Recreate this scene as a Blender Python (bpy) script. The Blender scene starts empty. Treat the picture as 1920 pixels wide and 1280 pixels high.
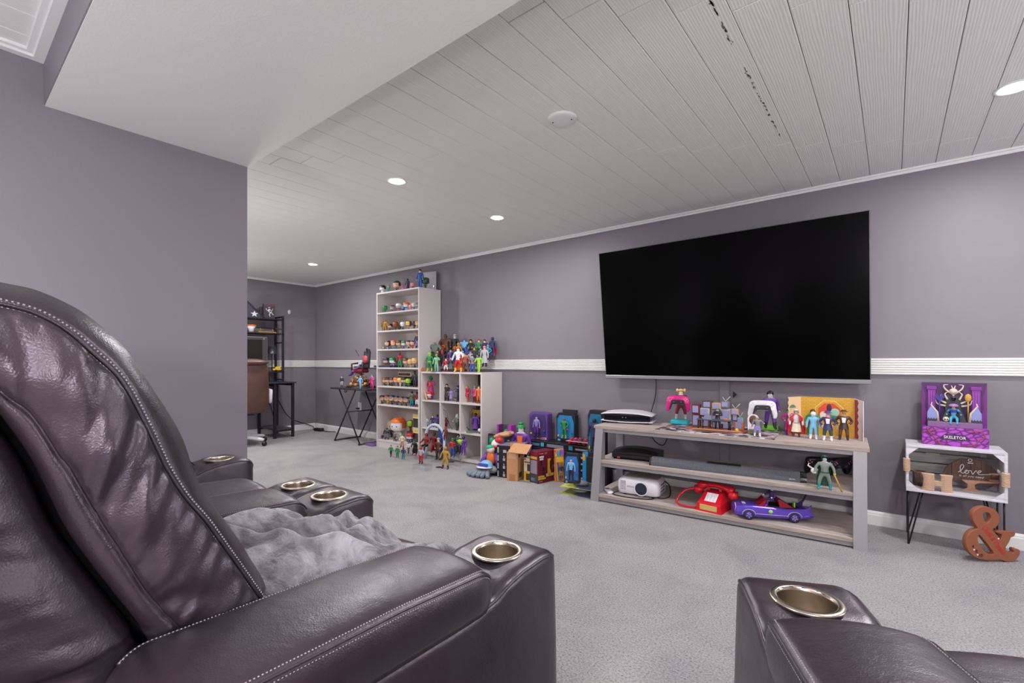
import bpy, math, random
from math import sin, cos, pi, radians, atan2, hypot
from mathutils import Vector, Matrix, noise
random.seed(7)
S = bpy.context.scene
COL = S.collection
D = bpy.data

# ---------------------------------------------------------------- camera
EYE = 1.02
FPX, HOR = 885.0, 678.0
YAW = math.atan2(715.0, 885.0)
RX, RY = cos(YAW), sin(YAW)
FX, FY = -sin(YAW), cos(YAW)
cd = D.cameras.new('camera'); cam = D.objects.new('camera', cd); COL.objects.link(cam)
cam.location = (0, 0, EYE); cam.rotation_euler = (pi/2, 0, YAW)
cd.sensor_fit = 'HORIZONTAL'; cd.sensor_width = 36.0; cd.lens = 36.0*FPX/1920
cd.shift_y = (HOR-640)/1920.0; cd.clip_start = 0.02
S.camera = cam
# ---------------------------------------------------------------- world, exposure
w = D.worlds.new('world'); S.world = w; w.use_nodes = True
w.node_tree.nodes['Background'].inputs[0].default_value = (0.5, 0.5, 0.52, 1)
w.node_tree.nodes['Background'].inputs[1].default_value = 0.3
S.view_settings.view_transform = 'Standard'; S.view_settings.look = 'None'
S.view_settings.gamma = 1.0; S.view_settings.use_curve_mapping = False
S.view_settings.exposure = 0.62
S.cycles.max_bounces = 12; S.cycles.diffuse_bounces = 8; S.cycles.glossy_bounces = 4
S.cycles.transparent_max_bounces = 16
S.cycles.use_denoising = True
LAMP_W = 11.0          # watts of each recessed ceiling lamp
LAMPS = [(-5.39, 1.93), (-5.39, 2.89), (-2.49, 1.90), (-2.49, 2.89), (0.40, 1.90), (0.40, 2.90), (-1.3, -0.75), (0.9, -0.75)]  # last two are unseen lamps added behind the seats as fill light

FILL_W = 46.0         # watts of each unseen globe lamp added to brighten the room evenly
LAV = (.98, .955, 1.0)
FILL_GLOBES = [(-5.9, 1.3, 1.25, .5, (1, .98, .96), 'at the hidden end of the far room'), (-3.75, 1.25, 1.1, .3, (1, .98, .96), 'behind the partition wall'), (1.9, 2.3, 1.2, .6, LAV, 'by the right wall near the television'), (1.75, -.5, 1.25, 1.2, LAV, 'by the right wall behind the seats'), (.35, -1.3, 1.25, 1.35, (1, .97, .99), 'in the middle of the rear wall'), (-1.75, -.85, 0.72, .6, (1, .97, 1), 'low behind the left recliners')]

# ---------------------------------------------------------------- sight lines into the room (design aid)
def at(px, py=None, X=None, Y=None, Z=None):
    u = (px-960)/FPX; v = 0 if py is None else (HOR-py)/FPX
    d = Vector((RX*u+FX, RY*u+FY, v))
    if X is not None: t = X/d.x
    elif Y is not None: t = Y/d.y
    else: t = (Z-EYE)/d.z
    return Vector((d.x*t, d.y*t, EYE+d.z*t))
def dep(p): return p[0]*FX+p[1]*FY
def mpp(p): return dep(p)/FPX        # metres per pixel at p

# ---------------------------------------------------------------- mesh builder
class MB:
    def __init__(s): s.v = []; s.f = []; s.m = []; s.s = []
    def add(s, vs, fs, m=0, sm=False, M=None):
        o = len(s.v)
        s.v += [tuple(M @ Vector(p)) for p in vs] if M is not None else [tuple(p) for p in vs]
        for f in fs:
            s.f.append([i+o for i in f]); s.m.append(m); s.s.append(sm)
        return s
    def box(s, x0, x1, y0, y1, z0, z1, m=0, b=0.0, M=None):
        if b <= 0:
            vs = [(x, y, z) for z in (z0, z1) for y in (y0, y1) for x in (x0, x1)]
            return s.add(vs, [(0,2,3,1),(4,5,7,6),(0,1,5,4),(2,6,7,3),(0,4,6,2),(1,3,7,5)], m, False, M)
        b = min(b, (x1-x0)*.49, (y1-y0)*.49, (z1-z0)*.49)
        vs = []; idx = {}
        for i, x in ((0, x0), (1, x1)):
            for j, y in ((0, y0), (1, y1)):
                for k, z in ((0, z0), (1, z1)):
                    sx, sy, sz = (b if i == 0 else -b), (b if j == 0 else -b), (b if k == 0 else -b)
                    for a, p in enumerate(((x, y+sy, z+sz), (x+sx, y, z+sz), (x+sx, y+sy, z))):
                        idx[i, j, k, a] = len(vs); vs.append(p)
        g = lambda *a: idx[a]
        fs = []
        for e in (0, 1):
            q = [g(e,0,0,0), g(e,1,0,0), g(e,1,1,0), g(e,0,1,0)]; fs.append(q if e else q[::-1])
            q = [g(0,e,0,1), g(1,e,0,1), g(1,e,1,1), g(0,e,1,1)]; fs.append(q[::-1] if e else q)
            q = [g(0,0,e,2), g(1,0,e,2), g(1,1,e,2), g(0,1,e,2)]; fs.append(q if e else q[::-1])
        for a in (0, 1):
            for c in (0, 1):
                fs.append([g(0,a,c,1), g(1,a,c,1), g(1,a,c,2), g(0,a,c,2)])
                fs.append([g(a,0,c,0), g(a,1,c,0), g(a,1,c,2), g(a,0,c,2)])
                fs.append([g(a,c,0,0), g(a,c,1,0), g(a,c,1,1), g(a,c,0,1)])
        for i in (0, 1):
            for j in (0, 1):
                for k in (0, 1): fs.append([g(i,j,k,0), g(i,j,k,1), g(i,j,k,2)])
        return s.add(vs, fs, m, False, M)
    def loft(s, rings, m=0, sm=True, cap=True, closed=True, M=None, loop=False):
        n = len(rings[0]); vs = [p for r in rings for p in r]; fs = []
        R = len(rings)
        for i in range(R if loop else R-1):
            for j in range(n if closed else n-1):
                a = i*n+j; b = i*n+(j+1) % n; i2 = (i+1) % R
                fs.append((a, b, i2*n+(j+1) % n, i2*n+j))
        s.add(vs, fs, m, sm, M)
        if cap and closed and not loop:
            s.add(rings[0], [tuple(range(n))[::-1]], m, sm, M); s.add(rings[-1], [tuple(range(n))], m, sm, M)
        return s
    def tube(s, pts, r, n=8, m=0, cap=True, loop=False, M=None, sm=True):
        pts = [Vector(p) for p in pts]; N = len(pts); rr = r if isinstance(r, (list, tuple)) else [r]*N
        rings = []; up = None
        for i, p in enumerate(pts):
            if loop: t = pts[(i+1) % N]-pts[i-1]
            else: t = pts[min(i+1, N-1)]-pts[max(i-1, 0)]
            if t.length < 1e-9: t = Vector((0, 0, 1))
            t.normalize()
            if up is None: up = Vector((0, 0, 1)) if abs(t.z) < .9 else Vector((1, 0, 0))
            a = up-t*up.dot(t)
            if a.length < 1e-6: a = t.orthogonal()
            a.normalize(); up = a; b = t.cross(a)
            rings.append([p+(a*cos(2*pi*k/n)+b*sin(2*pi*k/n))*rr[i] for k in range(n)])
        return s.loft(rings, m, sm, cap, True, M, loop)
    def lathe(s, prof, n=24, m=0, sm=True, M=None, cap=False):
        rings = [[(r*cos(2*pi*k/n), r*sin(2*pi*k/n), z) for k in range(n)] for r, z in prof]
        return s.loft(rings, m, sm, cap, True, M)
    def ell(s, c, r, e=1.0, nu=14, nv=9, m=0, keep=None, M=None, sm=True):
        f = lambda t: math.copysign(abs(t)**e, t)
        vs = []; fs = []
        for i in range(nv+1):
            ph = -pi/2+pi*i/nv
            for j in range(nu):
                th = 2*pi*j/nu
                vs.append((c[0]+r[0]*f(cos(ph))*f(cos(th)), c[1]+r[1]*f(cos(ph))*f(sin(th)), c[2]+r[2]*f(sin(ph))))
        for i in range(nv):
            for j in range(nu):
                q = (i*nu+j, i*nu+(j+1) % nu, (i+1)*nu+(j+1) % nu, (i+1)*nu+j)
                if i == 0: q = (q[0], q[2], q[3])
                elif i == nv-1: q = (q[0], q[1], q[2])
                if keep:
                    cx = [sum(vs[t][k] for t in q)/len(q) for k in range(3)]
                    if not keep((cx[0]-c[0])/r[0], (cx[1]-c[1])/r[1], (cx[2]-c[2])/r[2]): continue
                fs.append(q)
        return s.add(vs, fs, m, sm, M)
    def prism(s, poly, t0, t1, ax='z', m=0, M=None, sm=False):
        def P(a, b, t): return {'z': (a, b, t), 'y': (a, t, b), 'x': (t, a, b)}[ax]
        n = len(poly)
        vs = [P(a, b, t0) for a, b in poly]+[P(a, b, t1) for a, b in poly]
        s.add(vs, [(i, (i+1) % n, n+(i+1) % n, n+i) for i in range(n)], m, sm, M)
        s.add(vs, [tuple(range(n))[::-1], tuple(range(n, 2*n))], m, False, M)
        return s
    def mesh(s, name, mats):
        me = D.meshes.new(name); me.from_pydata(s.v, [], s.f)
        for k in mats: me.materials.append(k)
        me.polygons.foreach_set('material_index', s.m)
        me.polygons.foreach_set('use_smooth', s.s)
        import bmesh
        bm = bmesh.new(); bm.from_mesh(me)
        bmesh.ops.remove_doubles(bm, verts=bm.verts, dist=1e-6)
        bmesh.ops.recalc_face_normals(bm, faces=bm.faces); bm.to_mesh(me); bm.free()
        return me
    def build(s, name, mats, parent=None, loc=None, rz=None):
        if not isinstance(mats, (list, tuple)): mats = [mats]
        return link(name, s.mesh(name, mats), parent, loc, rz)
def link(name, me, parent=None, loc=None, rz=None):
    o = D.objects.new(name, me); COL.objects.link(o)
    if parent is not None: o.parent = parent
    if loc is not None: o.location = loc
    if rz is not None: o.rotation_euler = (0, 0, rz)
    return o
def tag(o, label=None, cat=None, group=None, kind=None):
    for k, v in (('label', label), ('category', cat), ('group', group), ('kind', kind)):
        if v: o[k] = v
    return o
def thing(name, label, cat, loc=(0, 0, 0), rz=0.0, group=None):
    o = D.objects.new(name, None); COL.objects.link(o); o.location = loc; o.rotation_euler = (0, 0, rz)
    o.empty_display_size = .05
    return tag(o, label, cat, group)
def dup(o, parent=None):
    c = o.copy(); COL.objects.link(c)
    if parent is not None: c.parent = parent
    for ch in o.children: dup(ch, c)
    return c
def text(s, size, m, parent, M, ext=.0006, name='lettering', align='CENTER', sx=1.0, shear=0.0):
    cu = D.curves.new(name, 'FONT'); cu.body = s; cu.size = size; cu.extrude = ext; cu.align_x = align; cu.align_y = 'CENTER'; cu.shear = shear
    cu.resolution_u = 3
    o = D.objects.new(name, cu); COL.objects.link(o)
    me = D.meshes.new_from_object(o.evaluated_get(bpy.context.evaluated_depsgraph_get()))
    D.objects.remove(o); D.curves.remove(cu)
    me.transform(M @ Matrix.Diagonal((sx, 1, 1, 1))); me.materials.clear(); me.materials.append(m)
    return link(name, me, parent)
def catmull(pts, n=6, loop=False):
    pts = [Vector(p) for p in pts]; N = len(pts); out = []
    for i in range(N if loop else N-1):
        p0 = pts[(i-1) % N] if (loop or i > 0) else pts[0]*2-pts[1]
        p1 = pts[i]; p2 = pts[(i+1) % N]
        p3 = pts[(i+2) % N] if (loop or i+2 < N) else pts[-1]*2-pts[-2]
        for k in range(n):
            t = k/n
            out.append(.5*((2*p1)+(p2-p0)*t+(2*p0-5*p1+4*p2-p3)*t*t+(3*p1-p0-3*p2+p3)*t**3))
    if not loop: out.append(pts[-1])
    return out
def resample(pts, n):
    L = [0]
    for a, b in zip(pts, pts[1:]): L.append(L[-1]+(b-a).length)
    out = []; j = 0
    for k in range(n):
        t = L[-1]*k/(n-1)
        while j < len(L)-2 and L[j+1] < t: j += 1
        f = (t-L[j])/max(L[j+1]-L[j], 1e-9); out.append(pts[j].lerp(pts[j+1], min(max(f, 0), 1)))
    return out

# ---------------------------------------------------------------- materials
def lin(c):
    f = lambda x: x/12.92 if x <= .04045 else ((x+.055)/1.055)**2.4
    return tuple(f(x/255.0) for x in c)+(1.0,)
def base(name, col, rough=.5, metal=0.0, spec=.5):
    m = D.materials.new(name); m.use_nodes = True
    b = m.node_tree.nodes['Principled BSDF']
    b.inputs['Base Color'].default_value = lin(col); b.inputs['Roughness'].default_value = rough
    b.inputs['Metallic'].default_value = metal; b.inputs['Specular IOR Level'].default_value = spec
    return m
def nd(m, typ, **kw):
    n = m.node_tree.nodes.new(typ)
    for k, v in kw.items():
        if k in n.inputs.keys(): n.inputs[k].default_value = v
        else: setattr(n, k, v)
    return n
def lk(m, a, b): m.node_tree.links.new(a, b)
def coords(m, scale=(1, 1, 1), kind='Object', rand=False):
    tc = nd(m, 'ShaderNodeTexCoord'); mp = nd(m, 'ShaderNodeMapping'); mp.inputs['Scale'].default_value = scale
    lk(m, tc.outputs[kind], mp.inputs['Vector'])
    if rand:
        oi = nd(m, 'ShaderNodeObjectInfo'); ml = nd(m, 'ShaderNodeMath', operation='MULTIPLY'); ml.inputs[1].default_value = 37.0
        cx = nd(m, 'ShaderNodeCombineXYZ'); lk(m, oi.outputs['Random'], ml.inputs[0])
        for k in range(3): lk(m, ml.outputs[0], cx.inputs[k])
        lk(m, cx.outputs[0], mp.inputs['Location'])
    return mp.outputs[0]
def ramp(m, fac, stops):
    r = nd(m, 'ShaderNodeValToRGB'); e = r.color_ramp.elements
    while len(e) < len(stops): e.new(.5)
    for k, (p, c) in enumerate(stops): e[k].position = p; e[k].color = lin(c)
    lk(m, fac, r.inputs[0]); return r.outputs[0]
def noisy(m, vec, scale, detail=4, rough=.55, dist=0.0):
    n = nd(m, 'ShaderNodeTexNoise'); n.inputs['Scale'].default_value = scale; n.inputs['Detail'].default_value = detail
    n.inputs['Roughness'].default_value = rough; n.inputs['Distortion'].default_value = dist
    lk(m, vec, n.inputs['Vector']); return n.outputs['Fac']
def bump(m, h, strength=.3, dist=.002, prev=None):
    b = nd(m, 'ShaderNodeBump'); b.inputs['Strength'].default_value = strength; b.inputs['Distance'].default_value = dist
    lk(m, h, b.inputs['Height'])
    if prev is not None: lk(m, prev, b.inputs['Normal'])
    lk(m, b.outputs[0], m.node_tree.nodes['Principled BSDF'].inputs['Normal']); return b.outputs[0]
def setcol(m, out): lk(m, out, m.node_tree.nodes['Principled BSDF'].inputs['Base Color'])
def setrough(m, fac, lo, hi):
    r = nd(m, 'ShaderNodeMapRange'); r.inputs[3].default_value = lo; r.inputs[4].default_value = hi
    lk(m, fac, r.inputs[0]); lk(m, r.outputs[0], m.node_tree.nodes['Principled BSDF'].inputs['Roughness'])

M_wall = base('purple_grey_paint', (124, 119, 126), .5, spec=.4)
v = coords(M_wall)
setcol(M_wall, ramp(M_wall, noisy(M_wall, v, 1.1, 3), [(.3, (123, 119, 124)), (.5, (125, 119, 127)), (.7, (128, 120, 132))]))
bump(M_wall, noisy(M_wall, v, 160, 3), .25, .0015)
M_soffit = base('white_textured_paint', (220, 220, 216), .7); v = coords(M_soffit); bump(M_soffit, noisy(M_soffit, v, 140, 3), .35, .002)
M_trim = base('white_trim_paint', (222, 222, 220), .4)
M_plank = base('white_wood_grain_plank', (226, 226, 222), .5)
v = coords(M_plank, (6.0, .55, 6.0), rand=True)
wv = nd(M_plank, 'ShaderNodeTexWave', wave_type='BANDS', bands_direction='X'); wv.inputs['Scale'].default_value = 5.5
wv.inputs['Distortion'].default_value = 7.0; wv.inputs['Detail'].default_value = 2.5; wv.inputs['Detail Scale'].default_value = .9
lk(M_plank, v, wv.inputs['Vector'])
setcol(M_plank, ramp(M_plank, wv.outputs['Fac'], [(.0, (219, 219, 215)), (.5, (226, 226, 222)), (1, (230, 230, 226))]))
bump(M_plank, wv.outputs['Fac'], .28, .0025)
M_joint = base('ceiling_backing_dark', (74, 73, 70), .8)
M_carpet = base('grey_carpet', (170, 167, 170), .95, spec=.1)
v = coords(M_carpet)
c1 = ramp(M_carpet, noisy(M_carpet, v, 135, 4, .8), [(.31, (84, 82, 84)), (.45, (170, 168, 169)), (.62, (200, 198, 199))])
c2 = ramp(M_carpet, noisy(M_carpet, v, 2.6, 4, .6, .6), [(.35, (226, 224, 227)), (.5, (238, 237, 238)), (.65, (246, 246, 246))])
mx = nd(M_carpet, 'ShaderNodeMixRGB', blend_type='MULTIPLY'); mx.inputs[0].default_value = 1.0
lk(M_carpet, c1, mx.inputs[1]); lk(M_carpet, c2, mx.inputs[2]); setcol(M_carpet, mx.outputs[0])
b1 = bump(M_carpet, noisy(M_carpet, v, 100, 4, .75), 1.0, .008); bump(M_carpet, noisy(M_carpet, v, 9, 3, .6), .35, .01, b1)
def leather(name, ca, cb, rough=.34, tint=(1, 1, 1, 1), spec=.55):
    m = base(name, ca, rough, spec=spec); v = coords(m)
    m.node_tree.nodes['Principled BSDF'].inputs['Specular Tint'].default_value = tint
    setcol(m, ramp(m, noisy(m, v, 5, 4, .6), [(.35, ca), (.65, cb)]))
    vo = nd(m, 'ShaderNodeTexVoronoi', feature='DISTANCE_TO_EDGE'); vo.inputs['Scale'].default_value = 300; lk(m, v, vo.inputs['Vector'])
    b1 = bump(m, vo.outputs['Distance'], .14, .002); b2 = bump(m, noisy(m, v, 150, 3, .5), .13, .002, b1); bump(m, noisy(m, v, 14, 3, .5, .6), .28, .006, b2)
    setrough(m, noisy(m, v, 30, 3), rough-.08, rough+.08)
    return m
M_leather = leather('dark_plum_leather', (37, 28, 33), (47, 37, 43), .35, (1, .86, 1, 1), 1.0)
M_bleather = leather('brown_leather', (84, 56, 50), (100, 68, 60), .4)
M_thread = base('grey_thread', (158, 148, 156), .7)
M_black = base('black_plastic', (22, 21, 24), .35)
M_blackm = base('black_metal', (38, 36, 42), .45, .3)
M_gap = base('dull_black', (10, 10, 11), .9, spec=.1)
M_steel = base('brushed_steel', (202, 192, 178), .26, 1.0)
v = coords(M_steel, (90, 90, 2)); bump(M_steel, noisy(M_steel, v, 4, 2), .15, .001)
M_silver = base('silver_plastic', (176, 174, 180), .3, .6)
M_white = base('white_plastic', (226, 222, 230), .35)
M_lam = base('white_laminate', (208, 201, 199), .45); 
M_lamin = base('white_laminate_back', (198, 191, 188), .6)
def wood(name, ca, cb, cc, scale=(1.2, 14, 14), rough=.55):
    m = base(name, cb, rough); v = coords(m, scale)
    n = noisy(m, v, 3.0, 6, .62, 1.2); setcol(m, ramp(m, n, [(.3, ca), (.5, cb), (.7, cc)])); bump(m, n, .15, .001)
    return m
M_oak = wood('grey_oak_laminate', (148, 134, 130), (184, 171, 166), (204, 193, 187))
M_oakedge = wood('grey_oak_edge', (146, 132, 122), (166, 150, 140), (182, 167, 156))
M_greymetal = base('grey_powder_coat', (150, 147, 150), .45, .25)
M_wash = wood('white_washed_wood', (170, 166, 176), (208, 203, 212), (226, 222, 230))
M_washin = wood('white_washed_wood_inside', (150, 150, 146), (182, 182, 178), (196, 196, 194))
M_screen = base('tv_glass', (2, 2, 2), .16, spec=.12)
M_clear = D.materials.new('clear_acrylic'); M_clear.use_nodes = True
nt = M_clear.node_tree; nt.nodes.clear()
out = nt.nodes.new('ShaderNodeOutputMaterial'); tr = nt.nodes.new('ShaderNodeBsdfTransparent'); gl = nt.nodes.new('ShaderNodeBsdfGlossy')
gl.inputs['Roughness'].default_value = .06
lw_ = nt.nodes.new('ShaderNodeLayerWeight'); lw_.inputs[0].default_value = .25
ad = nt.nodes.new('ShaderNodeMath'); ad.operation = 'MULTIPLY_ADD'; ad.inputs[1].default_value = .16; ad.inputs[2].default_value = .015
mxs = nt.nodes.new('ShaderNodeMixShader'); nt.links.new(lw_.outputs['Facing'], ad.inputs[0]); nt.links.new(ad.outputs[0], mxs.inputs[0])
tr.inputs[0].default_value = (.95, .95, .96, 1)
nt.links.new(tr.outputs[0], mxs.inputs[1]); nt.links.new(gl.outputs[0], mxs.inputs[2]); nt.links.new(mxs.outputs[0], out.inputs[0])

M_lamp = D.materials.new('lamp_diffuser'); M_lamp.use_nodes = True
b = M_lamp.node_tree.nodes['Principled BSDF']; b.inputs['Emission Color'].default_value = (1, .98, .97, 1); b.inputs['Emission Strength'].default_value = 14.0

PAL = dict(sk=(226, 180, 150), pk=(232, 150, 160), tan=(196, 150, 110), br=(96, 62, 44), dbr=(60, 42, 34), bk=(28, 27, 32), ch=(58, 58, 64),
    gy=(120, 120, 126), lg=(176, 176, 182), wh=(228, 226, 230), cr=(226, 214, 190), rd=(196, 34, 44), dr=(120, 28, 36), mg=(196, 44, 130),
    hp=(230, 70, 150), pu=(98, 50, 150), dp=(58, 36, 92), lv=(150, 130, 200), nv=(40, 48, 92), bl=(36, 84, 170), lb=(120, 180, 220), tl=(30, 140, 150),
    gn=(34, 140, 74), dg=(36, 78, 62), lm=(150, 205, 50), ol=(96, 104, 74), mt=(130, 200, 160), ye=(232, 196, 50), go=(178, 136, 50), or_=(226, 110, 40), rs=(150, 70, 44),
    bd=(222, 190, 120), gg=(116, 128, 118))
_pm = {}
def pm(k, rough=.42):
    key = (k, rough)
    if key not in _pm:
        c = PAL[k] if isinstance(k, str) else k
        _pm[key] = base('paint_%s' % k if isinstance(k, str) else 'paint_%d_%d_%d' % c, c, rough)
    return _pm[key]
# ================================================================ ROOM
WY, WX0, WX1, WYB, CZ = 3.73, -6.88, 2.3, -1.6, 2.185
LX, SY0, SY1, SZ = -2.543, 0.28, 1.016, 2.005
o = MB().box(WX0-.1, WX1+.1, WYB-.1, WY+.1, -.08, 0).build('floor', M_carpet); tag(o, 'light grey cut pile carpet', kind='structure')
def struct(name, mb, m, label): return tag(mb.build(name, m), label, kind='structure')
struct('wall_front', MB().box(WX0-.1, WX1+.1, WY, WY+.1, 0, CZ+.1), M_wall, 'long purple grey wall behind the television')
struct('wall_far', MB().box(WX0-.1, WX0, SY1-.3, WY, 0, CZ+.1), M_wall, 'purple grey end wall behind the desk')
struct('wall_left', MB().box(LX-.14, LX, WYB, SY1, 0, CZ+.1).box(WX0, LX-.14, SY1-.12, SY1, 0, CZ+.1), M_wall, 'near purple grey partition wall at left')
struct('wall_back', MB().box(LX, WX1+.1, WYB-.1, WYB, 0, CZ+.1), M_wall, 'wall behind the seats')
struct('wall_right', MB().box(WX1, WX1+.1, WYB, WY, 0, CZ+.1), M_wall, 'wall right of the room')
# soffit: white underside, purple side facing the tray behind
mb = MB().box(LX, WX1, SY0+.004, SY1, SZ, CZ+.05, 0).box(LX, WX1, SY0, SY0+.004, SZ+.004, CZ+.05, 1)
tag(mb.build('trim_1', [M_soffit, M_wall]), 'white textured soffit band across the room', kind='structure')
# ceiling with single planks
ceil = tag(MB().box(WX0-.1, WX1+.1, WYB-.1, WY+.1, CZ+.012, CZ+.1).build('ceiling', M_joint), 'plank clad ceiling', kind='structure')
PW, PL = .153, 1.30
_pk = {}
def plank_mesh(L):
    k = round(L, 3)
    if k not in _pk: _pk[k] = MB().box(-PW/2+.0012, PW/2-.0012, -L/2+.0012, L/2-.0012, 0, .012, b=.0018).mesh('plank', [M_plank])
    return _pk[k]
def lay(x, y0, y1, joints):
    cuts = [y0]+[j for j in joints if y0+.02 < j < y1-.02]+[y1]
    for a, b in zip(cuts, cuts[1:]):
        o = link('plank', plank_mesh(b-a), ceil); o.location = (x, (a+b)/2, CZ)
n0 = int((WX1-WX0)/PW)
for i in range(n0+1):
    xa = -.114+PW*(i-45)+PW/2
    if not (WX0-PW/2 < xa < WX1+PW/2): continue
    j0 = 2.344+(xa+1.187+.07)*.70
    lay(xa, SY1, WY, sorted(j0+PL*k for k in range(-8, 9)))
    if xa > LX-PW/2 and xa < .9: lay(xa, WYB, SY0, [])
# ceiling trims
struct('trim_2', MB().prism([(WY, CZ-.026), (WY-.012, CZ-.026), (WY-.016, CZ-.012), (WY-.024, CZ-.010), (WY-.026, CZ), (WY, CZ)], WX0, WX1, 'x'), M_trim, 'white moulding along the ceiling of the television wall')
struct('trim_3', MB().prism([(WX0, CZ-.026), (WX0+.012, CZ-.026), (WX0+.016, CZ-.012), (WX0+.024, CZ-.010), (WX0+.026, CZ), (WX0, CZ)], SY1, WY-.026, 'y'), M_trim, 'white moulding along the ceiling of the end wall')
prof = lambda s: [(0, -.02), (s*.03, -.02), (s*.034, -.012), (s*.05, -.010), (s*.052, 0), (0, 0)]
struct('trim_4', MB().prism([(LX+a, CZ+z) for a, z in prof(1)], WYB, SY0, 'y'), M_trim, 'white moulding where the rear ceiling meets the left wall')
struct('trim_5', MB().prism([(SY0+a, CZ+z) for a, z in prof(-1)], LX+.03, WX1, 'x'), M_trim, 'white moulding where the rear ceiling meets the soffit')
# fluted chair rail
def rail_prof():
    p = [(0, .938)]; n = 7; z0, z1 = .940, 1.040
    for k in range(n):
        a = z0+(z1-z0)*k/n; b = z0+(z1-z0)*(k+1)/n; h = b-a
        p += [(.012, a+.001), (.019, a+h*.25), (.020, a+h*.5), (.019, a+h*.75), (.012, b-.001)]
    return p+[(0, 1.042)]
rp = rail_prof()
struct('trim_6', MB().prism([(WY-a, z) for a, z in rp], WX0, WX1, 'x'), M_trim, 'fluted white chair rail on the television wall')
struct('trim_7', MB().prism([(WX0+a, z) for a, z in rp], SY1, WY-.02, 'y'), M_trim, 'fluted white chair rail on the end wall')
bp = [(0, 0), (.014, 0), (.014, .062), (.011, .068), (.011, .074), (.006, .082), (0, .086)]
struct('baseboard_front', MB().prism([(WY-a, z) for a, z in bp], WX0, WX1, 'x'), M_trim, 'white baseboard under the television wall')
struct('baseboard_far', MB().prism([(WX0+a, z) for a, z in bp], SY1, WY-.014, 'y'), M_trim, 'white baseboard of the end wall')
struct('baseboard_left', MB().prism([(LX+a, z) for a, z in bp], WYB, SY1, 'y'), M_trim, 'white baseboard of the left partition')
# flaked paint streak on one plank
mb = MB(); 
P0 = at(1330, 0, Z=CZ-.0006); P1 = at(1466, 262, Z=CZ-.0006)
for k in range(120):
    t = random.random()
    if .22 < t < .36 or .74 < t < .80 or (t > .8 and random.random() < .6): continue
    p = P0.lerp(P1, t)+Vector((random.gauss(0, .0022), 0, 0)); a = random.uniform(.001, .004); l = random.uniform(.004, .018)
    q = [(p.x+a*cos(2*pi*j/6)*random.uniform(.6, 1.2), p.y+l*sin(2*pi*j/6)*random.uniform(.6, 1.2)) for j in range(6)]
    mb.prism(q, CZ-.0007, CZ+.001, 'z')
o = mb.build('flaked_paint', base('bare_board', (120, 116, 112), .8), ceil); o['kind'] = 'stuff'

# recessed lamps
lamp_names = {0: 'hidden behind the left partition at the far end', 1: 'farthest from the camera above the desk end', 2: 'brightest, left of the round cover plate',
    3: 'second from the tall bookcase close to the television wall', 4: 'above the right hand recliner', 5: 'at the right edge above the crate table', 6: 'added out of view behind the seats at left', 7: 'added out of view behind the seats at right'}
for i, (x, y) in enumerate(LAMPS):
    t = thing('ceiling_lamp', 'lit round recessed ceiling lamp, '+lamp_names[i], 'lamp', (x, y, CZ), 0, 'recessed ceiling lamps')
    MB().lathe([(.046, -.001), (.046, -.004), (.062, -.004), (.066, -.002), (.066, .0)], 28).build('trim_ring', M_trim, t)
    MB().lathe([(.0, -.010), (.02, -.0095), (.040, -.007), (.046, -.003)], 28).build('diffuser', M_lamp, t)
    ld = D.lights.new('lamp_light', 'AREA'); ld.shape = 'DISK'; ld.size = .10; ld.energy = LAMP_W*(1.15 if i > 5 else 1); ld.color = (1, .98, .965)
    lo = D.objects.new('lamp_light', ld); COL.objects.link(lo); lo.parent = t; lo.location = (0, 0, -.018)
    if i > 5: t.location.z = CZ
p = at(1054, 222, Z=CZ)
t = thing('cover_plate', 'round white blank cover plate with two screws on the ceiling', 'cover plate', p)
MB().lathe([(0, -.012), (.05, -.012), (.062, -.010), (.070, -.004), (.071, 0)], 36).build('plate', M_trim, t)
for sx in (-.043, .043): MB().lathe([(0, -.0138), (.0035, -.0135), (.004, -.012)], 10).build('screw', M_black, t, (sx, sx*.35, 0))
for x, y, z, k, c, n_ in FILL_GLOBES:  # unseen globe lamps, added only as fill light
    t = thing('fill_lamp', 'added globe fill lamp out of the frame '+n_, 'lamp', (x, y, 0))
    MB().lathe([(0, .02), (.13, .018), (.14, .006), (.14, 0)], 24).build('base', M_blackm, t)
    MB().tube([(0, 0, .015), (0, 0, z-.12)], .011, 10).build('pole', M_blackm, t)
    MB().lathe([(.03, z-.13), (.07, z-.125), (.075, z-.10), (.06, z-.10)], 24).build('lamp_holder', M_blackm, t)
    gm = base('fill_glow', (250, 248, 246), .4); gb = gm.node_tree.nodes['Principled BSDF']
    gb.inputs['Emission Color'].default_value = c+(1,); gb.inputs['Emission Strength'].default_value = FILL_W*k/(4*pi*pi*.11*.11)
    MB().ell((0, 0, z), (.11, .11, .11), nu=20, nv=12).build('fill_globe', gm, t)
# small wall things
t = thing('wall_hook', 'small white oval adhesive hook on the end wall above the desk', 'hook', (WX0, at(542, 585, X=WX0).y, at(542, 585, X=WX0).z))
MB().ell((0.004, 0, 0), (.006, .022, .034), nu=12, nv=8).build('pad', M_white, t)
MB().tube([(.008, 0, .0), (.018, 0, -.012), (.022, 0, -.03), (.03, 0, -.024)], .004).build('hook', M_white, t)
q = at(675, 762, Y=WY)
t = thing('wall_outlet', 'white wall outlet with a black plug under the folding table', 'outlet', (q.x, WY, q.z))
MB().box(-.036, .036, -.006, 0, -.058, .058, b=.004).build('cover', M_white, t)
for dz in (-.026, .026): MB().box(-.016, .016, -.0085, -.005, dz-.014, dz+.014, b=.002).build('socket', M_trim, t)
MB().box(-.045, .012, -.04, -.008, -.036, -.016, b=.005).build('plug', M_black, t)
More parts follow.
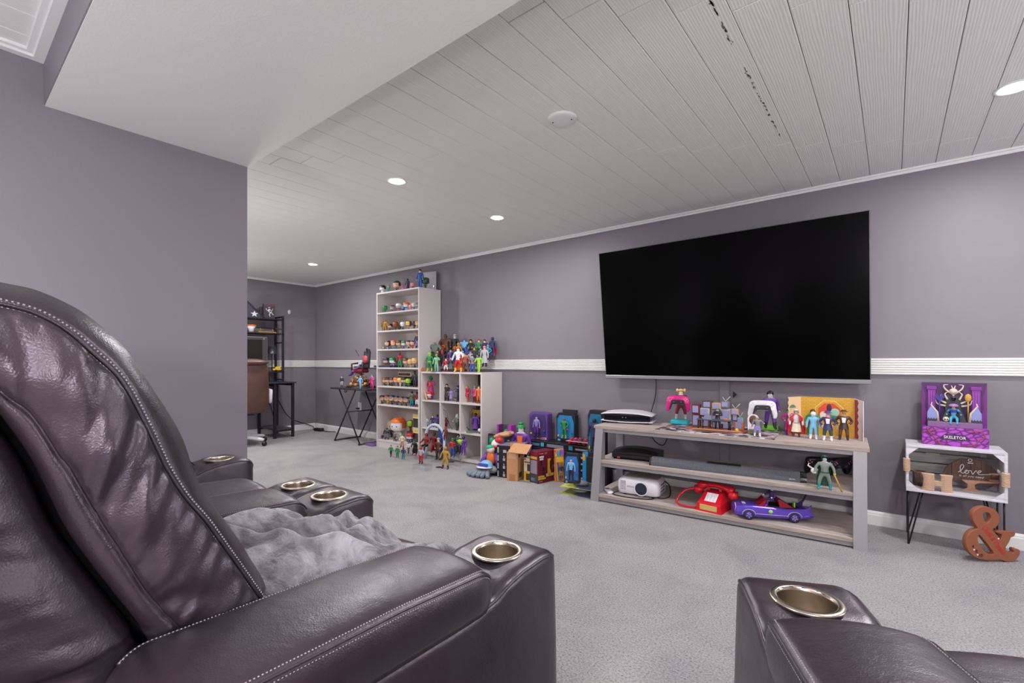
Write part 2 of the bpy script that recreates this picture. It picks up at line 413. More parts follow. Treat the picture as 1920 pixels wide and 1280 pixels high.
# cable duct below the television
q = at(1359, 713, Y=WY)
t = thing('cable_duct', 'flat purple grey painted cable duct running down the wall under the television', 'cable duct', (q.x, WY, 0))
MB().box(-.035, .035, -.016, 0, .088, .936, b=.004).build('duct', M_wall, t)
MB().prism([(.062, .80), (.085, .78), (.062, .755)], -.02, 0, 'y').build('clip', M_black, t)

# ================================================================ TELEVISION
th = math.atan2(.13, 1.0257)
xa, xb = -.5235*3.62, -.0295*3.62
tv = thing('television', 'huge black flat screen television hanging tilted on the wall', 'television', ((xa+xb)/2, 3.62, .890))
W2 = (xb-xa)/2; H = 1.034
Mt = Matrix.Rotation(th, 4, 'X')
MB().box(-W2, W2, .004, .035, 0, H, b=.004, M=Mt).build('back_shell', M_black, tv)
MB().box(-W2+.004, W2-.004, -.003, .004, .022, H-.005, b=.001, M=Mt).build('screen', M_screen, tv)
mb = MB()
mb.box(-W2, -W2+.004, -.006, .012, .02, H, M=Mt).box(W2-.004, W2, -.006, .012, .02, H, M=Mt).box(-W2, W2, -.006, .012, H-.004, H, M=Mt)
mb.build('bezel', base('dark_silver', (96, 95, 100), .35, .8), tv)
MB().box(-W2-.003, W2+.003, -.010, .036, -.006, .020, b=.003, M=Mt).build('bottom_bar', M_silver, tv)
MB().box(-.25, .25, .036, .075, .25, .6, b=.004).build('wall_mount', M_blackm, tv)
mb = MB().box(-.045, .045, .07, .11, .3, .55)
mb.build('mount_arm', M_blackm, tv)

# ================================================================ RECLINERS
def kpt(lst, X): return [Vector((p.y, p.z, 0)) for p in (at(a, b, X=X) for a, b in lst)]
C1p = [(486,1114),(462.5,1080),(431,1036),(391,980),(350,933),(316,880),(303,852.6),(276,796),(243.5,734),(214,694),(178,662.5),(131,621),(74,588),(20.8,572),(0,567.5)]
C2p = [(342,1183),(312.5,1155),(275,1111),(225,1033),(175,955),(131,880),(113,858.5),(83,811),(53.5,772),(24,752),(0,732)]
C3p = [(294,1221),(281,1196),(231,1133),(175,1061),(134,1002),(103,939),(75,880),(44.5,832),(0,772)]
C0p = [(492,1111),(492,1099),(484,1074),(459,1039),(431,996),(403,953),(381,927),(359,880),(347,844),(330,805),(309,766),(285,728),(255,686),(226,648),(166,597),(119,569),(59,544),(0,531)]
NS = 130
YC = .395
def curve(lst, X, ext, low):
    k_ = kpt(lst, X); pts = [k_[0]+(k_[0]-k_[low]).normalized()*.20]+k_
    v = resample(catmull(pts, 5), NS-26)
    e = resample(catmull([v[-2], v[-1]]+[Vector((a, b, 0)) for a, b in ext], 6)[6:], 27)[1:]
    return [(p.x-YC, p.y) for p in v+e]
C0 = curve(C0p, -.745, [(0, 1.118), (-.05, 1.112), (-.10, 1.085), (-.115, 1.06)], 3)
C1 = curve(C1p, -.695, [(0, 1.092), (-.05, 1.088), (-.095, 1.066), (-.11, 1.05)], 2)
C2 = curve(C2p, -.695, [(.01, 1.012), (-.03, 1.03), (-.08, 1.035), (-.105, 1.03)], 2)
C3 = curve(C3p, -.69, [(.01, .985), (-.03, 1.0), (-.07, 1.01), (-.10, 1.015)], 2)
def nz(a, b, c=0.0): return noise.noise(Vector((a, b, c)))
def back_grid():
    half = []     # columns from centre to the gap, each a list of NS points
    def col(fn): half.append([fn(s) for s in range(NS)])
    mixc = lambda A, B, t, s: (A[s][0]*(1-t)+B[s][0]*t, A[s][1]*(1-t)+B[s][1]*t)
    for x, off in ((0, .018), (.06, .016), (.12, .012), (.16, .006), (.188, 0)):
        def f(s, x=x, off=off):
            y, z = C0[s]; w = .004*nz(s*.11, x*14)
            return (x, y+off*.9+w, z+off*.35*(s/NS))
        col(f)
    for t, x in ((.35, .212), (.7, .226), (.9, .230)):
        col(lambda s, t=t, x=x: (x,)+mixc(C0, C1, t, s))
    col(lambda s: (.2285,)+C1[s])
    col(lambda s: (.2275,)+mixc(C1, C2, .025, s))
    NT = 16
    for k in range(NT+1):
        t = .05+.9*k/NT
        def f(s, t=t):
            u = s/NS; y, z = mixc(C1, C2, t, s)
            bul = .017*(sin(pi*t)**.6)
            edge = abs(2*t-1)
            q = u*17+.9*sin(t*3.0)+.5*nz(u*4, t*2, 2)
            wr = .0085*nz(q, t*.9, 3)*(.5+.5*(1-edge))+.0065*(edge**2.2)*nz(u*66+t*1.5, t*1.4, 7)+.0055*nz(u*36+t*1.6, t*1.2, 1)
            return (.231+bul+wr, y, z)
        col(f)
    col(lambda s: (.229,)+mixc(C1, C2, .985, s))
    col(lambda s: (.2285,)+C2[s])
    for t, x in ((.12, .2325), (.4, .234), (.75, .228), (.95, .215), (1.0, .19)):
        col(lambda s, t=t, x=x: (x,)+mixc(C2, C3, t, s))
    col(lambda s: (.10, C3[s][0]-.004, C3[s][1]))
    return half
half = back_grid()
def grid_mesh(name, half, m):
    cols = [[(-x, y, z) for x, y, z in c] for c in half[:0:-1]]+half
    rows = [[c[s] for c in cols] for s in range(NS)]
    return MB().loft(rows, 0, True, False, False).mesh(name, [m])
me_back = grid_mesh('backrest', half, M_leather)
half = []
shell_prof = [(.10, 0), (.17, -.002), (.200, -.006), (.220, -.018), (.230, -.035), (.238, -.055), (.243, -.075), (.246, -.1), (.247, -.125), (.247, -.15), (.245, -.18), (.235, -.22), (.20, -.25), (.12, -.262), (0, -.268)]
for k, (x, dy) in enumerate(shell_prof):
    c = []
    for s in range(NS):
        u = s/NS; wgt = min(1, max(0, (k-3)/3))*(1 if k < 11 else .3)
        y = C3[s][0]+dy-.006; 
        wr = wgt*(.012*nz(u*11+dy*14, dy*5, 5)+.010*nz(u*26+dy*24, dy*5, 9)+.004*nz(u*50+dy*30, dy*9, 2))*(1.6-u)
        c.append((x+wr, y, C3[s][1]-(.03*min(1, abs(dy)/.06) if s > NS-30 else 0)*((s-NS+30)/30 if s > NS-30 else 0)))
    half.append(c)
me_shell = grid_mesh('rear_shell', half, M_leather)
lin_rows = lambda sg: [[(sg*.15, C3[s][0]+d, C3[s][1]) for d in (-.08, .06)] for s in range(NS)]
me_gap_fill = [MB().loft(lin_rows(k), 0, True, False, False).mesh('gap_fill', [M_gap]) for k in (1, -1)]  # black sheets added to stop light leaking through the backrest gap
def rrect(w, z0, z1, r, bul=0.0, nx=22, nzz=7, nc=5):
    """closed ring in x,z, counter clockwise from bottom left"""
    pts = []
    for k in range(nx+1): pts.append((-w+r*.5+(2*w-r)*k/nx, z0))
    for k in range(1, nzz):
        t = k/nzz; pts.append((w+bul*sin(pi*t), z0+(z1-r-z0)*t))
    for k in range(nc+1):
        a = pi/2*k/nc; pts.append((w-r+r*cos(a), z1-r+r*sin(a)))
    for k in range(1, nx): pts.append((w-r-(2*w-2*r)*k/nx, z1))
    for k in range(nc+1):
        a = pi/2*k/nc; pts.append((-w+r-r*sin(a), z1-r+r*cos(a)))
    for k in range(nzz-1, 0, -1):
        t = k/nzz; pts.append((-w-bul*sin(pi*t), z0+(z1-r-z0)*t))
    return pts
CUPY, CUPR = .302, .042
def ztop(y):
    K = [(-.42, .60), (-.30, .612), (.0, .618), (.14, .618), (.20, .628), (.24, .642), (.28, .650), (.34, .654), (.40, .650)]
    for (a, za), (b, zb) in zip(K, K[1:]):
        if y <= b:
            t = (y-a)/(b-a); t = t*t*(3-2*t); return za+(zb-za)*t
    return K[-1][1]
def arm_mesh():
    ys = [-.40+.03*k for k in range(19)]; y = .16
    while y < .355: ys.append(y); y += .0075
    rings = []
    r = .045
    for y in ys: rings.append([(x, y, z) for x, z in rrect(.0865, .03, ztop(y), .020, .006)])
    for k in range(1, 8):
        a = pi/2*k/7; y = .355+r*sin(a); ins = r*(1-cos(a))*.8
        rings.append([(x*(1-ins/.09), y, z) for x, z in rrect(.0865, .03, ztop(y)-ins*.75, .020, .006)])
    mb = MB().loft(rings)
    keep = [i for i, f in enumerate(mb.f) if not (len(f) == 4 and sum(mb.v[j][2] for j in f)/4 > .6 and hypot(sum(mb.v[j][0] for j in f)/4, sum(mb.v[j][1] for j in f)/4-CUPY) < CUPR)]
    mb.f = [mb.f[i] for i in keep]; mb.m = [mb.m[i] for i in keep]; mb.s = [mb.s[i] for i in keep]
    return mb.mesh('armrest', [M_leather])
me_arm = arm_mesh()
PADY0, PADY1 = -.29, .208
def pad_ring(y):
    t = (y-PADY0)/(PADY1-PADY0)
    e0 = min(1, (y-PADY0)/.06); e1 = min(1, (PADY1-y)/.055)
    s = (max(0, 1-(1-e0)**2)**.5)*(max(0, 1-(1-e1)**2.2)**.5); s = max(s, .02)
    w = .088*(.55+.45*s); zb = .612; h = (.090-.010*max(0, t-.6)/.4)*s
    pts = []
    n = 15
    for k in range(n+1): pts.append((-w+2*w*k/n*1.0, zb))
    for z, dx in ((.12, .003), (.3, .006), (.5, .007), (.68, .005), (.80, .0015), (.84, .0)): pts.append((w+dx*s, zb+h*z))
    for k in range(1, n):
        a = 1-2*k/n; pts.append((w*a*.985, zb+h*(.87+.13*(1-abs(a)**2.4))))
    for z, dx in ((.84, .0), (.80, .0015), (.68, .005), (.5, .007), (.3, .006), (.12, .003)): pts.append((-w-dx*s, zb+h*z))
    return [(x, y, z) for x, z in pts]
def pad_seam(sign, y):
    r = pad_ring(y); p = r[16+5] if sign > 0 else r[16+6+14]
    return Vector(p)
ys = [PADY0+.0015]+[PADY0+.06*(k/9.0) for k in range(1, 10)]+[PADY0+.06+(PADY1-.055-PADY0-.06)*k/22 for k in range(1, 23)]+[PADY1-.055+.055*sin(pi/2*k/14) for k in range(1, 14)]+[PADY1-.0005]
me_pad = MB().loft([pad_ring(y) for y in ys]).mesh('arm_pad', [M_leather])
def stitches(mb, pts, out, r=.0007, pitch=.0042, dash=.0028, m=0):
    n = int(sum((b-a).length for a, b in zip(pts, pts[1:]))/pitch*2)
    q = resample(pts, max(n, 4))
    for k in range(0, len(q)-1, 2):
        a, b = q[k], q[k+1]; c = a+(b-a)*(dash/pitch*1.2)
        mb.tube([a+out, c+out], r, 4, m, True, False, None, False)
def seam_meshes():
    a = MB(); bs = []
    L1 = [Vector((.2288, y, z)) for y, z in C1[18:]]; L2 = [Vector((.2288, y, z)) for y, z in C2[14:]]
    nrm = Vector((.0022, 0, 0))
    def offs(L, d):
        out = []
        for i, p in enumerate(L):
            t = (L[min(i+1, len(L)-1)]-L[max(i-1, 0)]).normalized(); n = Vector((0, -t.z, t.y)); out.append(p+n*d)
        return out
    for L, ds in ((L1, (-.004, .004)), (L2, (.0045,))):
        for sg in (1, -1): bs.append(MB().tube([Vector((p.x*sg, p.y, p.z)) for p in L], .0022, 6).mesh('piping', [M_leather]))
        for d in ds: stitches(a, offs(L, d), nrm, .0009)
    for mbx in (a,):
        n = len(mbx.v); mbx.v += [(-x, y, z) for x, y, z in mbx.v[:n]]; mbx.f += [[i+n for i in f][::-1] for f in mbx.f]; mbx.m += mbx.m; mbx.s += mbx.s
    return a.mesh('stitching', [M_thread]), bs
me_st, me_pip = seam_meshes()
def pad_seams():
    a = MB(); bs = []
    ys2 = [PADY0+.03+(PADY1-.012-PADY0-.03)*k/60 for k in range(61)]
    for sg in (1, -1):
        L = [pad_seam(sg, y) for y in ys2]
        bs.append(MB().tube([p+Vector((sg*.001, 0, -.001)) for p in L], .0022, 6).mesh('piping', [M_leather]))
        stitches(a, [p+Vector((-sg*.005, 0, .0022)) for p in L], Vector((0, 0, .0008)), .0009)
        stitches(a, [p+Vector((sg*.0022, 0, -.006)) for p in L], Vector((sg*.0008, 0, 0)), .0006)
    return a.mesh('stitching', [M_thread]), bs
me_pst, me_ppip = pad_seams()
def arm_piping():
    bs = []
    for sg in (1, -1):
        L = [Vector((sg*.0825, y, ztop(y)-.0075)) for y in [-.36+.02*k for k in range(36)]]
        for k in range(1, 8):
            a = pi/2*k/7; ins = .045*(1-cos(a))*.8
            L.append(Vector((sg*.0825*(1-ins/.09), .355+.045*sin(a), ztop(.37)-ins*.75-.0075-.012*(k/7)**2)))
        L += [Vector((sg*.0495, .4005, .5)), Vector((sg*.0495, .4005, .3)), Vector((sg*.0495, .4005, .06))]
        bs.append(MB().tube(L, .003, 6).mesh('piping', [M_leather]))
    return bs
me_apip = arm_piping()
CS = .93
me_cup = MB().lathe([(.0435, -.005), (.0438, .0012), (.046, .0022), (.052, .0020), (.0545, .0005), (.0545, -.002), (.046, -.006)], 40).lathe([(.0, -.064), (.039, -.064), (.042, -.058), (.0436, -.003)], 40).mesh('cup_holder', [M_steel])
me_cup.transform(Matrix.Diagonal((CS, CS, 1, 1)))
def seat_mesh():
    rings = []
    n = 26
    for k in range(n+1):
        y = -.16+(.44+.16)*k/n
        rings.append((y, 0.0))
    out = []
    for y, _ in rings:
        t = (y+.16)/.6
        f = max(0, (t-.86)/.14)
        ztp = .535+.022*sin(pi*min(1, t*.9))-.10*f**2.2
        w = .238-.006*f
        ring = [(x*(1-.02*abs(z-.48)), y, z+(.022*(1-(x/w)**2) if z > .47 else 0)) for x, z in rrect(w, .30, ztp, .05, .0, 20, 5, 6)]
        out.append(ring)
    return MB().loft(out).mesh('seat_cushion', [M_leather])
me_seat = seat_mesh()
me_foot = MB().box(-.235, .235, .385, .425, .06, .40, b=.018).mesh('footrest', [M_leather])
me_base = MB().box(-.24, .24, -.40, .385, .04, .32, b=.015).mesh('base', [M_leather])
for me_ in [me_back, me_shell, me_st, me_seat, me_foot, me_base]+me_pip+me_gap_fill: me_.transform(Matrix.Diagonal((.893, 1, 1, 1)))
def recliner(label, loc, rz):
    t = thing('recliner', label, 'recliner', loc, rz, 'dark leather home theater recliners')
    link('base', me_base, t); link('seat_cushion', me_seat, t); link('footrest', me_foot, t)
    bk = link('backrest', me_back, t); s = link('stitching', me_st, bk); s['kind'] = 'stuff'; [link('piping', k, bk) for k in me_pip]
    sh = link('rear_shell', me_shell, t); [link('gap_fill', k, sh) for k in me_gap_fill]
    for sg in (-1, 1):
        a = link('armrest', me_arm, t, (sg*.305, 0, 0))
        link('arm_pad', me_pad, a); s = link('stitching', me_pst, a); s['kind'] = 'stuff'; [link('piping', k, a) for k in me_ppip+me_apip]
        c = link('cup_holder', me_cup, a, (0, CUPY, ztop(CUPY)+.001)); c['label'] = 'brushed steel cup holder'
    return t
R1 = recliner('dark leather recliner closest at left, seen from behind, with grey blanket on its seat', (-.905, YC, 0), 0)
recliner('dark leather recliner farthest left beside the partition wall, next to the blanket recliner', (-1.690, YC, 0), 0)
recliner('dark leather recliner cut off at the bottom right corner, turned toward the television', (.301, .712, 0), radians(25.5))
# blanket heaped on the near recliner
FOLDS = [(.02, .55, .055, .026), (.20, .75, .05, .022), (.42, .35, .06, .024), (.60, .6, .045, .018), (.78, .1, .05, .018), (.88, -.5, .05, .018), (1.15, -.7, .06, .02)]
def blanket():
    nx, ny = 70, 90
    x0, x1, y0, y1 = -1.130, -.690, .20, .79
    top = []
    for j in range(ny+1):
        row = []
        for i in range(nx+1):
            a = i/nx; b = j/ny
            x = x0+(x1-x0)*a; y = y0+(y1-y0)*b
            heap = .085*math.exp(-((a-.20)/.30)**2-((b-.42)/.30)**2)+.085*math.exp(-((a-.80)/.30)**2-((b-.36)/.42)**2)+.05*math.exp(-((a-.4)/.4)**2-((b-.15)/.25)**2)
            wp = .16*nz(a*2.2, b*2.2, 1)
            fold = 0
            for (c0, sl, wd, am) in FOLDS:
                dd = (b-c0-sl*a+wp)/wd; fold += am*math.exp(-dd*dd)-am*.55*math.exp(-((dd-1.6)**2))
            fold += .009*abs(nz(a*3.5+b*2, b*6-a*3, 4))+.0035*nz(a*18, b*16, 8)
            ridge = .026*math.exp(-((a*.9+b*.55-.72)/.07)**2)*(1-b)
            e = min(1, a/.05, (1-a)/.06, b/.06, (1.0-b)/.07)
            wv = 1+.06*nz(a*5, b*5, 11)
            z = .562+(.026+heap+fold+ridge)*max(0, min(1, e*wv))**.5
            if b > .72: z -= .05*((b-.72)/.28)**2
            row.append((x+.012*nz(a*4, b*5, 21), y+.03*nz(a*3.5, 2.2, 15)*b, z))
        top.append(row)
    bot = [[(x, y, .548-.06*max(0, (j/ny-.8)/.2)**2) for (x, y, z) in row] for j, row in enumerate(top)]
    mb = MB().loft(top, 0, True, False, False).loft(bot, 0, True, False, False)
    edge = lambda g: [r[0] for r in g]+g[-1][1:]+[r[-1] for r in g[-2::-1]]+g[0][-2:0:-1]
    mb.loft([edge(top), edge(bot)], 0, True, False, True)
    # layered folded edges along the near side
    for k, (za, xo, ya, yb) in enumerate(((.585, -.70, .30, .58), (.608, -.704, .29, .62), (.632, -.709, .27, .66))):
        L = []
        for q in range(15):
            y = ya+(yb-ya)*q/14; L.append((xo-.012+.006*nz(q*.5, k, 3), y, za+.008*nz(q*.4, k*3, 6)+.012*q/14))
        rings = []
        for (x, y, z) in L:
            rings.append([(x+.02*cos(2*pi*m/10), y, z+.0115*sin(2*pi*m/10)) for m in range(10)])
        mb.loft(rings)
    m = base('grey_plush', (150, 147, 150), .9, spec=.1); v = coords(m, (1, 2.2, 2))
    setcol(m, ramp(m, noisy(m, v, 7, 6, .68, 1.6), [(.30, (62, 60, 68)), (.45, (110, 106, 112)), (.58, (150, 145, 152)), (.75, (174, 169, 177))]))
    b1 = bump(m, noisy(m, coords(m), 260, 3, .7), .5, .003); bump(m, noisy(m, v, 16, 4, .6, 1.0), .5, .012, b1)
    m.node_tree.nodes['Principled BSDF'].inputs['Sheen Weight'].default_value = .5
    return tag(mb.build('blanket', m), 'grey plush throw blanket heaped on the seat of the nearest recliner', 'blanket')
blanket()
# ================================================================ TALL BOOKCASE
BX0, BX1, BY, BH = -4.848, -4.062, 3.40, 1.845
SHELF = [1.606, 1.3897, 1.169, .953, .7326, .512, .0916]
t = thing('bookcase', 'tall narrow white bookcase with seven shelves full of toys', 'bookcase', (0, 0, 0))
for x in (BX0, BX1-.018): MB().box(x, x+.018, BY, WY-.01, 0, BH-.018, b=.001).build('side_panel', M_lam, t)
MB().box(BX0, BX1, BY-.002, WY-.01, BH-.018, BH, b=.001).build('top_panel', M_lam, t)
MB().box(BX0+.018, BX1-.018, WY-.016, WY-.011, .02, BH-.018).build('back_panel', M_lamin, t)
for z in SHELF: MB().box(BX0+.018, BX1-.018, BY+.002, WY-.016, z-.018, z, b=.001).build('shelf', M_lam, t)
MB().box(BX0+.018, BX1-.018, BY+.006, BY+.022, 0, SHELF[-1]-.018).build('kick_board', M_lam, t)
# ================================================================ CUBE SHELF
UX0, UX1, UY, UH = -4.045, -3.136, 3.411, .913
t = thing('cube_shelf', 'low white three by three cube shelf beside the tall bookcase', 'shelf', (0, 0, 0))
TH = .018
MB().box(UX0, UX1, UY-.002, WY-.01, UH-TH, UH, b=.001).build('top_panel', M_lam, t)
for x in (UX0, UX1-TH): MB().box(x, x+TH, UY, WY-.01, 0, UH-TH, b=.001).build('side_panel', M_lam, t)
CW = (UX1-UX0-TH)/3
for k in (1, 2): MB().box(UX0+CW*k, UX0+CW*k+TH, UY+.002, WY-.016, .027, UH-TH, b=.001).build('divider', M_lam, t)
USH = [.604, .304, .027]
for z in USH:
    for k in range(3): MB().box(UX0+CW*k+TH, UX0+CW*(k+1), UY+.003, WY-.016, z-TH, z, b=.001).build('shelf', M_lam, t)
MB().box(UX0+TH, UX1-TH, WY-.016, WY-.011, .01, UH-TH).build('back_panel', M_lamin, t)
MB().box(UX0+TH, UX1-TH, UY+.02, UY+.03, 0, .008).build('kick_board', M_lam, t)
# ================================================================ TV STAND
SA = math.atan2(.102, 1.627); SL = (-1.734, 3.063); SWD = 1.63; ZT, ZM, ZB = .544, .297, .056
st = thing('tv_stand', 'low grey oak television stand with slanted grey side frames', 'tv stand', (SL[0], SL[1], 0), SA)
SM = Matrix.Translation((SL[0], SL[1], 0)) @ Matrix.Rotation(SA, 4, 'Z')
def board(name, y0, y1, x0, x1, z):
    o = MB().box(x0, x1, y0+.004, y1, z-.022, z, b=.002).build(name, M_oak, st)
    MB().box(x0, x1, y0, y0+.0042, z-.022, z, b=.001).build('edge_band', M_oakedge, o)
    MB().box(x0+.02, x1-.02, y0+.010, y0+.032, z-.048, z-.0225, b=.001).build('rail', M_greymetal, o)
    MB().box(x0+.02, x1-.02, y1-.032, y1-.010, z-.048, z-.0225, b=.001).build('rail', M_greymetal, o)
board('top_board', .085, .545, -.012, SWD+.012, ZT)
board('shelf', .050, .545, .012, SWD-.012, ZM)
board('shelf', .012, .545, .012, SWD-.012, ZB)
for sg, x0, x1 in ((1, 0, .062), (-1, SWD-.062, SWD)):
    fr = MB()
    ztop_ = ZT-.0225
    # front leg: flat face slanting back towards the top, folded inward
    fr.prism([(0, 0), (.030, 0), (.105, ztop_), (.085, ztop_)], x0, x1, 'x')
    lg = fr.build('front_leg', M_greymetal, st)
    xin = x1 if sg > 0 else x0
    MB().prism([(.03, 0), (.115, 0), (.125, ztop_), (.105, ztop_)], min(xin, xin-sg*.005), max(xin, xin-sg*.005), 'x').build('flange', M_greymetal, lg)
    MB().box(x0, x1, .47, .50, 0, ztop_, b=.002).build('rear_leg', M_greymetal, st)
    MB().box(x0+.01, x1-.01, .03, .48, .006, .030).build('foot_bar', M_greymetal, st)
    MB().box(x0+.01, x1-.01, .075, .48, ZM-.07, ZM-.0485).build('cross_bar', M_greymetal, st)
# ================================================================ DESK CORNER
t = thing('desk', 'black desk with an end shelf against the far wall', 'desk', (0, 0, 0))
DX0, DX1, DY0, DY1, DZ = WX0+.012, -6.345, 1.62, 3.17, .746
MB().box(DX0, DX1, DY0, DY1, DZ-.018, DZ, b=.003).build('desktop', base('black_desk_board', (40, 38, 46), .45), t)
for x in (-6.375, -6.845):
    for y in (1.70, 2.89, 3.13): MB().box(x-.016, x+.016, y-.016, y+.016, 0, DZ-.018, b=.002).build('leg', M_blackm, t)
for y in (1.70, 2.89, 3.13): MB().box(-6.845, -6.375, y-.012, y+.012, DZ-.05, DZ-.018).build('cross_bar', M_blackm, t)
for x in (-6.375, -6.845):
    MB().box(x-.010, x+.010, 2.905, 3.115, .085, .11).build('rail', M_blackm, t)
MB().box(-6.85, -6.37, 2.89, 3.13, .108, .122, b=.001).build('lower_shelf', base('dark_desk_shelf', (74, 62, 68), .5), t)
h = thing('desk_hutch', 'black metal frame hutch with shelves standing on the desk', 'hutch', (0, 0, 0))
for x in (-6.625, -6.845):
    for y in (1.72, 3.115): MB().box(x-.013, x+.013, y-.013, y+.013, DZ, 1.657, b=.002).build('post', M_blackm, h)
for y in (1.72, 3.115):
    for z in (1.645, 1.605, 1.285, .77): MB().box(-6.845, -6.625, y-.009, y+.009, z-.009, z+.009).build('rung', M_blackm, h)
for z in (1.612, 1.415, .885): MB().box(-6.86, -6.612, 1.71, 3.125, z-.016, z, b=.002).build('shelf', M_blackm, h)
MB().box(-6.862, -6.858, 1.72, 2.98, .90, 1.60).build('mesh_panel', base('grey_mesh_panel', (108, 102, 104), .6), h)
def up(px, py, X): return at(px, py, X=X)
# monitor
p = at(501, 660, X=-6.66)
t = thing('monitor', 'old silver framed computer monitor on the desk hutch', 'monitor', (-6.66, p.y-.30, .885), radians(90))
MB().box(-.30, .30, -.022, .022, .055, .475, b=.014).build('frame', M_silver, t)
MB().box(-.285, .285, -.028, -.021, .072, .460, b=.006).build('bezel', base('dark_grey_bezel', (66, 64, 68), .4), t)
MB().box(-.225, .225, -.030, -.027, .085, .432, b=.002).build('screen', base('dark_monitor_glass', (26, 26, 24), .15), t)
MB().box(-.05, .05, -.02, .05, .01, .08).build('neck', M_silver, t); MB().lathe([(0, .012), (.12, .010), (.13, 0)], 24).build('stand', M_silver, t)
MB().box(.235, .255, -.031, -.027, .44, .446).build('badge', M_white, t)
p = at(510, 690, X=-6.72)
t = thing('desk_lamp', 'small black table lamp on the hutch beside the monitor', 'lamp', (-6.72, p.y, .885))
MB().lathe([(0, .008), (.05, .006), (.052, 0)], 20).build('base', M_blackm, t)
MB().tube([(0, 0, .006), (0, 0, .26)], .006).build('pole', M_blackm, t)
MB().lathe([(.066, .245), (.046, .35), (.044, .35), (.063, .246)], 24).build('lamp_shade', base('satin_black', (52, 50, 60), .3), t)
p = at(521, 692, X=-6.70)
t = thing('toy_car', 'tiny yellow toy car at the right end of the hutch shelf', 'toy', (-6.70, p.y, .885), radians(90))
MB().box(-.07, .07, -.03, .03, .012, .04, b=.01).box(-.04, .035, -.026, .026, .038, .066, b=.012).build('car_body', pm('ye'), t)
for sx in (-.042, .042):
    for sy in (-.03, .03): MB().lathe([(0, -.008), (.014, -.008), (.014, .008), (0, .008)], 14, M=Matrix.Translation((sx, sy, .0145)) @ Matrix.Rotation(pi/2, 4, 'X')).build('wheel', M_black, t)
p = at(504, 590, X=-6.70)
t = thing('picture_box', 'black box with a white dancing stick figure on top of the hutch', 'box', (-6.70, p.y, 1.612), radians(90))
MB().box(-.075, .075, -.02, .02, 0, .20, b=.002).build('panel', base('charcoal_card', (66, 62, 66), .6), t)
MB().box(-.075, .075, -.0215, -.019, .172, .20).build('top_band', base('maroon_card', (104, 66, 72), .6), t)
mb = MB()
for pl, r in ((((-.004, .15), (-.004, .158)), .013), (((-.004, .135), (-.012, .095)), .010), (((-.004, .13), (-.03, .108), (-.048, .138)), .005), (((0, .13), (.028, .105), (.044, .14)), .005),
    (((-.012, .095), (.012, .085), (-.002, .055), (.01, .028)), .006), (((-.005, .092), (.026, .09), (.04, .062), (.056, .06)), .006)):
    mb.tube([(x, -.023, z) for x, z in pl], r, 6)
mb.build('stick_figure', M_white, t)
p = at(490, 590, X=-6.76); MB_ = MB().box(-.06, .06, -.02, .02, 0, .165, b=.002)
o = MB_.build('game_box', base('grey_box_card', (96, 88, 94), .6), None, (-6.78, p.y+.05, 1.612), radians(90)); tag(o, 'plain grey upright box behind the stick figure box', 'box')
p = at(470, 590, X=-6.70)
t = thing('pennant_case', 'dark triangular flag case with a white star on the hutch top', 'case', (-6.70, p.y-.05, 1.612), radians(90))
MB().prism([(-.22, 0), (.22, 0), (0, .20)], -.03, .03, 'y').build('case', base('slate_case', (62, 58, 76), .5), t)
mb = MB()
for sg in (-1, 1): mb.prism([(sg*.0, .22), (sg*.235, -.002), (sg*.205, -.002), (0, .19)], -.036, .034, 'y')
mb.build('frame', M_blackm, t)
MB().prism([((.052 if k % 2 == 0 else .021)*sin(2*pi*k/10)+.085, .05+(.045 if k % 2 == 0 else .019)*cos(2*pi*k/10)) for k in range(10)], -.0325, -.029, 'y').build('star', M_white, t)
p = at(471, 618, X=-6.70)
t = thing('cup', 'white cup with an orange rim on the upper hutch shelf', 'cup', (-6.70, p.y, 1.415))
MB().lathe([(0, .005), (.032, 0), (.036, .05), (.06, .085), (.056, .085), (.033, .05), (.028, .012), (0, .012)], 20).build('cup_body', M_white, t)
MB().lathe([(.055, .078), (.0615, .084), (.0615, .1), (.056, .1)], 20).build('rim', pm('or_'), t)
p = at(500, 620, X=-6.70)
t = thing('toy_sword', 'thin toy sword resting on a gold stand on the hutch shelf', 'toy', (-6.70, p.y, 1.415), radians(90))
MB().box(-.12, .12, -.03, .03, 0, .018, b=.004).build('stand', pm('go'), t)
for sx in (-.08, .08): MB().tube([(sx, 0, .015), (sx, 0, .065)], .004).build('peg', pm('go'), t)
MB().tube([(-.13, 0, .066), (0, 0, .072), (.13, 0, .066)], .004).build('blade', M_black, t); MB().tube([(.12, 0, .066), (.20, 0, .062)], .006).build('grip', pm('dr'), t)
p = at(505, 714, X=-6.5)
tag(MB().box(-6.68, -6.40, p.y-.42, p.y+.14, DZ, DZ+.004, b=.001).build('desk_mat', pm('nv')), 'dark blue desk mat at the chair side of the desk', 'mat')
# office chair
t = thing('office_chair', 'brown leather office chair half hidden behind the partition wall', 'chair', (-6.20, 2.40, 0), radians(82))
rings = []
for k in range(15):
    z = .40+.65*k/14; w_ = .24-.03*(k/14)**3; r = .075*(1-.25*abs(k/14-.5)); e = min(1, (k+.6)/2.2, (14.6-k)/2.2)**.5
    rings.append([(w_*e*math.copysign(abs(cos(a))**.55, cos(a)), -.26-.05*k/14+r*e*math.copysign(abs(sin(a))**.8, sin(a)), z) for a in [2*pi*j/28 for j in range(28)]])
MB().loft(rings).build('backrest', M_bleather, t)
rings = []
for k in range(9):
    z = .97+.085*k/8; e = max(.12, sin(pi*(k+.4)/8.8))**.5
    rings.append([(.225*e*math.copysign(abs(cos(a))**.5, cos(a)), -.33+.085*e*sin(a), z) for a in [2*pi*j/24 for j in range(24)]])
MB().loft(rings).build('headrest', M_bleather, t)
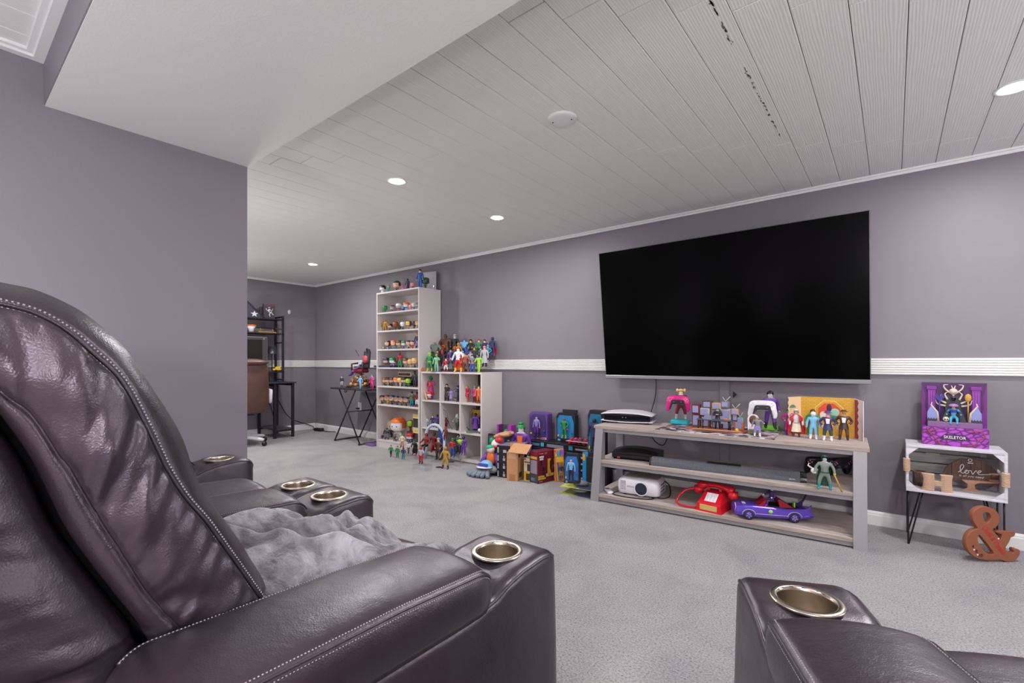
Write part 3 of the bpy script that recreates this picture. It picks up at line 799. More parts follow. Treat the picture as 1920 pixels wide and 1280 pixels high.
MB().box(-.25, .25, -.25, .25, .40, .50, b=.04).build('seat', M_bleather, t)
for sg in (-1, 1): MB().tube([(sg*.27, -.22, .52), (sg*.30, -.15, .66), (sg*.30, .12, .67), (sg*.27, .16, .48)], .022, 10).build('armrest', M_white, t)
MB().tube([(0, 0, .1), (0, 0, .40)], .03, 14).build('gas_lift', M_blackm, t); MB().box(-.12, .12, -.14, .14, .37, .40).build('tilt_plate', M_blackm, t)
for k in range(5):
    a = 2*pi*k/5+.35
    lg = MB().tube([(0, 0, .10), (.17*cos(a), .17*sin(a), .095), (.31*cos(a), .31*sin(a), .075)], [.03, .026, .018], 10).build('leg', M_white, t)
    MB().ell((.32*cos(a), .32*sin(a), .03), (.03, .03, .03), nu=12, nv=8).build('caster', M_black, lg)
# power strip and cords
p = at(598, 808, Z=0)
t = thing('power_adapter', 'black power adapter lying on the carpet in the room corner', 'adapter', (p.x, p.y, 0), .25)
MB().box(-.075, .075, -.032, .032, 0, .046, b=.008).build('case', M_black, t)
MB().tube([(.075, 0, .02), (.16, -.03, .008), (.30, .03, .006), (.45, .10, .05), (.62, .13, .25)], .005).build('cord', M_black, t)
p0 = at(527, 705, X=-6.84)
tag(MB().tube(catmull([(-6.86, 3.02, .86), (-6.85, 3.05, .70), (-6.84, 3.16, .45), (-6.83, 3.32, .20), (p.x-.28, p.y+.04, .05), (p.x-.16, p.y-.0, .012), (p.x-.085, p.y, .02)], 5), .0055).build('electric_cable', M_black), 'black cord running from the hutch down to the power adapter', 'cord')
tag(MB().tube(catmull([(-6.86, 2.98, .86), (-6.86, 2.99, .6), (-6.86, 3.08, .3), (-6.86, 3.14, .1)], 5), .004).build('electric_cable', M_black), 'thin black cord hanging straight behind the desk leg', 'cord')
# ================================================================ FOLDING TABLE
t = thing('folding_table', 'black folding tray table with crossed legs in the corner', 'table', (0, 0, 0))
TX0, TX1, TY0, TY1, TZ = -5.67, -4.88, 3.27, 3.69, .692
MB().box(TX0, TX1, TY0, TY1, TZ-.022, TZ, b=.006).build('tabletop', base('black_tray', (48, 46, 52), .4), t)
for y in (3.30, 3.665):
    MB().tube([(-5.50, y, TZ-.022), (-5.06, y+.012, .008)], .009, 8).build('leg', M_blackm, t)
    MB().tube([(-5.14, y, TZ-.022), (-5.60, y-.004, .008)], .009, 8).build('leg', M_blackm, t)
for x in (-5.60, -5.06): MB().tube([(x, 3.29, .012), (x, 3.68, .012)], .009, 8).build('foot_bar', M_blackm, t)
MB().tube([(-5.32, 3.30, TZ-.30), (-5.32, 3.66, TZ-.30)], .006, 8).build('hinge_rod', M_blackm, t)
MB().tube(catmull([(-5.35, 3.29, TZ-.02), (-5.34, 3.28, TZ-.05), (-5.31, 3.28, TZ-.05), (-5.31, 3.29, TZ-.025)], 4), .005, 6).build('latch', M_blackm, t)
tag(MB().box(-5.03, -4.87, 3.36, 3.66, 0, .02, b=.003).build('flat_box', pm((120, 88, 150))), 'flat purple box on the carpet under the folding table', 'box')
# ================================================================ CRATE TABLE
t = thing('crate_table', 'white washed wooden crate on black hairpin legs used as a side table', 'side table', (0, 0, 0))
KX0, KX1, KY0, KY1, KZ0, KZ1 = .055, .452, 3.44, 3.70, .300, .557
dz = .012
for k in range(3):
    y0 = KY0+(KY1-KY0)*k/3; y1 = KY0+(KY1-KY0)*(k+1)/3-.003
    MB().box(KX0, KX1, y0, y1, KZ1-dz, KZ1, b=.0015).build('plank', M_wash, t); MB().box(KX0, KX1, y0, y1, KZ0, KZ0+dz, b=.0015).build('plank', M_wash, t)
nb = 4; hb = (KZ1-KZ0-2*dz)/nb
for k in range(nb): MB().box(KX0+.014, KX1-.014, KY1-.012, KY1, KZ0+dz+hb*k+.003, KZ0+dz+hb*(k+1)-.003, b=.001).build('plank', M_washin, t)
for sg, x in ((1, KX0), (-1, KX1-.012)):
    for y in (KY0, KY1-.03): MB().box(x, x+.012, y, y+.028, KZ0+dz, KZ1-dz, b=.001).build('post', M_wash, t)
    for k in range(2):
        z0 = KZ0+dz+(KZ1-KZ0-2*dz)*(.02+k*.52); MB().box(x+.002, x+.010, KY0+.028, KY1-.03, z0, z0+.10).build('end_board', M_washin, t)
    cx = x+.012 if sg > 0 else x
    for zz, sz in ((KZ0+dz, 1), (KZ1-dz, -1)):
        for y in (KY0+.002, KY1-.026): MB().prism([(cx, zz), (cx+sg*.042, zz), (cx, zz+sz*.042)], y, y+.012, 'y').build('corner_brace', M_wash, t)
M_rope = base('jute_rope', (212, 176, 150), .85); v = coords(M_rope); bump(M_rope, noisy(M_rope, v, 300, 3, .7), .7, .003)
for x, z in ((KX0+.003, .445), (KX1-.006, .418)):
    mb = MB()
    for k in range(9):
        z0 = z-.032+.008*k
        mb.tube([(x+.012*cos(a), KY0+.012+.017*sin(a), z0+.001*sin(a)) for a in [2*pi*j/16 for j in range(16)]], .0042, 6, loop=True)
    o = mb.build('rope_wrap', M_rope, t); o['kind'] = 'stuff'
for lx, ly, dx, dy in ((KX0+.01, KY0+.03, 1, 1), (KX0+.01, KY1-.03, 1, -1), (KX1-.01, KY0+.03, -1, 1), (KX1-.01, KY1-.03, -1, -1)):
    fx, fy = lx-dx*.002, ly-dy*.012
    MB().tube(catmull([(lx, ly, KZ0), (fx+dx*.002, fy, .02), (fx+dx*.004, fy, .004), (fx+dx*.008, fy, .02), (lx+dx*.065, ly+dy*.02, KZ0)], 4), .0042, 8).build('leg', M_black, t)
    MB().box(min(lx, lx+dx*.075)-.008, max(lx, lx+dx*.075)+.008, min(ly, ly+dy*.03)-.01, max(ly, ly+dy*.03)+.01, KZ0-.004, KZ0).build('leg_plate', M_black, t)
MB().box(KX0+.095, KX0+.155, KY1-.0135, KY1-.012, .475, .488).build('paper_label', base('kraft_label', (196, 186, 160), .7), t)
MB().box(KX1-.075, KX1-.05, KY1-.0135, KY1-.012, .488, .505).build('price_sticker', M_white, t)
MB().ell((KX0+.115, KY1-.018, .528), (.005, .002, .003), nu=8, nv=6).build('knot', pm('go'), t)
KB = KZ0+dz
# stump, letter H, love tree sign
bark = base('bark', (92, 74, 66), .9); v = coords(bark, (1, 1, .3)); bump(bark, noisy(bark, v, 90, 5, .7), 1.0, .006); setcol(bark, ramp(bark, noisy(bark, v, 80, 4), [(.35, (64, 48, 42)), (.65, (120, 100, 90))]))
p = at(1725, 905, Y=3.58)
t = thing('wood_stump', 'small hollowed log cup with bark at the left inside the crate', 'log cup', (p.x, 3.58, KB))
MB().lathe([(.030, 0), (.033, .02), (.032, .06), (.034, .078), (.027, .080), (.024, .07), (.022, .03), (0, .03)], 22).build('log', bark, t)
MB().lathe([(.0335, .0785), (.028, .082), (.024, .0785)], 22).build('cut_rim', base('cut_wood', (150, 100, 76), .7), t)
p = at(1757, 920, Y=3.475)
t = thing('letter_h', 'rope wrapped letter H standing in front of the log cup', 'letter', (p.x, 3.475, KB), .12)
hp_ = [(-.066, 0), (-.014, 0), (-.020, .014), (-.016, .030), (.016, .030), (.020, .014), (.014, 0), (.066, 0), (.058, .02), (.056, .06), (.064, .092), (.012, .092), (.018, .075), (.016, .055), (-.016, .055), (-.018, .075), (-.012, .092), (-.064, .092), (-.056, .06), (-.058, .02)]
MB().prism(hp_, -.012, .016, 'y').build('letter_body', M_rope, t)
mb = MB()
for sx in (-1, 1):
    for k in range(14):
        z0 = .005+.0063*k; mb.tube([(sx*.012+sx*.002*abs(k-7)/7, -.013, z0), (sx*.0615-sx*.004*(1-abs(k-7)/7), -.013, z0+.004)], .0033, 5)
for k in range(4): mb.tube([(-.018, -.013, .033+.006*k), (.018, -.013, .035+.006*k)], .0033, 5)
q = mb.build('rope_wrap', M_rope, t); q['kind'] = 'stuff'
p = at(1818, 920, Y=3.60)
t = thing('tree_sign', 'brown wooden tree shaped sign with white love lettering inside the crate', 'sign', (p.x+.005, 3.60, KB), .06)
walnut = wood('walnut_board', (84, 58, 46), (100, 72, 58), (116, 84, 66), (14, 14, 1.2)); trunkw = wood('pale_trunk_wood', (166, 120, 94), (186, 138, 110), (200, 152, 122))
R = .118
def crown(x):
    r2 = 1-(x/R)**2
    return (.045+.012*abs(sin(x*95)), .052+.128*max(r2, 0)**.5*(1-.05*abs(sin(x*70))))
nbd = 6
for k in range(nbd):
    xa = -R+2*R*k/nbd+.0008; xb = -R+2*R*(k+1)/nbd-.0008; n = 8
    top = [(xa+(xb-xa)*j/n, crown(min(max(xa+(xb-xa)*j/n, -R*.992), R*.992))[1]) for j in range(n+1)]
    bot = [(xa+(xb-xa)*j/n, crown(xa+(xb-xa)*j/n)[0]) for j in range(n+1)]
    MB().prism(bot+top[::-1], -.006, .006, 'y').build('board', walnut, t)
MB().prism([(-.05, 0), (.05, 0), (.03, .006), (.016, .016), (.013, .036), (.03, .048), (.07, .052), (.105, .056), (.115, .066), (.06, .062), (-.04, .058), (-.03, .05), (-.013, .036), (-.016, .016), (-.03, .006)], -.010, -.0062, 'y').build('trunk', trunkw, t)
lv = MB()
def stroke(mbx, pts, r, y, n=5): mbx.tube([(a.x, y, a.z) for a in catmull([(x, 0, z) for x, z in pts], n)], r, 6)
lw = base('white_lettering', (236, 232, 226), .5)
stroke(lv, [(-.052, .098), (-.040, .110), (-.030, .132), (-.036, .142), (-.044, .128), (-.042, .102), (-.034, .094), (-.024, .1)], .0024, -.009)
stroke(lv, [(-.024, .1), (-.016, .112), (-.022, .112), (-.026, .1), (-.018, .094), (-.010, .102), (-.014, .112)], .0022, -.009)
stroke(lv, [(-.012, .108), (-.002, .112), (.004, .096), (.008, .096), (.018, .114), (.022, .110)], .0022, -.009)
stroke(lv, [(.022, .104), (.036, .108), (.038, .116), (.030, .114), (.026, .102), (.034, .095), (.052, .098), (.078, .102)], .0022, -.009)
o = lv.build('lettering', lw, t)
text('is all you need', .017, lw, t, Matrix.Translation((0, -.0065, .080)) @ Matrix.Rotation(pi/2, 4, 'X'), .0006, shear=.25)
MB().lathe([(.006, 0), (.009, 0), (.009, .0015), (.006, .0015)], 16, M=Matrix.Translation((-.004, -.006, .168)) @ Matrix.Rotation(pi/2, 4, 'X')).box(-.014, .008, -.0075, -.006, .150, .155).build('emblem', lw, t)
for x, z in ((.085, .105), (.085, .07)): MB().box(x-.014, x+.022, -.0075, -.0062, z-.005, z+.004, b=.0003).build('pale_mark', trunkw, t)
# ampersand
p = at(1858, 1052, Z=0)
copper = base('copper_brown_paint', (148, 88, 62), .5)
def amp():
    S_ = 2.41/FPX
    q = lambda lst: [((x-1858)*S_, (1052-y)*S_) for x, y in lst]
    sc = lambda lst: [(1640+a/4.92, 810+b/4.92) for a, b in lst]
    outer = q(sc([(985,700),(1040,708),(1095,735),(1125,785),(1120,850),(1090,890),(1062,905),(1110,965),(1140,1010),(1158,970),(1150,945),(1112,938),(1112,925),(1262,932),(1262,968),(1235,978),(1222,1010),(1195,1055),(1178,1080),(1200,1105),(1235,1125),(1268,1118),(1262,1095),(1275,1085),(1315,1100),(1310,1140),(1280,1180),(1240,1200),(1190,1198),(1130,1180),(1060,1188),(985,1182),(920,1165),(862,1120),(832,1060),(830,1000),(850,950),(890,915),(940,900),(905,850),(888,800),(895,750),(930,715)]))
    h1 = q(sc([(1010,745),(1045,762),(1058,800),(1040,835),(1012,852),(990,820),(975,785),(982,755)]))
    h2 = q(sc([(950,955),(1000,1010),(1050,1075),(1085,1128),(1050,1140),(1000,1118),(955,1070),(930,1010),(932,970)]))
    cu = D.curves.new('ampersand', 'CURVE'); cu.dimensions = '2D'; cu.fill_mode = 'BOTH'; cu.extrude = .010; cu.bevel_depth = .0018; cu.bevel_resolution = 1
    for L in (outer, h1, h2):
        L = [(a.x, a.y) for a in catmull([(x, y, 0) for x, y in L], 3, True)]
        sp = cu.splines.new('POLY'); sp.points.add(len(L)-1); sp.use_cyclic_u = True
        for i, (x, y) in enumerate(L): sp.points[i].co = (x, y, 0, 1)
    o = D.objects.new('tmp', cu); COL.objects.link(o)
    me = D.meshes.new_from_object(o.evaluated_get(bpy.context.evaluated_depsgraph_get())); D.objects.remove(o)
    me.transform(Matrix.Rotation(pi/2, 4, 'X')); me.materials.clear(); me.materials.append(copper); return me
t = thing('ampersand_sign', 'copper brown ampersand sign with red handwriting leaning by the crate legs', 'sign', (p.x, p.y, .002), YAW)
me = amp(); zmin = min(v_.co.z for v_ in me.vertices); me.transform(Matrix.Translation((0, 0, -zmin)))
link('sign_body', me, t)
redink = base('red_paint_pen', (206, 30, 40), .5)
Mw = Matrix.Translation((.002, -.0125, .112)) @ Matrix.Rotation(pi/2, 4, 'X') @ Matrix.Rotation(radians(-53), 4, 'Z')
text('Chelli & Dennis', .036, redink, t, Mw, .0004, shear=.3, sx=.78)
ink = base('black_paint_pen', (30, 22, 22), .6)
for s_, x, z, m_ in (('4', -.103, .064, ink), ('8', -.086, .040, ink), ('10', -.066, .018, ink)): text(s_, .024, m_, t, Matrix.Translation((x, -.0125, z+.014)) @ Matrix.Rotation(pi/2, 4, 'X'), .0004)
heart = [(0, -.006), (.006, .001), (.005, .005), (.0015, .005), (0, .003), (-.0015, .005), (-.005, .005), (-.006, .001)]
for x, z in ((.026, .118), (-.098, .062), (-.080, .036)): MB().prism([(x+a*.8, z+b_*.8) for a, b_ in heart], -.0131, -.0118, 'y').build('heart', M_white, t)
# ================================================================ TOY FIGURE KIT
def skinned(name, nodes, edges, sub=1):
    me = D.meshes.new('sk'); me.from_pydata([n[0] for n in nodes], edges, [])
    o = D.objects.new('sk', me); COL.objects.link(o)
    md = o.modifiers.new('s', 'SKIN'); md.use_smooth_shade = True
    for i, n in enumerate(nodes):
        sv = me.skin_vertices[0].data[i]; r = n[1]; sv.radius = (r, r) if not isinstance(r, tuple) else r
        sv.use_root = (i == 0)
    m2 = o.modifiers.new('u', 'SUBSURF'); m2.levels = sub; m2.render_levels = sub
    out = D.meshes.new_from_object(o.evaluated_get(bpy.context.evaluated_depsgraph_get()))
    D.objects.remove(o); D.meshes.remove(me); out.name = name
    return out
def regions(me, nodes, edges, reg, nslots):
    segs = [(Vector(nodes[a][0]), Vector(nodes[b][0]), reg[i]) for i, (a, b) in enumerate(edges)]
    while len(me.materials) < nslots: me.materials.append(pm('gy'))
    for p in me.polygons:
        c = p.center; best = 1e9
        for a, b, r in segs:
            d = b-a; t = max(0, min(1, (c-a).dot(d)/max(d.length_squared, 1e-9))); dd = (a+d*t-c).length
            if dd < best: best = dd; p.material_index = r
        p.use_smooth = True
    zmin = min(v_.co.z for v_ in me.vertices); me.transform(Matrix.Translation((0, 0, -zmin))); me['drop'] = zmin
    return me
# slots: 0 skin 1 top 2 legs 3 boots 4 hands
def pose(b=1.0, leg=.075, elb=(.175, .0, .62), hnd=(.185, -.03, .46), elr=None, hnr=None, sit=False, step=0.0, sh=.125, head=.066):
    N = [((0, 0, .50), (.085*b, .065*b)), ((0, 0, .62), (.078*b, .06*b)), ((0, 0, .735), (.095*b, .068*b)), ((0, 0, .815), (.04, .04)), ((0, -.008, .895), (head, head*1.08)), ((0, -.005, .945), (head*.8, head*.85))]
    E = [(0, 1), (1, 2), (2, 3), (3, 4), (4, 5)]; R = [1, 1, 1, 0, 0]
    for sg in (1, -1):
        e = elb if sg > 0 or elr is None else elr; h = hnd if sg > 0 or hnr is None else hnr
        k = len(N)
        N += [((sg*sh, 0, .775), .05*b), ((sg*e[0], e[1], e[2]), .038*b), ((sg*h[0], h[1], h[2]), .03*b), ((sg*(h[0]+(h[0]-e[0])*.25), h[1]+(h[1]-e[1])*.25, h[2]+(h[2]-e[2])*.25), .027)]
        E += [(2, k), (k, k+1), (k+1, k+2), (k+2, k+3)]; R += [1, 1, 1, 4]
        k = len(N)
        if sit: N += [((sg*.07, -.04, .47), .065*b), ((sg*.09, -.24, .47), .05*b), ((sg*.09, -.25, .30), .036), ((sg*.09, -.33, .255), .028)]
        else:
            s = step*sg
            N += [((sg*.06, 0, .455), .064*b), ((sg*(leg-.005), -.012-s*.5, .265), .05*b), ((sg*leg*1.06, .005-s, .055), .036), ((sg*leg*1.15, -.075-s, .026), .029)]
        E += [(0, k), (k, k+1), (k+1, k+2), (k+2, k+3)]; R += [2, 2, 2, 3] 
    me = skinned('body', N, E); me = regions(me, N, E, R, 5)
    if not sit:
        for p in me.polygons:
            if p.material_index == 2 and p.center.z < .17: p.material_index = 3
    return me
MAN = {'stand': pose(), 'wide': pose(leg=.12, elb=(.20, .0, .64), hnd=(.22, -.05, .50)), 'reach': pose(leg=.09, elb=(.21, -.04, .66), hnd=(.24, -.17, .66), elr=(.18, 0, .62), hnr=(.20, -.03, .46), step=.03),
    'hips': pose(leg=.09, elb=(.215, .03, .645), hnd=(.13, -.06, .54)), 'walk': pose(leg=.07, step=.09, elb=(.18, .04, .62), hnd=(.19, -.02, .48), elr=(.18, -.03, .62), hnr=(.17, -.13, .55)),
    'bulk': pose(b=1.65, leg=.13, sh=.19, elb=(.29, 0, .62), hnd=(.29, -.06, .45), head=.058), 'sit': pose(sit=True, elb=(.20, -.03, .63), hnd=(.20, -.16, .60)),
    'cross': pose(leg=.08, elb=(.19, -.03, .62), hnd=(.04, -.12, .66))}
HZ = {k: max(v_.co.z for v_ in m.vertices) for k, m in MAN.items()}
def bobbody():
    N = [((0, 0, .26), (.10, .08)), ((0, 0, .34), (.095, .075)), ((0, 0, .43), (.07, .06))]; E = [(0, 1), (1, 2)]; R = [2, 1]
    for sg in (1, -1):
        k = len(N); N += [((sg*.10, 0, .40), .045), ((sg*.16, -.02, .31), .04), ((sg*.165, -.06, .24), .038)]; E += [(2, k), (k, k+1), (k+1, k+2)]; R += [1, 1, 4]
        k = len(N); N += [((sg*.06, 0, .20), .06), ((sg*.068, 0, .06), .052), ((sg*.07, -.06, .04), .045)]; E += [(0, k), (k, k+1), (k+1, k+2)]; R += [2, 3, 3]
    return regions(skinned('body', N, E), N, E, R, 5)
BOB = bobbody()
HC, HR = (0, 0, .70), (.315, .28, .285)
BHEAD = MB().ell(HC, HR, .62, 20, 12).mesh('head', [pm('sk')])
EYES = MB().ell((.125, -.262, .66), (.036, .02, .044), nu=8, nv=6).ell((-.125, -.262, .66), (.036, .02, .044), nu=8, nv=6).mesh('eyes', [pm('bk')])
g = lambda kp, s=1.06, up=.01: MB().ell((0, .008, .70+up), (HR[0]*s, HR[1]*s, HR[2]*s), .62, 24, 14, keep=kp)
HAIRS = {'short': g(lambda x, y, z: z > .15 or (y > -.35 and z > -.45), 1.08).mesh('hair', [pm('bk')]),
    'long': g(lambda x, y, z: z > .2 or y > -.5 and abs(x) > .5 or y > .1, 1.12).mesh('hair', [pm('bk')]),
    'cap': g(lambda x, y, z: z > .22, 1.08, .02).lathe([(.0, .0), (.34, 0), (.34, .02), (0, .02)], 20, M=Matrix.Translation((0, -.10, .765)) @ Matrix.Diagonal((.85, 1, 1, 1))).mesh('cap', [pm('bk')]),
    'hood': g(lambda x, y, z: y > -.55 and (y > -.3 or abs(x) > .55 or z > .45 or z < -.6), 1.10, 0).mesh('hood', [pm('bk')]),
    'spike': g(lambda x, y, z: z > .2 or (y > -.3 and z > -.3), 1.08).ell((0, -.08, .98), (.20, .16, .09), nu=12, nv=8).ell((.1, .05, 1.0), (.14, .14, .08), nu=12, nv=8).mesh('hair', [pm('bk')]),
    'pig': g(lambda x, y, z: z > .35 or (y > .1 and z > -.4)).ell((.34, .02, .78), (.10, .10, .16), nu=12, nv=8).ell((-.34, .02, .78), (.10, .10, .16), nu=12, nv=8).mesh('hair', [pm('bk')]),
    'bun': g(lambda x, y, z: z > .4 or (y > .05 and z > -.3)).ell((0, .06, 1.02), (.13, .13, .11), nu=12, nv=8).mesh('hair', [pm('bk')]),
    'hat': MB().lathe([(.0, .90), (.40, .90), (.42, .93), (.26, .95), (.23, 1.08), (.15, 1.14), (0, 1.15)], 22).mesh('hat', [pm('bk')])}
HAIRS['hat_'] = HAIRS['hat']
MHC = (0, -.002, .93)
mg_ = lambda kp, s=1.0: MB().ell(MHC, (.066*s, .072*s, .075*s), 1, 14, 10, keep=kp)
MHAIR = {'short': mg_(lambda x, y, z: z > .25 or (y > .1 and z > -.5), 1.12).mesh('hair', [pm('bk')]), 'long': mg_(lambda x, y, z: z > .3 or y > .0, 1.22).mesh('hair', [pm('bk')]),
    'hat': MB().lathe([(0, .965), (.115, .965), (.115, .975), (.068, .98), (.064, 1.03), (0, 1.035)], 18).mesh('hat', [pm('bk')]),
    'tophat': MB().lathe([(0, .975), (.11, .975), (.11, .985), (.07, .988), (.075, 1.09), (0, 1.092)], 18).mesh('hat', [pm('bk')]),
    'hood': mg_(lambda x, y, z: y > -.5 or z > .55, 1.24).mesh('hood', [pm('bk')]), 'helm': mg_(lambda x, y, z: True, 1.16).mesh('helmet', [pm('bk')]),
    'spike': mg_(lambda x, y, z: z > .15 or y > .3, 1.15).ell((0, -.01, 1.02), (.05, .06, .03), nu=10, nv=6).mesh('hair', [pm('bk')])}
def cape_mesh(w=.17, z0=.80, z1=.08):
    rows = []
    for k in range(10):
        t = k/9; z = z0+(z1-z0)*t; ww = .11+(w-.11)*min(1, t*1.5)
        rows.append([(ww*sin(a), .075+.05*t+.03*cos(a)-.03+.008*cos(6*a+t), z) for a in [pi*(j/12-.5)*1.1 for j in range(13)]])
    mb = MB().loft(rows, 0, True, False, False); back = [[(x, y+.008, z) for x, y, z in r] for r in rows]
    return mb.loft(back, 0, True, False, False).mesh('cape', [pm('rd')])
CAPE = cape_mesh(); SHCAPE = cape_mesh(.24, .80, .40); WIDECAPE = cape_mesh(.26, .80, .10)
COAT = MB().lathe([(.100, .56), (.115, .45), (.135, .32), (.15, .20)], 18, M=Matrix.Diagonal((1, .78, 1, 1))).mesh('coat_skirt', [pm('bk')])
SHORTCOAT = MB().lathe([(.100, .56), (.115, .47), (.13, .38)], 18, M=Matrix.Diagonal((1, .78, 1, 1))).mesh('coat_skirt', [pm('bk')])
BELT = MB().lathe([(.092, .50), (.104, .505), (.104, .535), (.090, .54)], 16, M=Matrix.Diagonal((1, .80, 1, 1))).mesh('belt', [pm('bk')])
MANTLE = MB().loft([[(r*sin(a), -r*.72*cos(a)*-1, z) for a in [.45+(2*pi-.9)*j/16-pi for j in range(17)]] for r, z in ((.06, .83), (.15, .79), (.19, .70), (.20, .60))], 0, True, False, False).mesh('mantle', [pm('rd')])
MEYES = MB().ell((.024, -.074, .915), (.009, .006, .007), nu=6, nv=4).ell((-.024, -.074, .915), (.009, .006, .007), nu=6, nv=4).mesh('eyes', [pm('bk')])
VEST = MB().prism([(-.04, .60), (.04, .60), (.055, .77), (-.055, .77)], -.082, -.066, 'y').mesh('shirt_front', [pm('wh')])
def setm(o, i, m):
    s = o.material_slots[i]; s.link = 'OBJECT'; s.material = m
def part(name, me, t, col, rough=.42):
    o = link(name, me, t); setm(o, 0, pm(col, rough)); return o
def bob(loc, h, cols, style, label, group, rz=.15):
    sk, hr, tp, lg = (cols.split()+['bk']*4)[:4]
    t = thing('bobblehead_toy', label, 'toy figure', loc, rz, group); t.scale = (h, h, h)
    bd = link('body', BOB, t)
    for i, k in enumerate((sk, tp, lg, lg, sk)): setm(bd, i, pm(k))
    hd = part('head', BHEAD, t, sk); part('eyes', EYES, hd, 'bk', .2)
    if style and style != 'none': part({'cap': 'cap', 'hood': 'hood', 'hat': 'hat'}.get(style, 'hair'), HAIRS[style], t, hr)
    return t
def man(loc, h, kind, cols, style, label, group, rz=.15, cape=None, coat=None, belt=None, shcape=None, wcape=None, eyes=True, vest=None, sc=None, tilt=0.0, scoat=None, hands=None, mantle=None):
    sk, hr, tp, lg, bt = (cols.split()+['bk']*5)[:5]
    t = thing('action_figure', label, 'toy figure', loc, rz, group)
    s = h/(HZ[kind] if style not in ('tophat',) else HZ[kind]*1.08)
    t.scale = (s*1.12, s*1.12, s)
    if tilt: t.rotation_euler = (tilt, 0, rz)
    bd = link('body', MAN[kind], t)
    for i, k in enumerate((sk, tp, lg, bt, hands or sk)): setm(bd, i, pm(k))
    if style and style != 'none': part({'hat': 'hat', 'tophat': 'hat', 'hood': 'hood', 'helm': 'helmet'}.get(style, 'hair'), MHAIR[style], t, hr)
    if eyes: part('eyes', MEYES, t, 'bk', .2)
    if cape: part('cape', CAPE, t, cape)
    if shcape: part('cape', SHCAPE, t, shcape)
    if wcape: part('cape', WIDECAPE, t, wcape)
    if coat: part('coat_skirt', COAT, t, coat)
    if scoat: part('coat_skirt', SHORTCOAT, t, scoat)
    if belt: part('belt', BELT, t, belt)
    if vest: part('shirt_front', VEST, t, vest)
    if mantle: part('mantle', MANTLE, t, mantle)
    for o_ in t.children:
        if o_ is not bd: o_.location.z = -MAN[kind]['drop']
    return t
def place(crop, rows, Y, z, suf, group):
    for r in rows:
        x, yt, yf, kind, cols, style, desc = r[:7]; o = r[7] if len(r) > 7 else {}
        px, pt = crop(x, yt); _, pf = crop(x, yf)
        zz = o.pop('z', z); yy = o.pop('Y', Y); full = o.pop('full', None)
        p = at(px, 0, Y=yy); h = (pf-pt)*mpp(p)
        lab = full or (desc+' '+suf)
        if kind == 'bob': bob((p.x, yy, zz), h/1.0, cols, style, lab, group, o.get('rz', .2))
        else: man((p.x, yy, zz), h, kind, cols, style, lab, group, **{'rz': .2, 'eyes': False, **o})
c2 = lambda x, y: (690+x/6.4, 490+y/6.4)
c3 = lambda x, y: (690+x/5.818, 660+y/5.818)
c4 = lambda x, y: (770+x/8.53, 610+y/8.53)
c5 = lambda x, y: (770+x/8, 740+y/8)
# ---- top of the bookcase
place(c2, [(175,262,370,'bob','wh bk wh lg','short','white faced bobblehead toy with black hair'), (245,262,366,'man' and 'reach','ye ye tl tl tl','short','teal and yellow winged toy figure',{'shcape':'ye'}),
    (345,216,345,'bob','sk dg br dbr','spike','bobblehead toy with dark green hair and brown clothes'), (412,255,335,'stand','pk hp hp pk pk','long','small pink toy figure'),
    (475,195,330,'stand','dp bk dp dp bk','short','slim dark purple toy figure',{'coat':'dp'}), (535,232,322,'bob','pk pk dbr bk','none','pink bald bobblehead toy in dark clothes'),
    (625,100,310,'stand','sk dbr bl bl bl','short','tall blue suited toy figure',{'Y':3.46}), (690,190,312,'bob','dg dg ol dg','long','dark green long haired toy')],
    3.50, BH, 'on top of the tall bookcase', 'toys on top of the tall bookcase')
for i, (xa_, xb_, yt_, yb_, nm) in enumerate(((245,325,178,345,'smallest, at left'), (330,412,150,338,'second from left'), (416,500,122,330,'third from left'), (505,755,84,318,'large, at right'))):
    A, B = at(c2(xa_, 0)[0], 0, Y=3.60), at(c2(xb_, 0)[0], 0, Y=3.60); hh = (yb_-yt_)/6.4*mpp(A)
    t = thing('display_case', 'clear plastic display box, %s, on top of the tall bookcase' % nm, 'display case', ((A.x+B.x)/2, 3.63, BH), .2, 'clear display boxes on top of the bookcase')
    w2 = (B.x-A.x)/2
    MB().box(-w2, w2, -.03, .03, 0, hh, b=.002).build('clear_shell', M_clear, t)
    if i == 3: MB().box(-w2*.2, w2-.003, .024, .026, .006, hh*.95).build('back_card', pm((190, 184, 190)), t)
# ---- bookcase shelves
sh1 = 'on the highest bookcase shelf'; sh2 = 'on the second bookcase shelf'; sh3 = 'on the third bookcase shelf'; sh4 = 'on the fourth bookcase shelf'; sh5 = 'on the fifth bookcase shelf'; sh6 = 'on the sixth bookcase shelf'; sh7 = 'on the bottom bookcase shelf'
place(c2, [(205,512,602,'bob','gn gn rd bl','short','green headed bobblehead toy',{'rz':-.5}), (290,508,592,'bob','lg bk dr dr','cap','dark capped bobblehead toy in maroon'), (370,484,584,'bob','lg wh dr rd','short','grey haired bobblehead toy in dark red'),
    (425,474,572,'bob','lb bl bl lb','hood','blue hooded bobblehead toy',{'Y':3.58}), (460,466,572,'bob','wh or_ bl lb','short','orange haired bobblehead toy in blue'), (512,490,562,'bob','pk hp hp pk','none','small pink bobblehead toy'),
    (552,468,558,'bob','cr wh bl bl','hood','cream hooded bobblehead toy in blue'), (597,470,552,'bob','lg gy gy lg','short','pale grey bobblehead toy')], 3.47, SHELF[0], sh1, 'toys on the highest bookcase shelf')
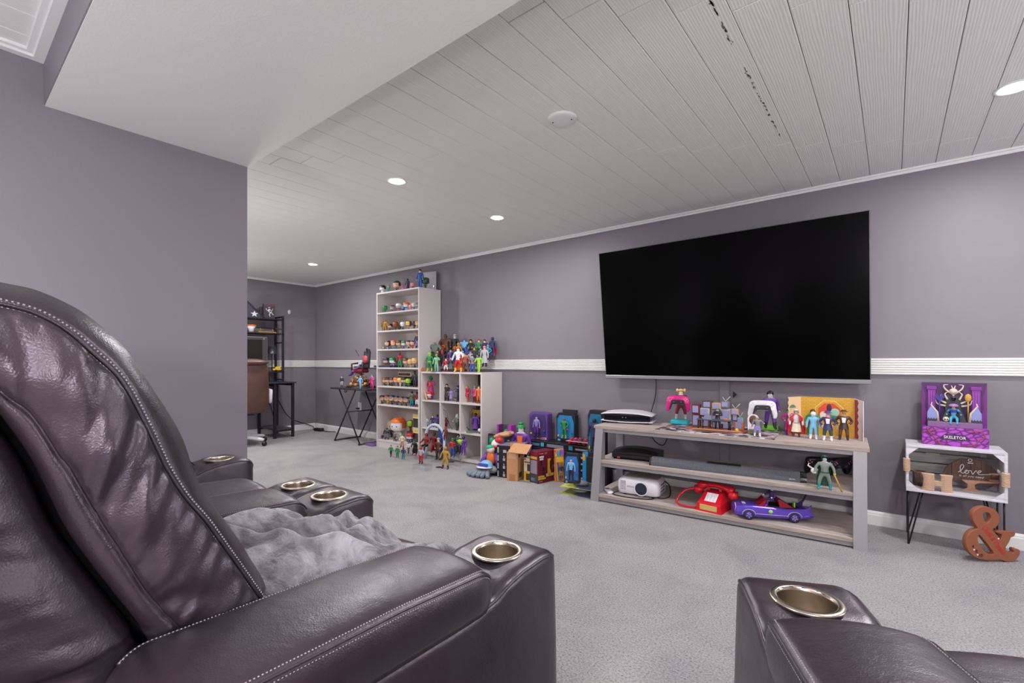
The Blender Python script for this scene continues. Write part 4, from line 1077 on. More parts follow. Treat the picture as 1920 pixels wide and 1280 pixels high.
place(c2, [(202,690,818,'bulk','go go go go go','helm','tall gold armoured toy figure'), (265,728,812,'bob','sk bk ch bk','short','black haired bobblehead toy'), (330,708,808,'bob','rs rs dbr ch','short','rust brown bobblehead toy'),
    (375,726,800,'bob','ol lm ol dg','none','olive green bobblehead toy',{'Y':3.57}), (420,706,804,'bob','wh wh ch ch','hood','white hooded bobblehead toy'), (487,696,800,'bob','ye pu lg gy','hood','purple hooded bobblehead toy with yellow face'),
    (557,698,792,'bob','br dbr dr ch','short','dark brown bobblehead toy'), (598,690,786,'bob','sk tan gy gy','short','tan haired bobblehead toy')], 3.47, SHELF[1], sh2, 'toys on the second bookcase shelf')
place(c2, [(182,1008,1042,'bob','cr tan tan cr','none','tiny cream coloured toy'), (235,938,1040,'bob','sk dbr dp lv','long','long brown haired bobblehead toy'), (308,932,1036,'bob','sk or_ tl tl','long','long orange haired bobblehead toy in teal'),
    (370,932,1034,'bob','sk br lg gn','short','brown haired bobblehead toy in grey'), (430,936,1032,'bob','wh gn bl pu','short','green haired bobblehead toy in blue'), (488,932,1030,'bob','sk bk wh bk','long','black haired bobblehead toy in white'),
    (537,930,1026,'bob','sk bk rd rd','pig','black haired bobblehead toy in a red dress'), (592,848,1020,'stand','sk or_ dp lv bk','short','tall thin orange haired toy figure in purple')], 3.47, SHELF[2], sh3, 'toys on the third bookcase shelf')
place(c3, [(200,26,130,'bob','sk dp br dbr','short','brown suited bobblehead toy with dark purple hair'), (245,30,130,'bob','sk or_ cr wh','spike','orange topped bobblehead toy',{'Y':3.56}), (268,50,156,'bob','wh gn lv pu','short','green haired white faced bobblehead toy'),
    (350,2,158,'man' and 'reach','br hp rd gn gn','hat','pink hatted toy figure in red and green',{'rz':.4}), (412,55,156,'bob','sk br lg gy','short','brown haired bobblehead toy in grey'), (462,62,156,'bob','bd bd tan tan','none','bald tan bobblehead toy'), (512,48,154,'bob','sk bd gy ch','short','blond bobblehead toy')], 3.47, SHELF[3], sh4, 'toys on the fourth bookcase shelf')
tag(MB().box(at(711, 0, Y=3.5).x, at(741, 0, Y=3.5).x, 3.42, 3.62, SHELF[3], SHELF[3]+.022, b=.002).build('book', pm('nv')), 'dark blue flat book under the toys of the fourth shelf', 'book')
F5 = [(185,268,358,'sk rs'), (218,270,360,'sk dbr'), (262,272,362,'sk br'), (310,268,364,'sk or_'), (352,272,366,'bd bd'), (396,262,366,'sk dbr')]
nm = ['first', 'second', 'third', 'fourth', 'fifth', 'sixth']
place(c3, [(x, a, b, 'bob', c+' '+k, 'short', '%s from left of the grey suited bobblehead toys' % nm[i]) for i, ((x, a, b, c), k) in enumerate(zip(F5, ['gy ch', 'lg gy', 'ch bk', 'tl gy', 'wh lg', 'ol tl']))]+
    [(440,274,366,'bob','lm lm gn dg','none','bright green round headed toy'), (512,214,372,'stand','ch bk ch nv bk','hat','tall dark hatted toy figure',{'cape':'dr'})], 3.47, SHELF[4], sh5, 'toys on the fifth bookcase shelf')
F6 = [(155,464,554), (212,462,560), (262,464,564), (317,472,568), (365,474,570), (418,478,574)]
place(c3, [(x, a, b, 'bob', 'sk %s %s %s' % k, 'cap', '%s from left of the %s capped bobblehead toys' % (nm[i], 'dark')) for i, ((x, a, b), k) in enumerate(zip(F6, [('bk','gy','ch'), ('dr','tan','go'), ('nv','ch','bk'), ('nv','bl','nv'), ('br','gy','ch'), ('nv','nv','bk')]))]+
    [(480,428,582,'stand','sk nv ol tl bl','helm','slim navy caped toy figure',{'cape':'nv'}), (536,424,578,'stand','br dbr dr wh dr','short','brown and red toy figure')], 3.46, SHELF[5], sh6, 'toys on the sixth bookcase shelf')
def win_box(label, A, B, Y, z, h, dpt, col, win, group=None, name='toy_box', wcol='bk', band=None):
    """A, B: pixel columns of the front's left and right edge on the plane Y"""
    a, b = at(A, 0, Y=Y), at(B, 0, Y=Y); w = b.x-a.x
    t = thing(name, label, 'box', (a.x, Y, z), 0, group)
    MB().box(0, w, .003, dpt, 0, h, b=.001).build('carton', pm(col, .5), t)
    x0, x1, z0, z1 = win
    MB().box(w*x0, w*x1, .0015, .004, h*z0, h*z1).build('window_backing', pm(wcol, .3), t)
    MB().box(w*x0, w*x1, .0, .0014, h*z0, h*z1).build('window', M_clear, t)
    if band: MB().box(w*.04, w*.96, .0015, .0035, h*band[0], h*band[1]).build('title_band', pm(band[2], .5), t)
    return t
win_box('long cream window box lying behind the heads on the fifth bookcase shelf', 746, 770, 3.62, SHELF[4]+.11, .05, .09, 'cr', (.05, .95, .2, .8), wcol='br')
t = win_box('closed plain carton carrying the cream window box on the fifth bookcase shelf', 746, 770, 3.62, SHELF[4], .11, .09, 'bk', (.1, .9, .1, .6), wcol='ch')
place(c3, [(330,735,970,'bob','wh or_ cr lg','spike','giant white bobblehead toy with orange hair',{'Y':3.50}), (252,722,905,'bob','cr cr br dbr','none','large bone coloured bald bobblehead toy',{'Y':3.60}), (207,838,958,'bulk','gy ch ch gy ch','helm','gnarled dark grey toy figure',{'Y':3.45}),
    (158,912,955,'bob','dp dp pu nv','none','tiny dark purple toy',{'Y':3.44}), (292,872,972,'stand','lg br gy ch bk','short','small grey toy figure',{'Y':3.43}), (312,920,974,'walk','br br tan ch bk','short','tiny brown toy figure',{'Y':3.42}),
    (465,752,868,'bob','lm dr dr dr','hood','green faced bobblehead toy in a dark red hood',{'Y':3.55, 'z': SHELF[6]+.12}), (455,862,968,'bob','wh rd bl bl','short','red haired bobblehead toy in blue',{'Y':3.46})], 3.47, SHELF[6], sh7, 'toys on the bottom bookcase shelf')
for k, (z0, yy, w_) in enumerate(((SHELF[6], 3.48, 'lower'), (SHELF[6]+.166, 3.48, 'upper'))):
    win_box('%s of two stacked cream window boxes at the right of the bottom bookcase shelf' % w_, 773.5, 784.5, yy, z0, .165, .11, 'cr', (.06, .94, .1, .72), 'stacked window boxes on the bottom shelf', wcol='dbr', band=(.8, .95, 'ye'))
a_ = at(763, 0, Y=3.6); win_box('small dark carton under the green faced toy on the bottom bookcase shelf', 762, 772.5, 3.50, SHELF[6], .12, .10, 'ch', (.1, .9, .1, .9), wcol='dr')
# ---- cube shelf compartments
cl = lambda s: 'in the %s cube' % s
place(c4, [(322,828,1166,'reach','gn gn mg mg pu','spike','large green haired toy figure in a magenta coat',{'coat':'mg','vest':'or_','hands':'tl','Y':3.50}), (300,1040,1172,'bob','wh rd wh rd','short','small white and red crouching toy',{'Y':3.45})], 3.5, USH[0], cl('top left'), 'toys in the cube shelf')
tag(MB().tube([(at(794.5, 0, Y=3.44).x, 3.44, USH[0]+.115), (at(798, 0, Y=3.44).x, 3.44, USH[0]+.05), (at(800.5, 0, Y=3.44).x, 3.44, USH[0]+.004)], [.006, .009, .012], 10).build('toy_bat', pm('bd')), 'tan toy bat leaning at the left of the top left cube', 'toy bat')
place(c4, [(580,932,1186,'hips','sk bk dbr br bk','short','brown coated toy figure holding green cloth',{'coat':'dbr','belt':'gn'}), (645,1010,1190,'stand','lv lv lv lv lv','hood','lavender hooded toy figure',{'coat':'lv'}), (708,1108,1172,'bob','tan br bl tl','short','tiny brown and blue toy'),
    (757,962,1206,'reach','lb nv nv nv nv','helm','dark blue armoured toy figure',{'rz':-.9})], 3.48, USH[0], cl('top middle'), 'toys in the cube shelf')
place(c4, [(898,958,1216,'hips','sk lm rd rd rd','short','red suited toy figure with lime hair',{'scoat':'rd'}), (1025,975,1224,'stand','lg lg mg dr dr','short','magenta suited toy figure',{'scoat':'mg'}), (1090,946,1218,'stand','sk dbr or_ or_ rs','short','orange suited toy figure',{'Y':3.46})], 3.50, USH[0], cl('top right'), 'toys in the cube shelf')
p = at(c4(962, 0)[0], 0, Y=3.58)
tag(MB().prism([(-.04, 0)]+[(.04*cos(a)*-1, .07+.045*sin(a)) for a in [pi*j/10 for j in range(11)]]+[(.04, 0)], -.01, .01, 'y').build('arch_panel', pm((110, 150, 136)), None, (p.x, 3.60, USH[0])), 'grey green arched panel at the back of the top right cube', 'toy panel')
p = at(c4(1084, 0)[0], 0, Y=3.66)
tag(MB().box(-.03, .03, -.006, .006, 0, .30, b=.002).build('toy_card', pm('dbr')), 'tall dark card at the back of the top right cube', 'card').location = (p.x, 3.68, USH[0])
place(c5, [(236,335,466,'wide','lb lb wh lb bl','helm','blue and white armoured toy figure'), (330,298,464,'hips','wh gn dp pu bk','short','purple suited toy figure',{'scoat':'dp'}), (402,280,464,'stand','dp dp pu dg dp','long','long haired purple and green toy figure')], 3.48, USH[1], cl('middle left'), 'toys in the cube shelf')
place(c5, [(532,332,490,'walk','dr bk dr bk dr','short','dark red toy figure swinging a whip'), (695,290,518,'walk','wh wh gg dg ch','short','white haired grey green toy figure'), (722,370,512,'stand','or_ or_ gy ch bk','short','grey toy figure with orange hair',{'Y':3.56})], 3.48, USH[1], cl('middle'), 'toys in the cube shelf')
p = at(c5(560, 0)[0], 0, Y=3.46)
tag(MB().tube(catmull([(p.x-.06, 3.45, USH[1]+.16), (p.x-.085, 3.45, USH[1]+.20), (p.x-.05, 3.45, USH[1]+.205), (p.x-.005, 3.45, USH[1]+.17), (p.x+.03, 3.45, USH[1]+.06), (p.x+.075, 3.45, USH[1]+.01)], 5), .0022, 6).build('toy_whip', pm('bk')), 'thin black toy whip curling across the middle cube', 'toy whip')
place(c5, [(975,252,522,'stand','dbr bk pu pu dp','short','long purple gowned toy figure',{'coat':'pu'}), (1012,150,520,'bulk','dbr bk go dp dp','helm','large tan and purple toy figure',{'Y':3.60}), (1036,488,568,'bob','wh wh lg ch','none','tiny white bobblehead toy',{'Y':3.45})], 3.50, USH[1], cl('middle right'), 'toys in the cube shelf')
p = at(c5(930, 0)[0], 0, Y=3.47)
t = thing('terrain_toy', 'dark grey green terrain toy base with a bare stalk in the middle right cube', 'toy base', (p.x, 3.50, USH[1]))
MB().lathe([(.0, .022), (.06, .020), (.085, .010), (.09, 0)], 22).build('base', pm((84, 92, 84)), t); MB().tube(catmull([(-.06, -.01, .01), (-.065, -.01, .10), (-.05, -.01, .21)], 4), .0025, 6).build('stalk', pm('ch'), t)
MB().tube([(-.06, -.02, .02), (-.085, -.03, .05)], .004, 6).build('branch', pm('bk'), t)
# ---- on top of the cube shelf, standing in tiers on clear risers
U0 = UH; T1, T2, T3 = UH+.055, UH+.11, UH+.165
for k, (zz, y0, y1, w_) in enumerate(((T1, 3.50, 3.555, 'low front'), (T2, 3.56, 3.615, 'middle'), (T3, 3.62, 3.69, 'high rear'))):
    t = thing('clear_riser', '%s clear acrylic riser under the figures on the cube shelf' % w_, 'riser', (0, 0, 0), 0, 'clear risers on the cube shelf')
    for a, b in ((-4.0, -3.62), (-3.60, -3.24)):
        MB().box(a, b, y0, y1, zz-.004, zz, b=.0008).build('tread', M_clear, t)
        for x in (a, b-.004): MB().box(x, x+.004, y0, y1, UH, zz-.004).build('leg', M_clear, t)
ocs = 'on top of the cube shelf'
R0 = [(305,436,722,'wide','lm lm gn gn ye','helm','green figure with yellow boots',{'belt':'ye','hands':'ye'}), (415,452,716,'reach','mt mt mt mt mt','short','slim mint green figure'), (565,524,730,'wide','wh rd rd wh rd','short','small red and white figure'),
    (645,498,728,'stand','lg ch ch gy ch','hat','grey coated figure with a wide hat',{'coat':(84,92,100)}), (762,352,730,'wide','wh or_ wh rd ye','long','large figure in red shorts and yellow boots',{'cape':'or_'}), (882,448,736,'wide','tan br rs br rs','spike','shaggy brown beast figure'),
    (988,468,732,'hips','lg bk gy bl bl','short','figure with an orange belt and blue legs',{'belt':'or_'}), (1090,466,740,'walk','pu bk lm lm lm','short','lime green striding figure',{'hands':'pu'})]
place(c4, [r[:6]+('toy '+r[6],)+r[7:] for r in R0], 3.455, U0, ocs, 'figures on top of the cube shelf')
R1_ = [(348,428,650,'stand','dg dg dg dg dg','hood','dark green hooded figure',{'shcape':'dg'}), (430,400,650,'hips','tan br dr rd br','short','red brown suited figure'), (520,322,640,'hips','dr or_ bk bk bk','hood','black coated figure with a red chest',{'coat':'bk','vest':'rd'}), (640,374,640,'stand','lg bk pu dp bk','short','purple coated figure with pale face',{'coat':'pu'}),
    (705,300,600,'reach','or_ or_ nv bl or_','long','navy figure with flaming orange hair'), (832,362,600,'bulk','wh lb wh wh bl','helm','white and blue armoured figure'), (958,362,600,'stand','lg mg lg mg ch','hood','grey and magenta figure'), (1070,376,560,'stand','wh gn pu pu bk','short','violet suited figure with white face'), (1182,346,660,'stand','pk pk lg ch bk','short','pink headed figure in a long grey coat',{'coat':'lg'})]
place(c4, [r[:6]+('toy '+r[6],)+r[7:] for r in R1_], 3.525, T1, ocs, 'figures on top of the cube shelf')
R2 = [(395,252,560,'bulk','gg gg gg gg ch','none','huge grey green muscular figure'), (765,240,520,'stand','go go go br go','helm','gold figure'), (910,338,520,'stand','bl bl bl bl bl','helm','bright blue figure'), (1018,300,510,'stand','ye go dg ch bk','short','dark green figure with gold head'),
    (1122,300,510,'hips','lg dg ol dg bk','short','olive and dark green figure'), (1235,298,546,'hips','lb lb tl bk pu','short','teal and black figure with purple boots')]
place(c4, [r[:6]+('toy '+r[6],)+r[7:] for r in R2], 3.585, T2, ocs, 'figures on top of the cube shelf')
R3 = [(558,196,520,'bulk','br br br br br','spike','huge lumpy brown rock figure'), (705,170,500,'stand','lg lg bk ch bk','short','tall black caped figure with grey head',{'wcape':'bk','coat':'bk'}), (858,240,500,'bulk','lb lb lb bl bl','none','huge pale blue muscular figure'), (962,228,480,'hips','ye bk bk bk ye','hood','black and yellow figure'),
    (1092,224,480,'hips','sk rd gn dg bk','short','green figure with red hair'), (1185,222,470,'stand','sk bk dp pu bk','short','dark purple suited figure with black hair',{'scoat':'dp'}), (1310,212,495,'stand','nv nv nv dp bl','helm','navy figure with a long red cape',{'cape':'rd'})]
place(c4, [r[:6]+('toy '+r[6],)+r[7:] for r in R3], 3.645, T3, ocs, 'figures on top of the cube shelf')
p = at(c4(240, 0)[0], 0, Y=3.46)
tag(MB().prism([(-.025, 0), (.03, 0), (.02, .08), (.005, .10), (-.01, .05)], -.012, .012, 'y').build('toy_rock', pm('lg')), 'pale grey pointed toy rock at the left end of the cube shelf top', 'toy rock').location = (p.x, 3.50, UH)
p = at(c4(195, 0)[0], 0, Y=3.45)
tag(MB().ell((0, 0, .015), (.025, .02, .015), nu=10, nv=6).ell((.014, 0, .034), (.012, .012, .012), nu=8, nv=6).build('toy_duck', pm('or_')), 'tiny orange toy lying at the left front corner of the cube shelf', 'toy').location = (p.x, 3.44, UH)
p = at(c4(410, 0)[0], 0, Y=3.45)
tag(MB().lathe([(0, .004), (.06, .004), (.062, 0)], 22).build('figure_base', pm('bl')), 'flat bright blue disc under the mint green toy figure', 'toy base').location = (p.x, 3.455, UH-.0001)
# ---- floor figures in front of the bookcase and the cube shelf
fsuf = 'on the carpet before the shelves'
def floorfig(c, x, yt, yf, kind, cols, style, desc, z=0.0, **o):
    px, pf = c(x, yf); pt = c(x, yt)[1]
    p = at(px, pf, Z=z); h = (pf-pt)*mpp(p)
    if p.y > 3.36: p = at(px, 0, Y=3.36)
    if kind == 'bob': return bob((p.x, p.y, z), h, cols, style, desc+' '+fsuf, 'toys on the carpet before the shelves', o.get('rz', .2))
    return man((p.x, p.y, z), h, kind, cols, style, desc+' '+fsuf, 'toys on the carpet before the shelves', **{'rz': .2, 'eyes': False, **o})
floorfig(c3, 250, 1020, 1140, 'walk', 'sk rs gn bk bk', 'short', 'small green shirted toy figure, leftmost')
floorfig(c3, 322, 1030, 1152, 'stand', 'sk br gn gn gn', 'short', 'small green toy figure, second from left')
floorfig(c3, 385, 1046, 1168, 'hips', 'br dbr dp tl tl', 'short', 'small purple and teal toy figure')
floorfig(c3, 372, 888, 1030, 'hips', 'cr gn cr tan dr', 'spike', 'cream clothed toy figure with green hair', .05)
floorfig(c3, 442, 985, 1105, 'walk', 'tan br wh bk bk', 'short', 'white shirted brown toy figure', .02)
floorfig(c3, 508, 965, 1120, 'wide', 'gn dg bk bk dr', 'short', 'black coated green headed toy figure', .01, cape='dr')
floorfig(c3, 578, 1040, 1218, 'reach', 'rd rd lg rd bk', 'helm', 'red and grey robot toy figure')
floorfig(c3, 770, 950, 1172, 'hips', 'sk lg br ch bk', 'short', 'brown vested toy figure with bare arms', .0)
floorfig(c3, 845, 1045, 1272, 'wide', 'go go go go dbr', 'helm', 'gold armoured toy figure, nearest')
floorfig(c5, 235, 600, 830, 'sit', 'rd dr dr bk bk', 'long', 'dark red seated toy figure', .10)
floorfig(c5, 350, 575, 850, 'wide', 'br dbr dr rd dr', 'long', 'brown haired toy figure in dark red', .06, cape='dr')
floorfig(c5, 520, 490, 690, 'reach', 'rd rd br dr br', 'helm', 'red headed armoured toy figure held high', .22)
floorfig(c5, 712, 545, 810, 'hips', 'gy bk ch ch bk', 'hood', 'black hooded toy figure', .09, cape='ch')
floorfig(c5, 632, 640, 900, 'reach', 'gn gn rd bl bl', 'short', 'toy figure in a red top and blue trousers', .05)
floorfig(c5, 792, 582, 832, 'stand', 'pu dp pu pu pu', 'helm', 'slim all purple toy figure', .09)
t = thing('clear_riser', 'tall narrow clear acrylic riser under the red headed toy figure', 'riser', (at(c5(520, 0)[0], 0, Y=3.36).x, 3.36, 0))
MB().box(-.05, .05, -.04, .04, .2155, .2195, b=.0008).build('tread', M_clear, t)
for sx in (-1, 1): MB().box(min(sx*.05, sx*.046), max(sx*.05, sx*.046), -.04, .04, 0, .2155).build('leg', M_clear, t)
p = at(*c5(738, 700), Y=3.22)
t = thing('toy_splat', 'bright green splash shaped toy piece on a clear peg before the shelves', 'toy', (p.x, 3.22, 0))
MB().tube([(0, 0, 0), (0, 0, p.z-.02)], .003, 6).build('peg', M_clear, t)
mb = MB().ell((0, 0, p.z), (.028, .02, .022), nu=10, nv=8)
MB().ell((0, 0, p.z), (.028, .02, .022), nu=10, nv=8).tube([(0, 0, p.z), (.04, 0, p.z+.018)], [.014, .004], 8).tube([(0, 0, p.z), (-.045, 0, p.z+.006)], [.014, .004], 8).tube([(0, 0, p.z), (.02, 0, p.z-.035)], [.012, .003], 8).build('splash', pm('lm'), t)
a = at(*c5(313, 960), Z=.0); b_ = at(*c5(455, 960), Z=.0)
t = thing('toy_arch', 'white and blue toy arch backdrop behind the floor figures', 'toy arch', (at(815.5, 0, Y=3.34).x, 3.34, .02), .2)
mb = MB().tube([(.12*cos(a_)*-1, 0, .20+.14*sin(a_)) for a_ in [pi*j/14 for j in range(15)]], .016, 10)
mb.build('arch', pm((190, 200, 226)), t); MB().prism([(.06, 0), (.12, 0), (.12, .21), (.09, .30), (.03, .33)], .012, .02, 'y').build('panel', pm((44, 70, 160)), t)
for sx in (-.12, .12): MB().tube([(sx, 0, -.02), (sx, 0, .2)], .014, 8).build('post', pm((190, 200, 226)), t)
for k, (px_, py_, w_, d_, hgt, nm_) in enumerate(((752, 853, .17, .12, .05, 'leftmost'), (775, 858, .17, .14, .09, 'second from left'), (806, 862, .17, .14, .06, 'third from left'), (838, 868, .2, .14, .09, 'rightmost'), (792, 880, .16, .10, .05, 'nearest'))):
    p = at(px_, py_, Z=0); y_ = min(p.y, 3.30)
    t = thing('clear_riser', '%s clear acrylic riser on the carpet before the shelves' % nm_, 'riser', (p.x, y_, 0), .1, 'clear risers on the carpet')
    MB().box(-w_/2, w_/2, -d_/2, d_/2, hgt-.004, hgt, b=.0008).build('tread', M_clear, t)
    for sx in (-1, 1): MB().box(min(sx*w_/2, sx*(w_/2-.004)), max(sx*w_/2, sx*(w_/2-.004)), -d_/2, d_/2, 0, hgt-.004).build('leg', M_clear, t)
for px_, py_, n_ in ((823, 876, 'left'), (846, 866, 'right')):
    p = at(px_, py_, Z=0); tag(MB().lathe([(0, .004), (.03, .004), (.031, 0)], 20).build('figure_base', pm('bk')), 'round black figure base lying %s of the gold toy figure' % n_, 'toy base').location = p
# ---- folding table: heaped throne toy with side figures
p = at(672, 726, Y=3.45); tz = TZ
t = thing('throne_toy', 'big toy throne on a rubble heap with a reclining purple figure on the folding table', 'toy', (p.x+.02, 3.47, tz), .1)
MB().lathe([(0, .022), (.20, .022), (.215, .014), (.215, 0)], 36, M=Matrix.Diagonal((1, .72, 1, 1))).build('base', M_black, t)
mb = MB(); random.seed(3)
for k in range(110):
    a = random.uniform(0, 2*pi); rr = random.random()**.6; hh = .20*(1-rr)**.8
    x, y, z = .165*rr*cos(a), .105*rr*sin(a), .03+random.uniform(.3, 1)*hh
    s = random.uniform(.012, .024); mb.ell((x, y, z), (s, s*.9, s*.85), random.choice((.6, 1)), 8, 6, m=random.randrange(5))
o = mb.build('rubble', [pm('go'), pm('br'), pm('tan'), pm('ol'), pm('dr')], t); o['kind'] = 'stuff'
MB().box(-.09, .10, -.07, .06, .19, .235, b=.015).build('seat_cushion', pm('dr'), t); MB().box(-.085, .095, -.055, .06, .235, .27, b=.012).build('upper_cushion', pm('dbr'), t)
MB().prism([(-.02, .24), (.10, .24), (.125, .45), (.10, .49), (.085, .42), (.06, .50), (.045, .43), (.02, .46), (.01, .40)], .035, .06, 'y').build('throne_back', pm('ch'), t)
MB().lathe([(0, -.012), (.045, -.010), (.05, 0), (.05, .01)], 22, M=Matrix.Translation((.05, .03, .36)) @ Matrix.Rotation(pi/2, 4, 'X') @ Matrix.Rotation(pi, 4, 'X')).build('medallion', pm((190, 80, 88)), t)
MB().tube([(-.08, 0, .46), (-.01, -.02, .40)], .004, 6).tube([(-.10, .0, .475), (-.08, 0, .46)], .007, 6).build('cane', pm('ch'), t)
for sx in (-.1, .11): MB().tube([(sx, -.06, .19), (sx, -.06, .30), (sx*.9, .03, .31)], .011, 8).build('arm_rest', pm('dbr'), t)
fg = link('reclining_figure', MAN['sit'], t, (-.05, -.02, .12)); fg.scale = (.32, .32, .32); fg.rotation_euler = (-.3, 0, -1.0)
for i, k in enumerate(('lg', 'pu', 'pu', 'dp', 'lg')): setm(fg, i, pm(k))
place(lambda x, y: (x, y), [(641,701,723,'stand','wh pu ch lg ch','tophat','small black and white toy figure with a purple hat',{'Y':3.36}), (676,702,725,'walk','lb lb lb lb lb','none','small pale blue toy figure'), (698,699,724,'reach','wh gn mg hp mg','short','small magenta toy figure with green hair',{'Y':3.40})], 3.30, tz, 'on the folding table', 'side figures on the folding table')
# ================================================================ PILE OF BOXES BESIDE THE TELEVISION STAND
c6 = lambda x, y: (870+x/6.4, 740+y/6.4)
def pack(name, label, A, B, top, depth, col, z=0.0, cat='box', group=None, rough=.45, Y=None, body='carton', b=.0015):
    """box whose front bottom edge runs from pixel A to pixel B on the height z (or at the wall distance Y); top = pixel row of A's upper corner"""
    if Y is None: a, b_ = at(*A, Z=z), at(*B, Z=z)
    else: a, b_ = at(A[0], 0, Y=Y), at(B[0], 0, Y=Y); a.z = b_.z = z
    w = (b_-a).xy.length; h = EYE+(HOR-top)*mpp(a)-z
    t = thing(name, label, cat, (a.x, a.y, z), atan2(b_.y-a.y, b_.x-a.x), group)
    MB().box(0, w, .001, depth, 0, h, b=b).build(body, col if not isinstance(col, (str, tuple)) else pm(col, rough), t)
    t['w'] = w; t['h'] = h; t['d'] = depth
    return t
def pr(t, x0, x1, z0, z1, col, name='print', y=0.0, th=.0012):
    w, h = t['w'], t['h']
    return MB().box(w*x0, w*x1, y-.0006, y+th, h*z0, h*z1).build(name, pm(col, .5), t)
def side(t, y0, y1, z0, z1, col, name='side_print', left=False):
    w, h, d = t['w'], t['h'], t['d']; x = -.0006 if left else w-.0006
    return MB().box(x, x+.0012, d*y0, d*y1, h*z0, h*z1).build(name, pm(col, .5), t)
def fronttext(s, t, x, z, size, col, name='lettering', sx=1.0):
    return text(s, size, pm(col, .5), t, Matrix.Translation((t['w']*x, -.0008, t['h']*z)) @ Matrix.Rotation(pi/2, 4, 'X'), .0004, name, sx=sx)
def minifig(t, x, y, z, h, kind, cols, style='short', name='figure', rz=0):
    f = link(name, MAN[kind], t, (x, y, z)); s = h/HZ[kind]; f.scale = (s, s, s); f.rotation_euler = (0, 0, rz)
    k = (cols.split()+['bk']*5)[:5]
    for i, c in enumerate((k[0], k[2], k[3], k[4], k[0])): setm(f, i, pm(c))
    return f
t = pack('toy_box', 'tall slim black box with a pale figure print at the left of the box pile', (918.6, 888.5), (930.6, 891), 839.8, .26, 'bk')
w_, h_ = t['w'], t['h']
MB().prism([(w_*.4, h_*.84), (w_*.55, h_*.93), (w_*.7, h_*.84), (w_*.62, h_*.74), (w_*.78, h_*.55), (w_*.6, h_*.5), (w_*.5, h_*.62), (w_*.25, h_*.58), (w_*.42, h_*.74)], -.0006, .001, 'y').build('print', pm('lg', .5), t)
pr(t, .1, .85, .05, .12, (150, 110, 125))
for k, (pb, pt, n_) in enumerate(((893.6, 879.4, 'lowest'), (879.2, 865.0, 'second from below'), (864.8, 850.2, 'third from below'))):
    z = max(0, EYE-(pb-HOR)*mpp(at(932, 893.6, Z=0))); z = [0, .0695, .1385][k]
    a = at(932, 893.6, Z=0); bb = at(952, 896.5, Z=0)
    t = thing('toy_box', 'black printed box, %s in the stack behind the brown carton' % n_, 'box', (a.x, a.y, z), atan2(bb.y-a.y, bb.x-a.x), 'black printed boxes in a stack')
    t['w'], t['h'], t['d'] = (bb-a).xy.length+.05, .0685, .26
    MB().box(0, t['w'], .001, t['d'], 0, t['h'], b=.001).build('carton', pm('bk'), t)
    pr(t, .03, .10, .1, .8, 'lg'); pr(t, .38, .52, .15, .5, 'lg'); pr(t, .40, .48, .55, .8, (150, 150, 156))
a = at(932, 893.6, Z=0); bb = at(952, 896.5, Z=0)
t = thing('toy_box', 'long black printed box on top of the black stack, its lilac lid showing', 'box', (a.x-.005, a.y, .2075), atan2(bb.y-a.y, bb.x-a.x)+.1)
t['w'], t['h'], t['d'] = .21, .072, .34
MB().box(0, .21, .001, .34, 0, .072, b=.001).build('carton', pm('bk'), t); pr(t, .04, .10, .1, .8, 'lg'); pr(t, .30, .45, .15, .5, 'lg'); pr(t, .55, .95, .3, .6, 'lg')
MB().box(.01, .20, .01, .33, .0715, .073).build('lid_print', pm((136, 118, 146)), t)
# cardboard carton with open flap
card = base('brown_cardboard', (196, 142, 100), .8); v = coords(card, (8, 8, 20)); setcol(card, ramp(card, noisy(card, v, 6, 3), [(.35, (190, 138, 97)), (.65, (200, 148, 106))]))
t = pack('cardboard_box', 'plain brown cardboard carton with a raised flap in the box pile', (950, 900.7), (970.4, 902.7), 846.9, .17, card)
w_, h_, d_ = t['w'], t['h'], t['d']
MB().prism([(-.01, h_), (d_*.5, h_+.062), (d_*.5+.003, h_+.066), (-.006, h_+.006)][::-1], .02, w_+.10, 'x', M=Matrix.Rotation(-.15, 4, 'Z')).build('flap', card, t)
MB().box(w_*.02, w_+.085, d_*.45, d_*.47, h_-.002, h_+.064).build('inner_flap', card, t)
MB().box(w_*.25, w_*.75, -.0008, .001, 0, h_*.24).build('tape', pm((176, 120, 84)), t); MB().box(w_*.2, w_*.85, -.0008, .001, h_*.78, h_).build('tape', pm((206, 160, 120)), t)
side(t, .15, .4, .80, .92, 'dbr'); side(t, .5, .9, .84, .88, (120, 80, 60)); side(t, .2, .6, .1, .28, 'dbr')
t = pack('toy_box', 'cream box with a window and a yellow corner print right of the brown carton', (982, 900.7), (996.3, 903.4), 858, .13, (226, 206, 172))
pr(t, .45, .98, .45, .75, 'ch', 'window'); pr(t, .02, .98, .02, .42, (216, 168, 44)); pr(t, .30, .85, .06, .34, 'dbr'); pr(t, .1, .9, .80, .86, (110, 90, 80)); pr(t, .05, .3, .93, .98, 'rd')
t = pack('toy_box', 'dark red box with yellow prints and a side window in the box pile', (1008.3, 907.2), (1038.8, 900.2), 847.8, .10, (112, 22, 40))
w_, h_ = t['w'], t['h']
pr(t, .60, .78, .20, .74, (226, 176, 40)); MB().prism([(w_*.60, h_*.74), (w_*.78, h_*.66), (w_*.95, h_*.5), (w_*.82, h_*.3), (w_*.60, h_*.2)], -.0010, .001, 'y').build('print', pm((216, 160, 46), .5), t)
MB().prism([(w_*.72, h_*.66), (w_*.84, h_*.72), (w_*.92, h_*.52), (w_*.82, h_*.28), (w_*.74, h_*.42)], -.0014, .001, 'y').build('print', pm('dbr', .5), t)
pr(t, .10, .36, .80, .86, 'wh'); pr(t, .12, .34, .73, .78, 'wh'); pr(t, .16, .26, .55, .70, 'bk'); pr(t, .30, .42, .38, .50, 'bk'); pr(t, .30, .42, .22, .34, 'bk')
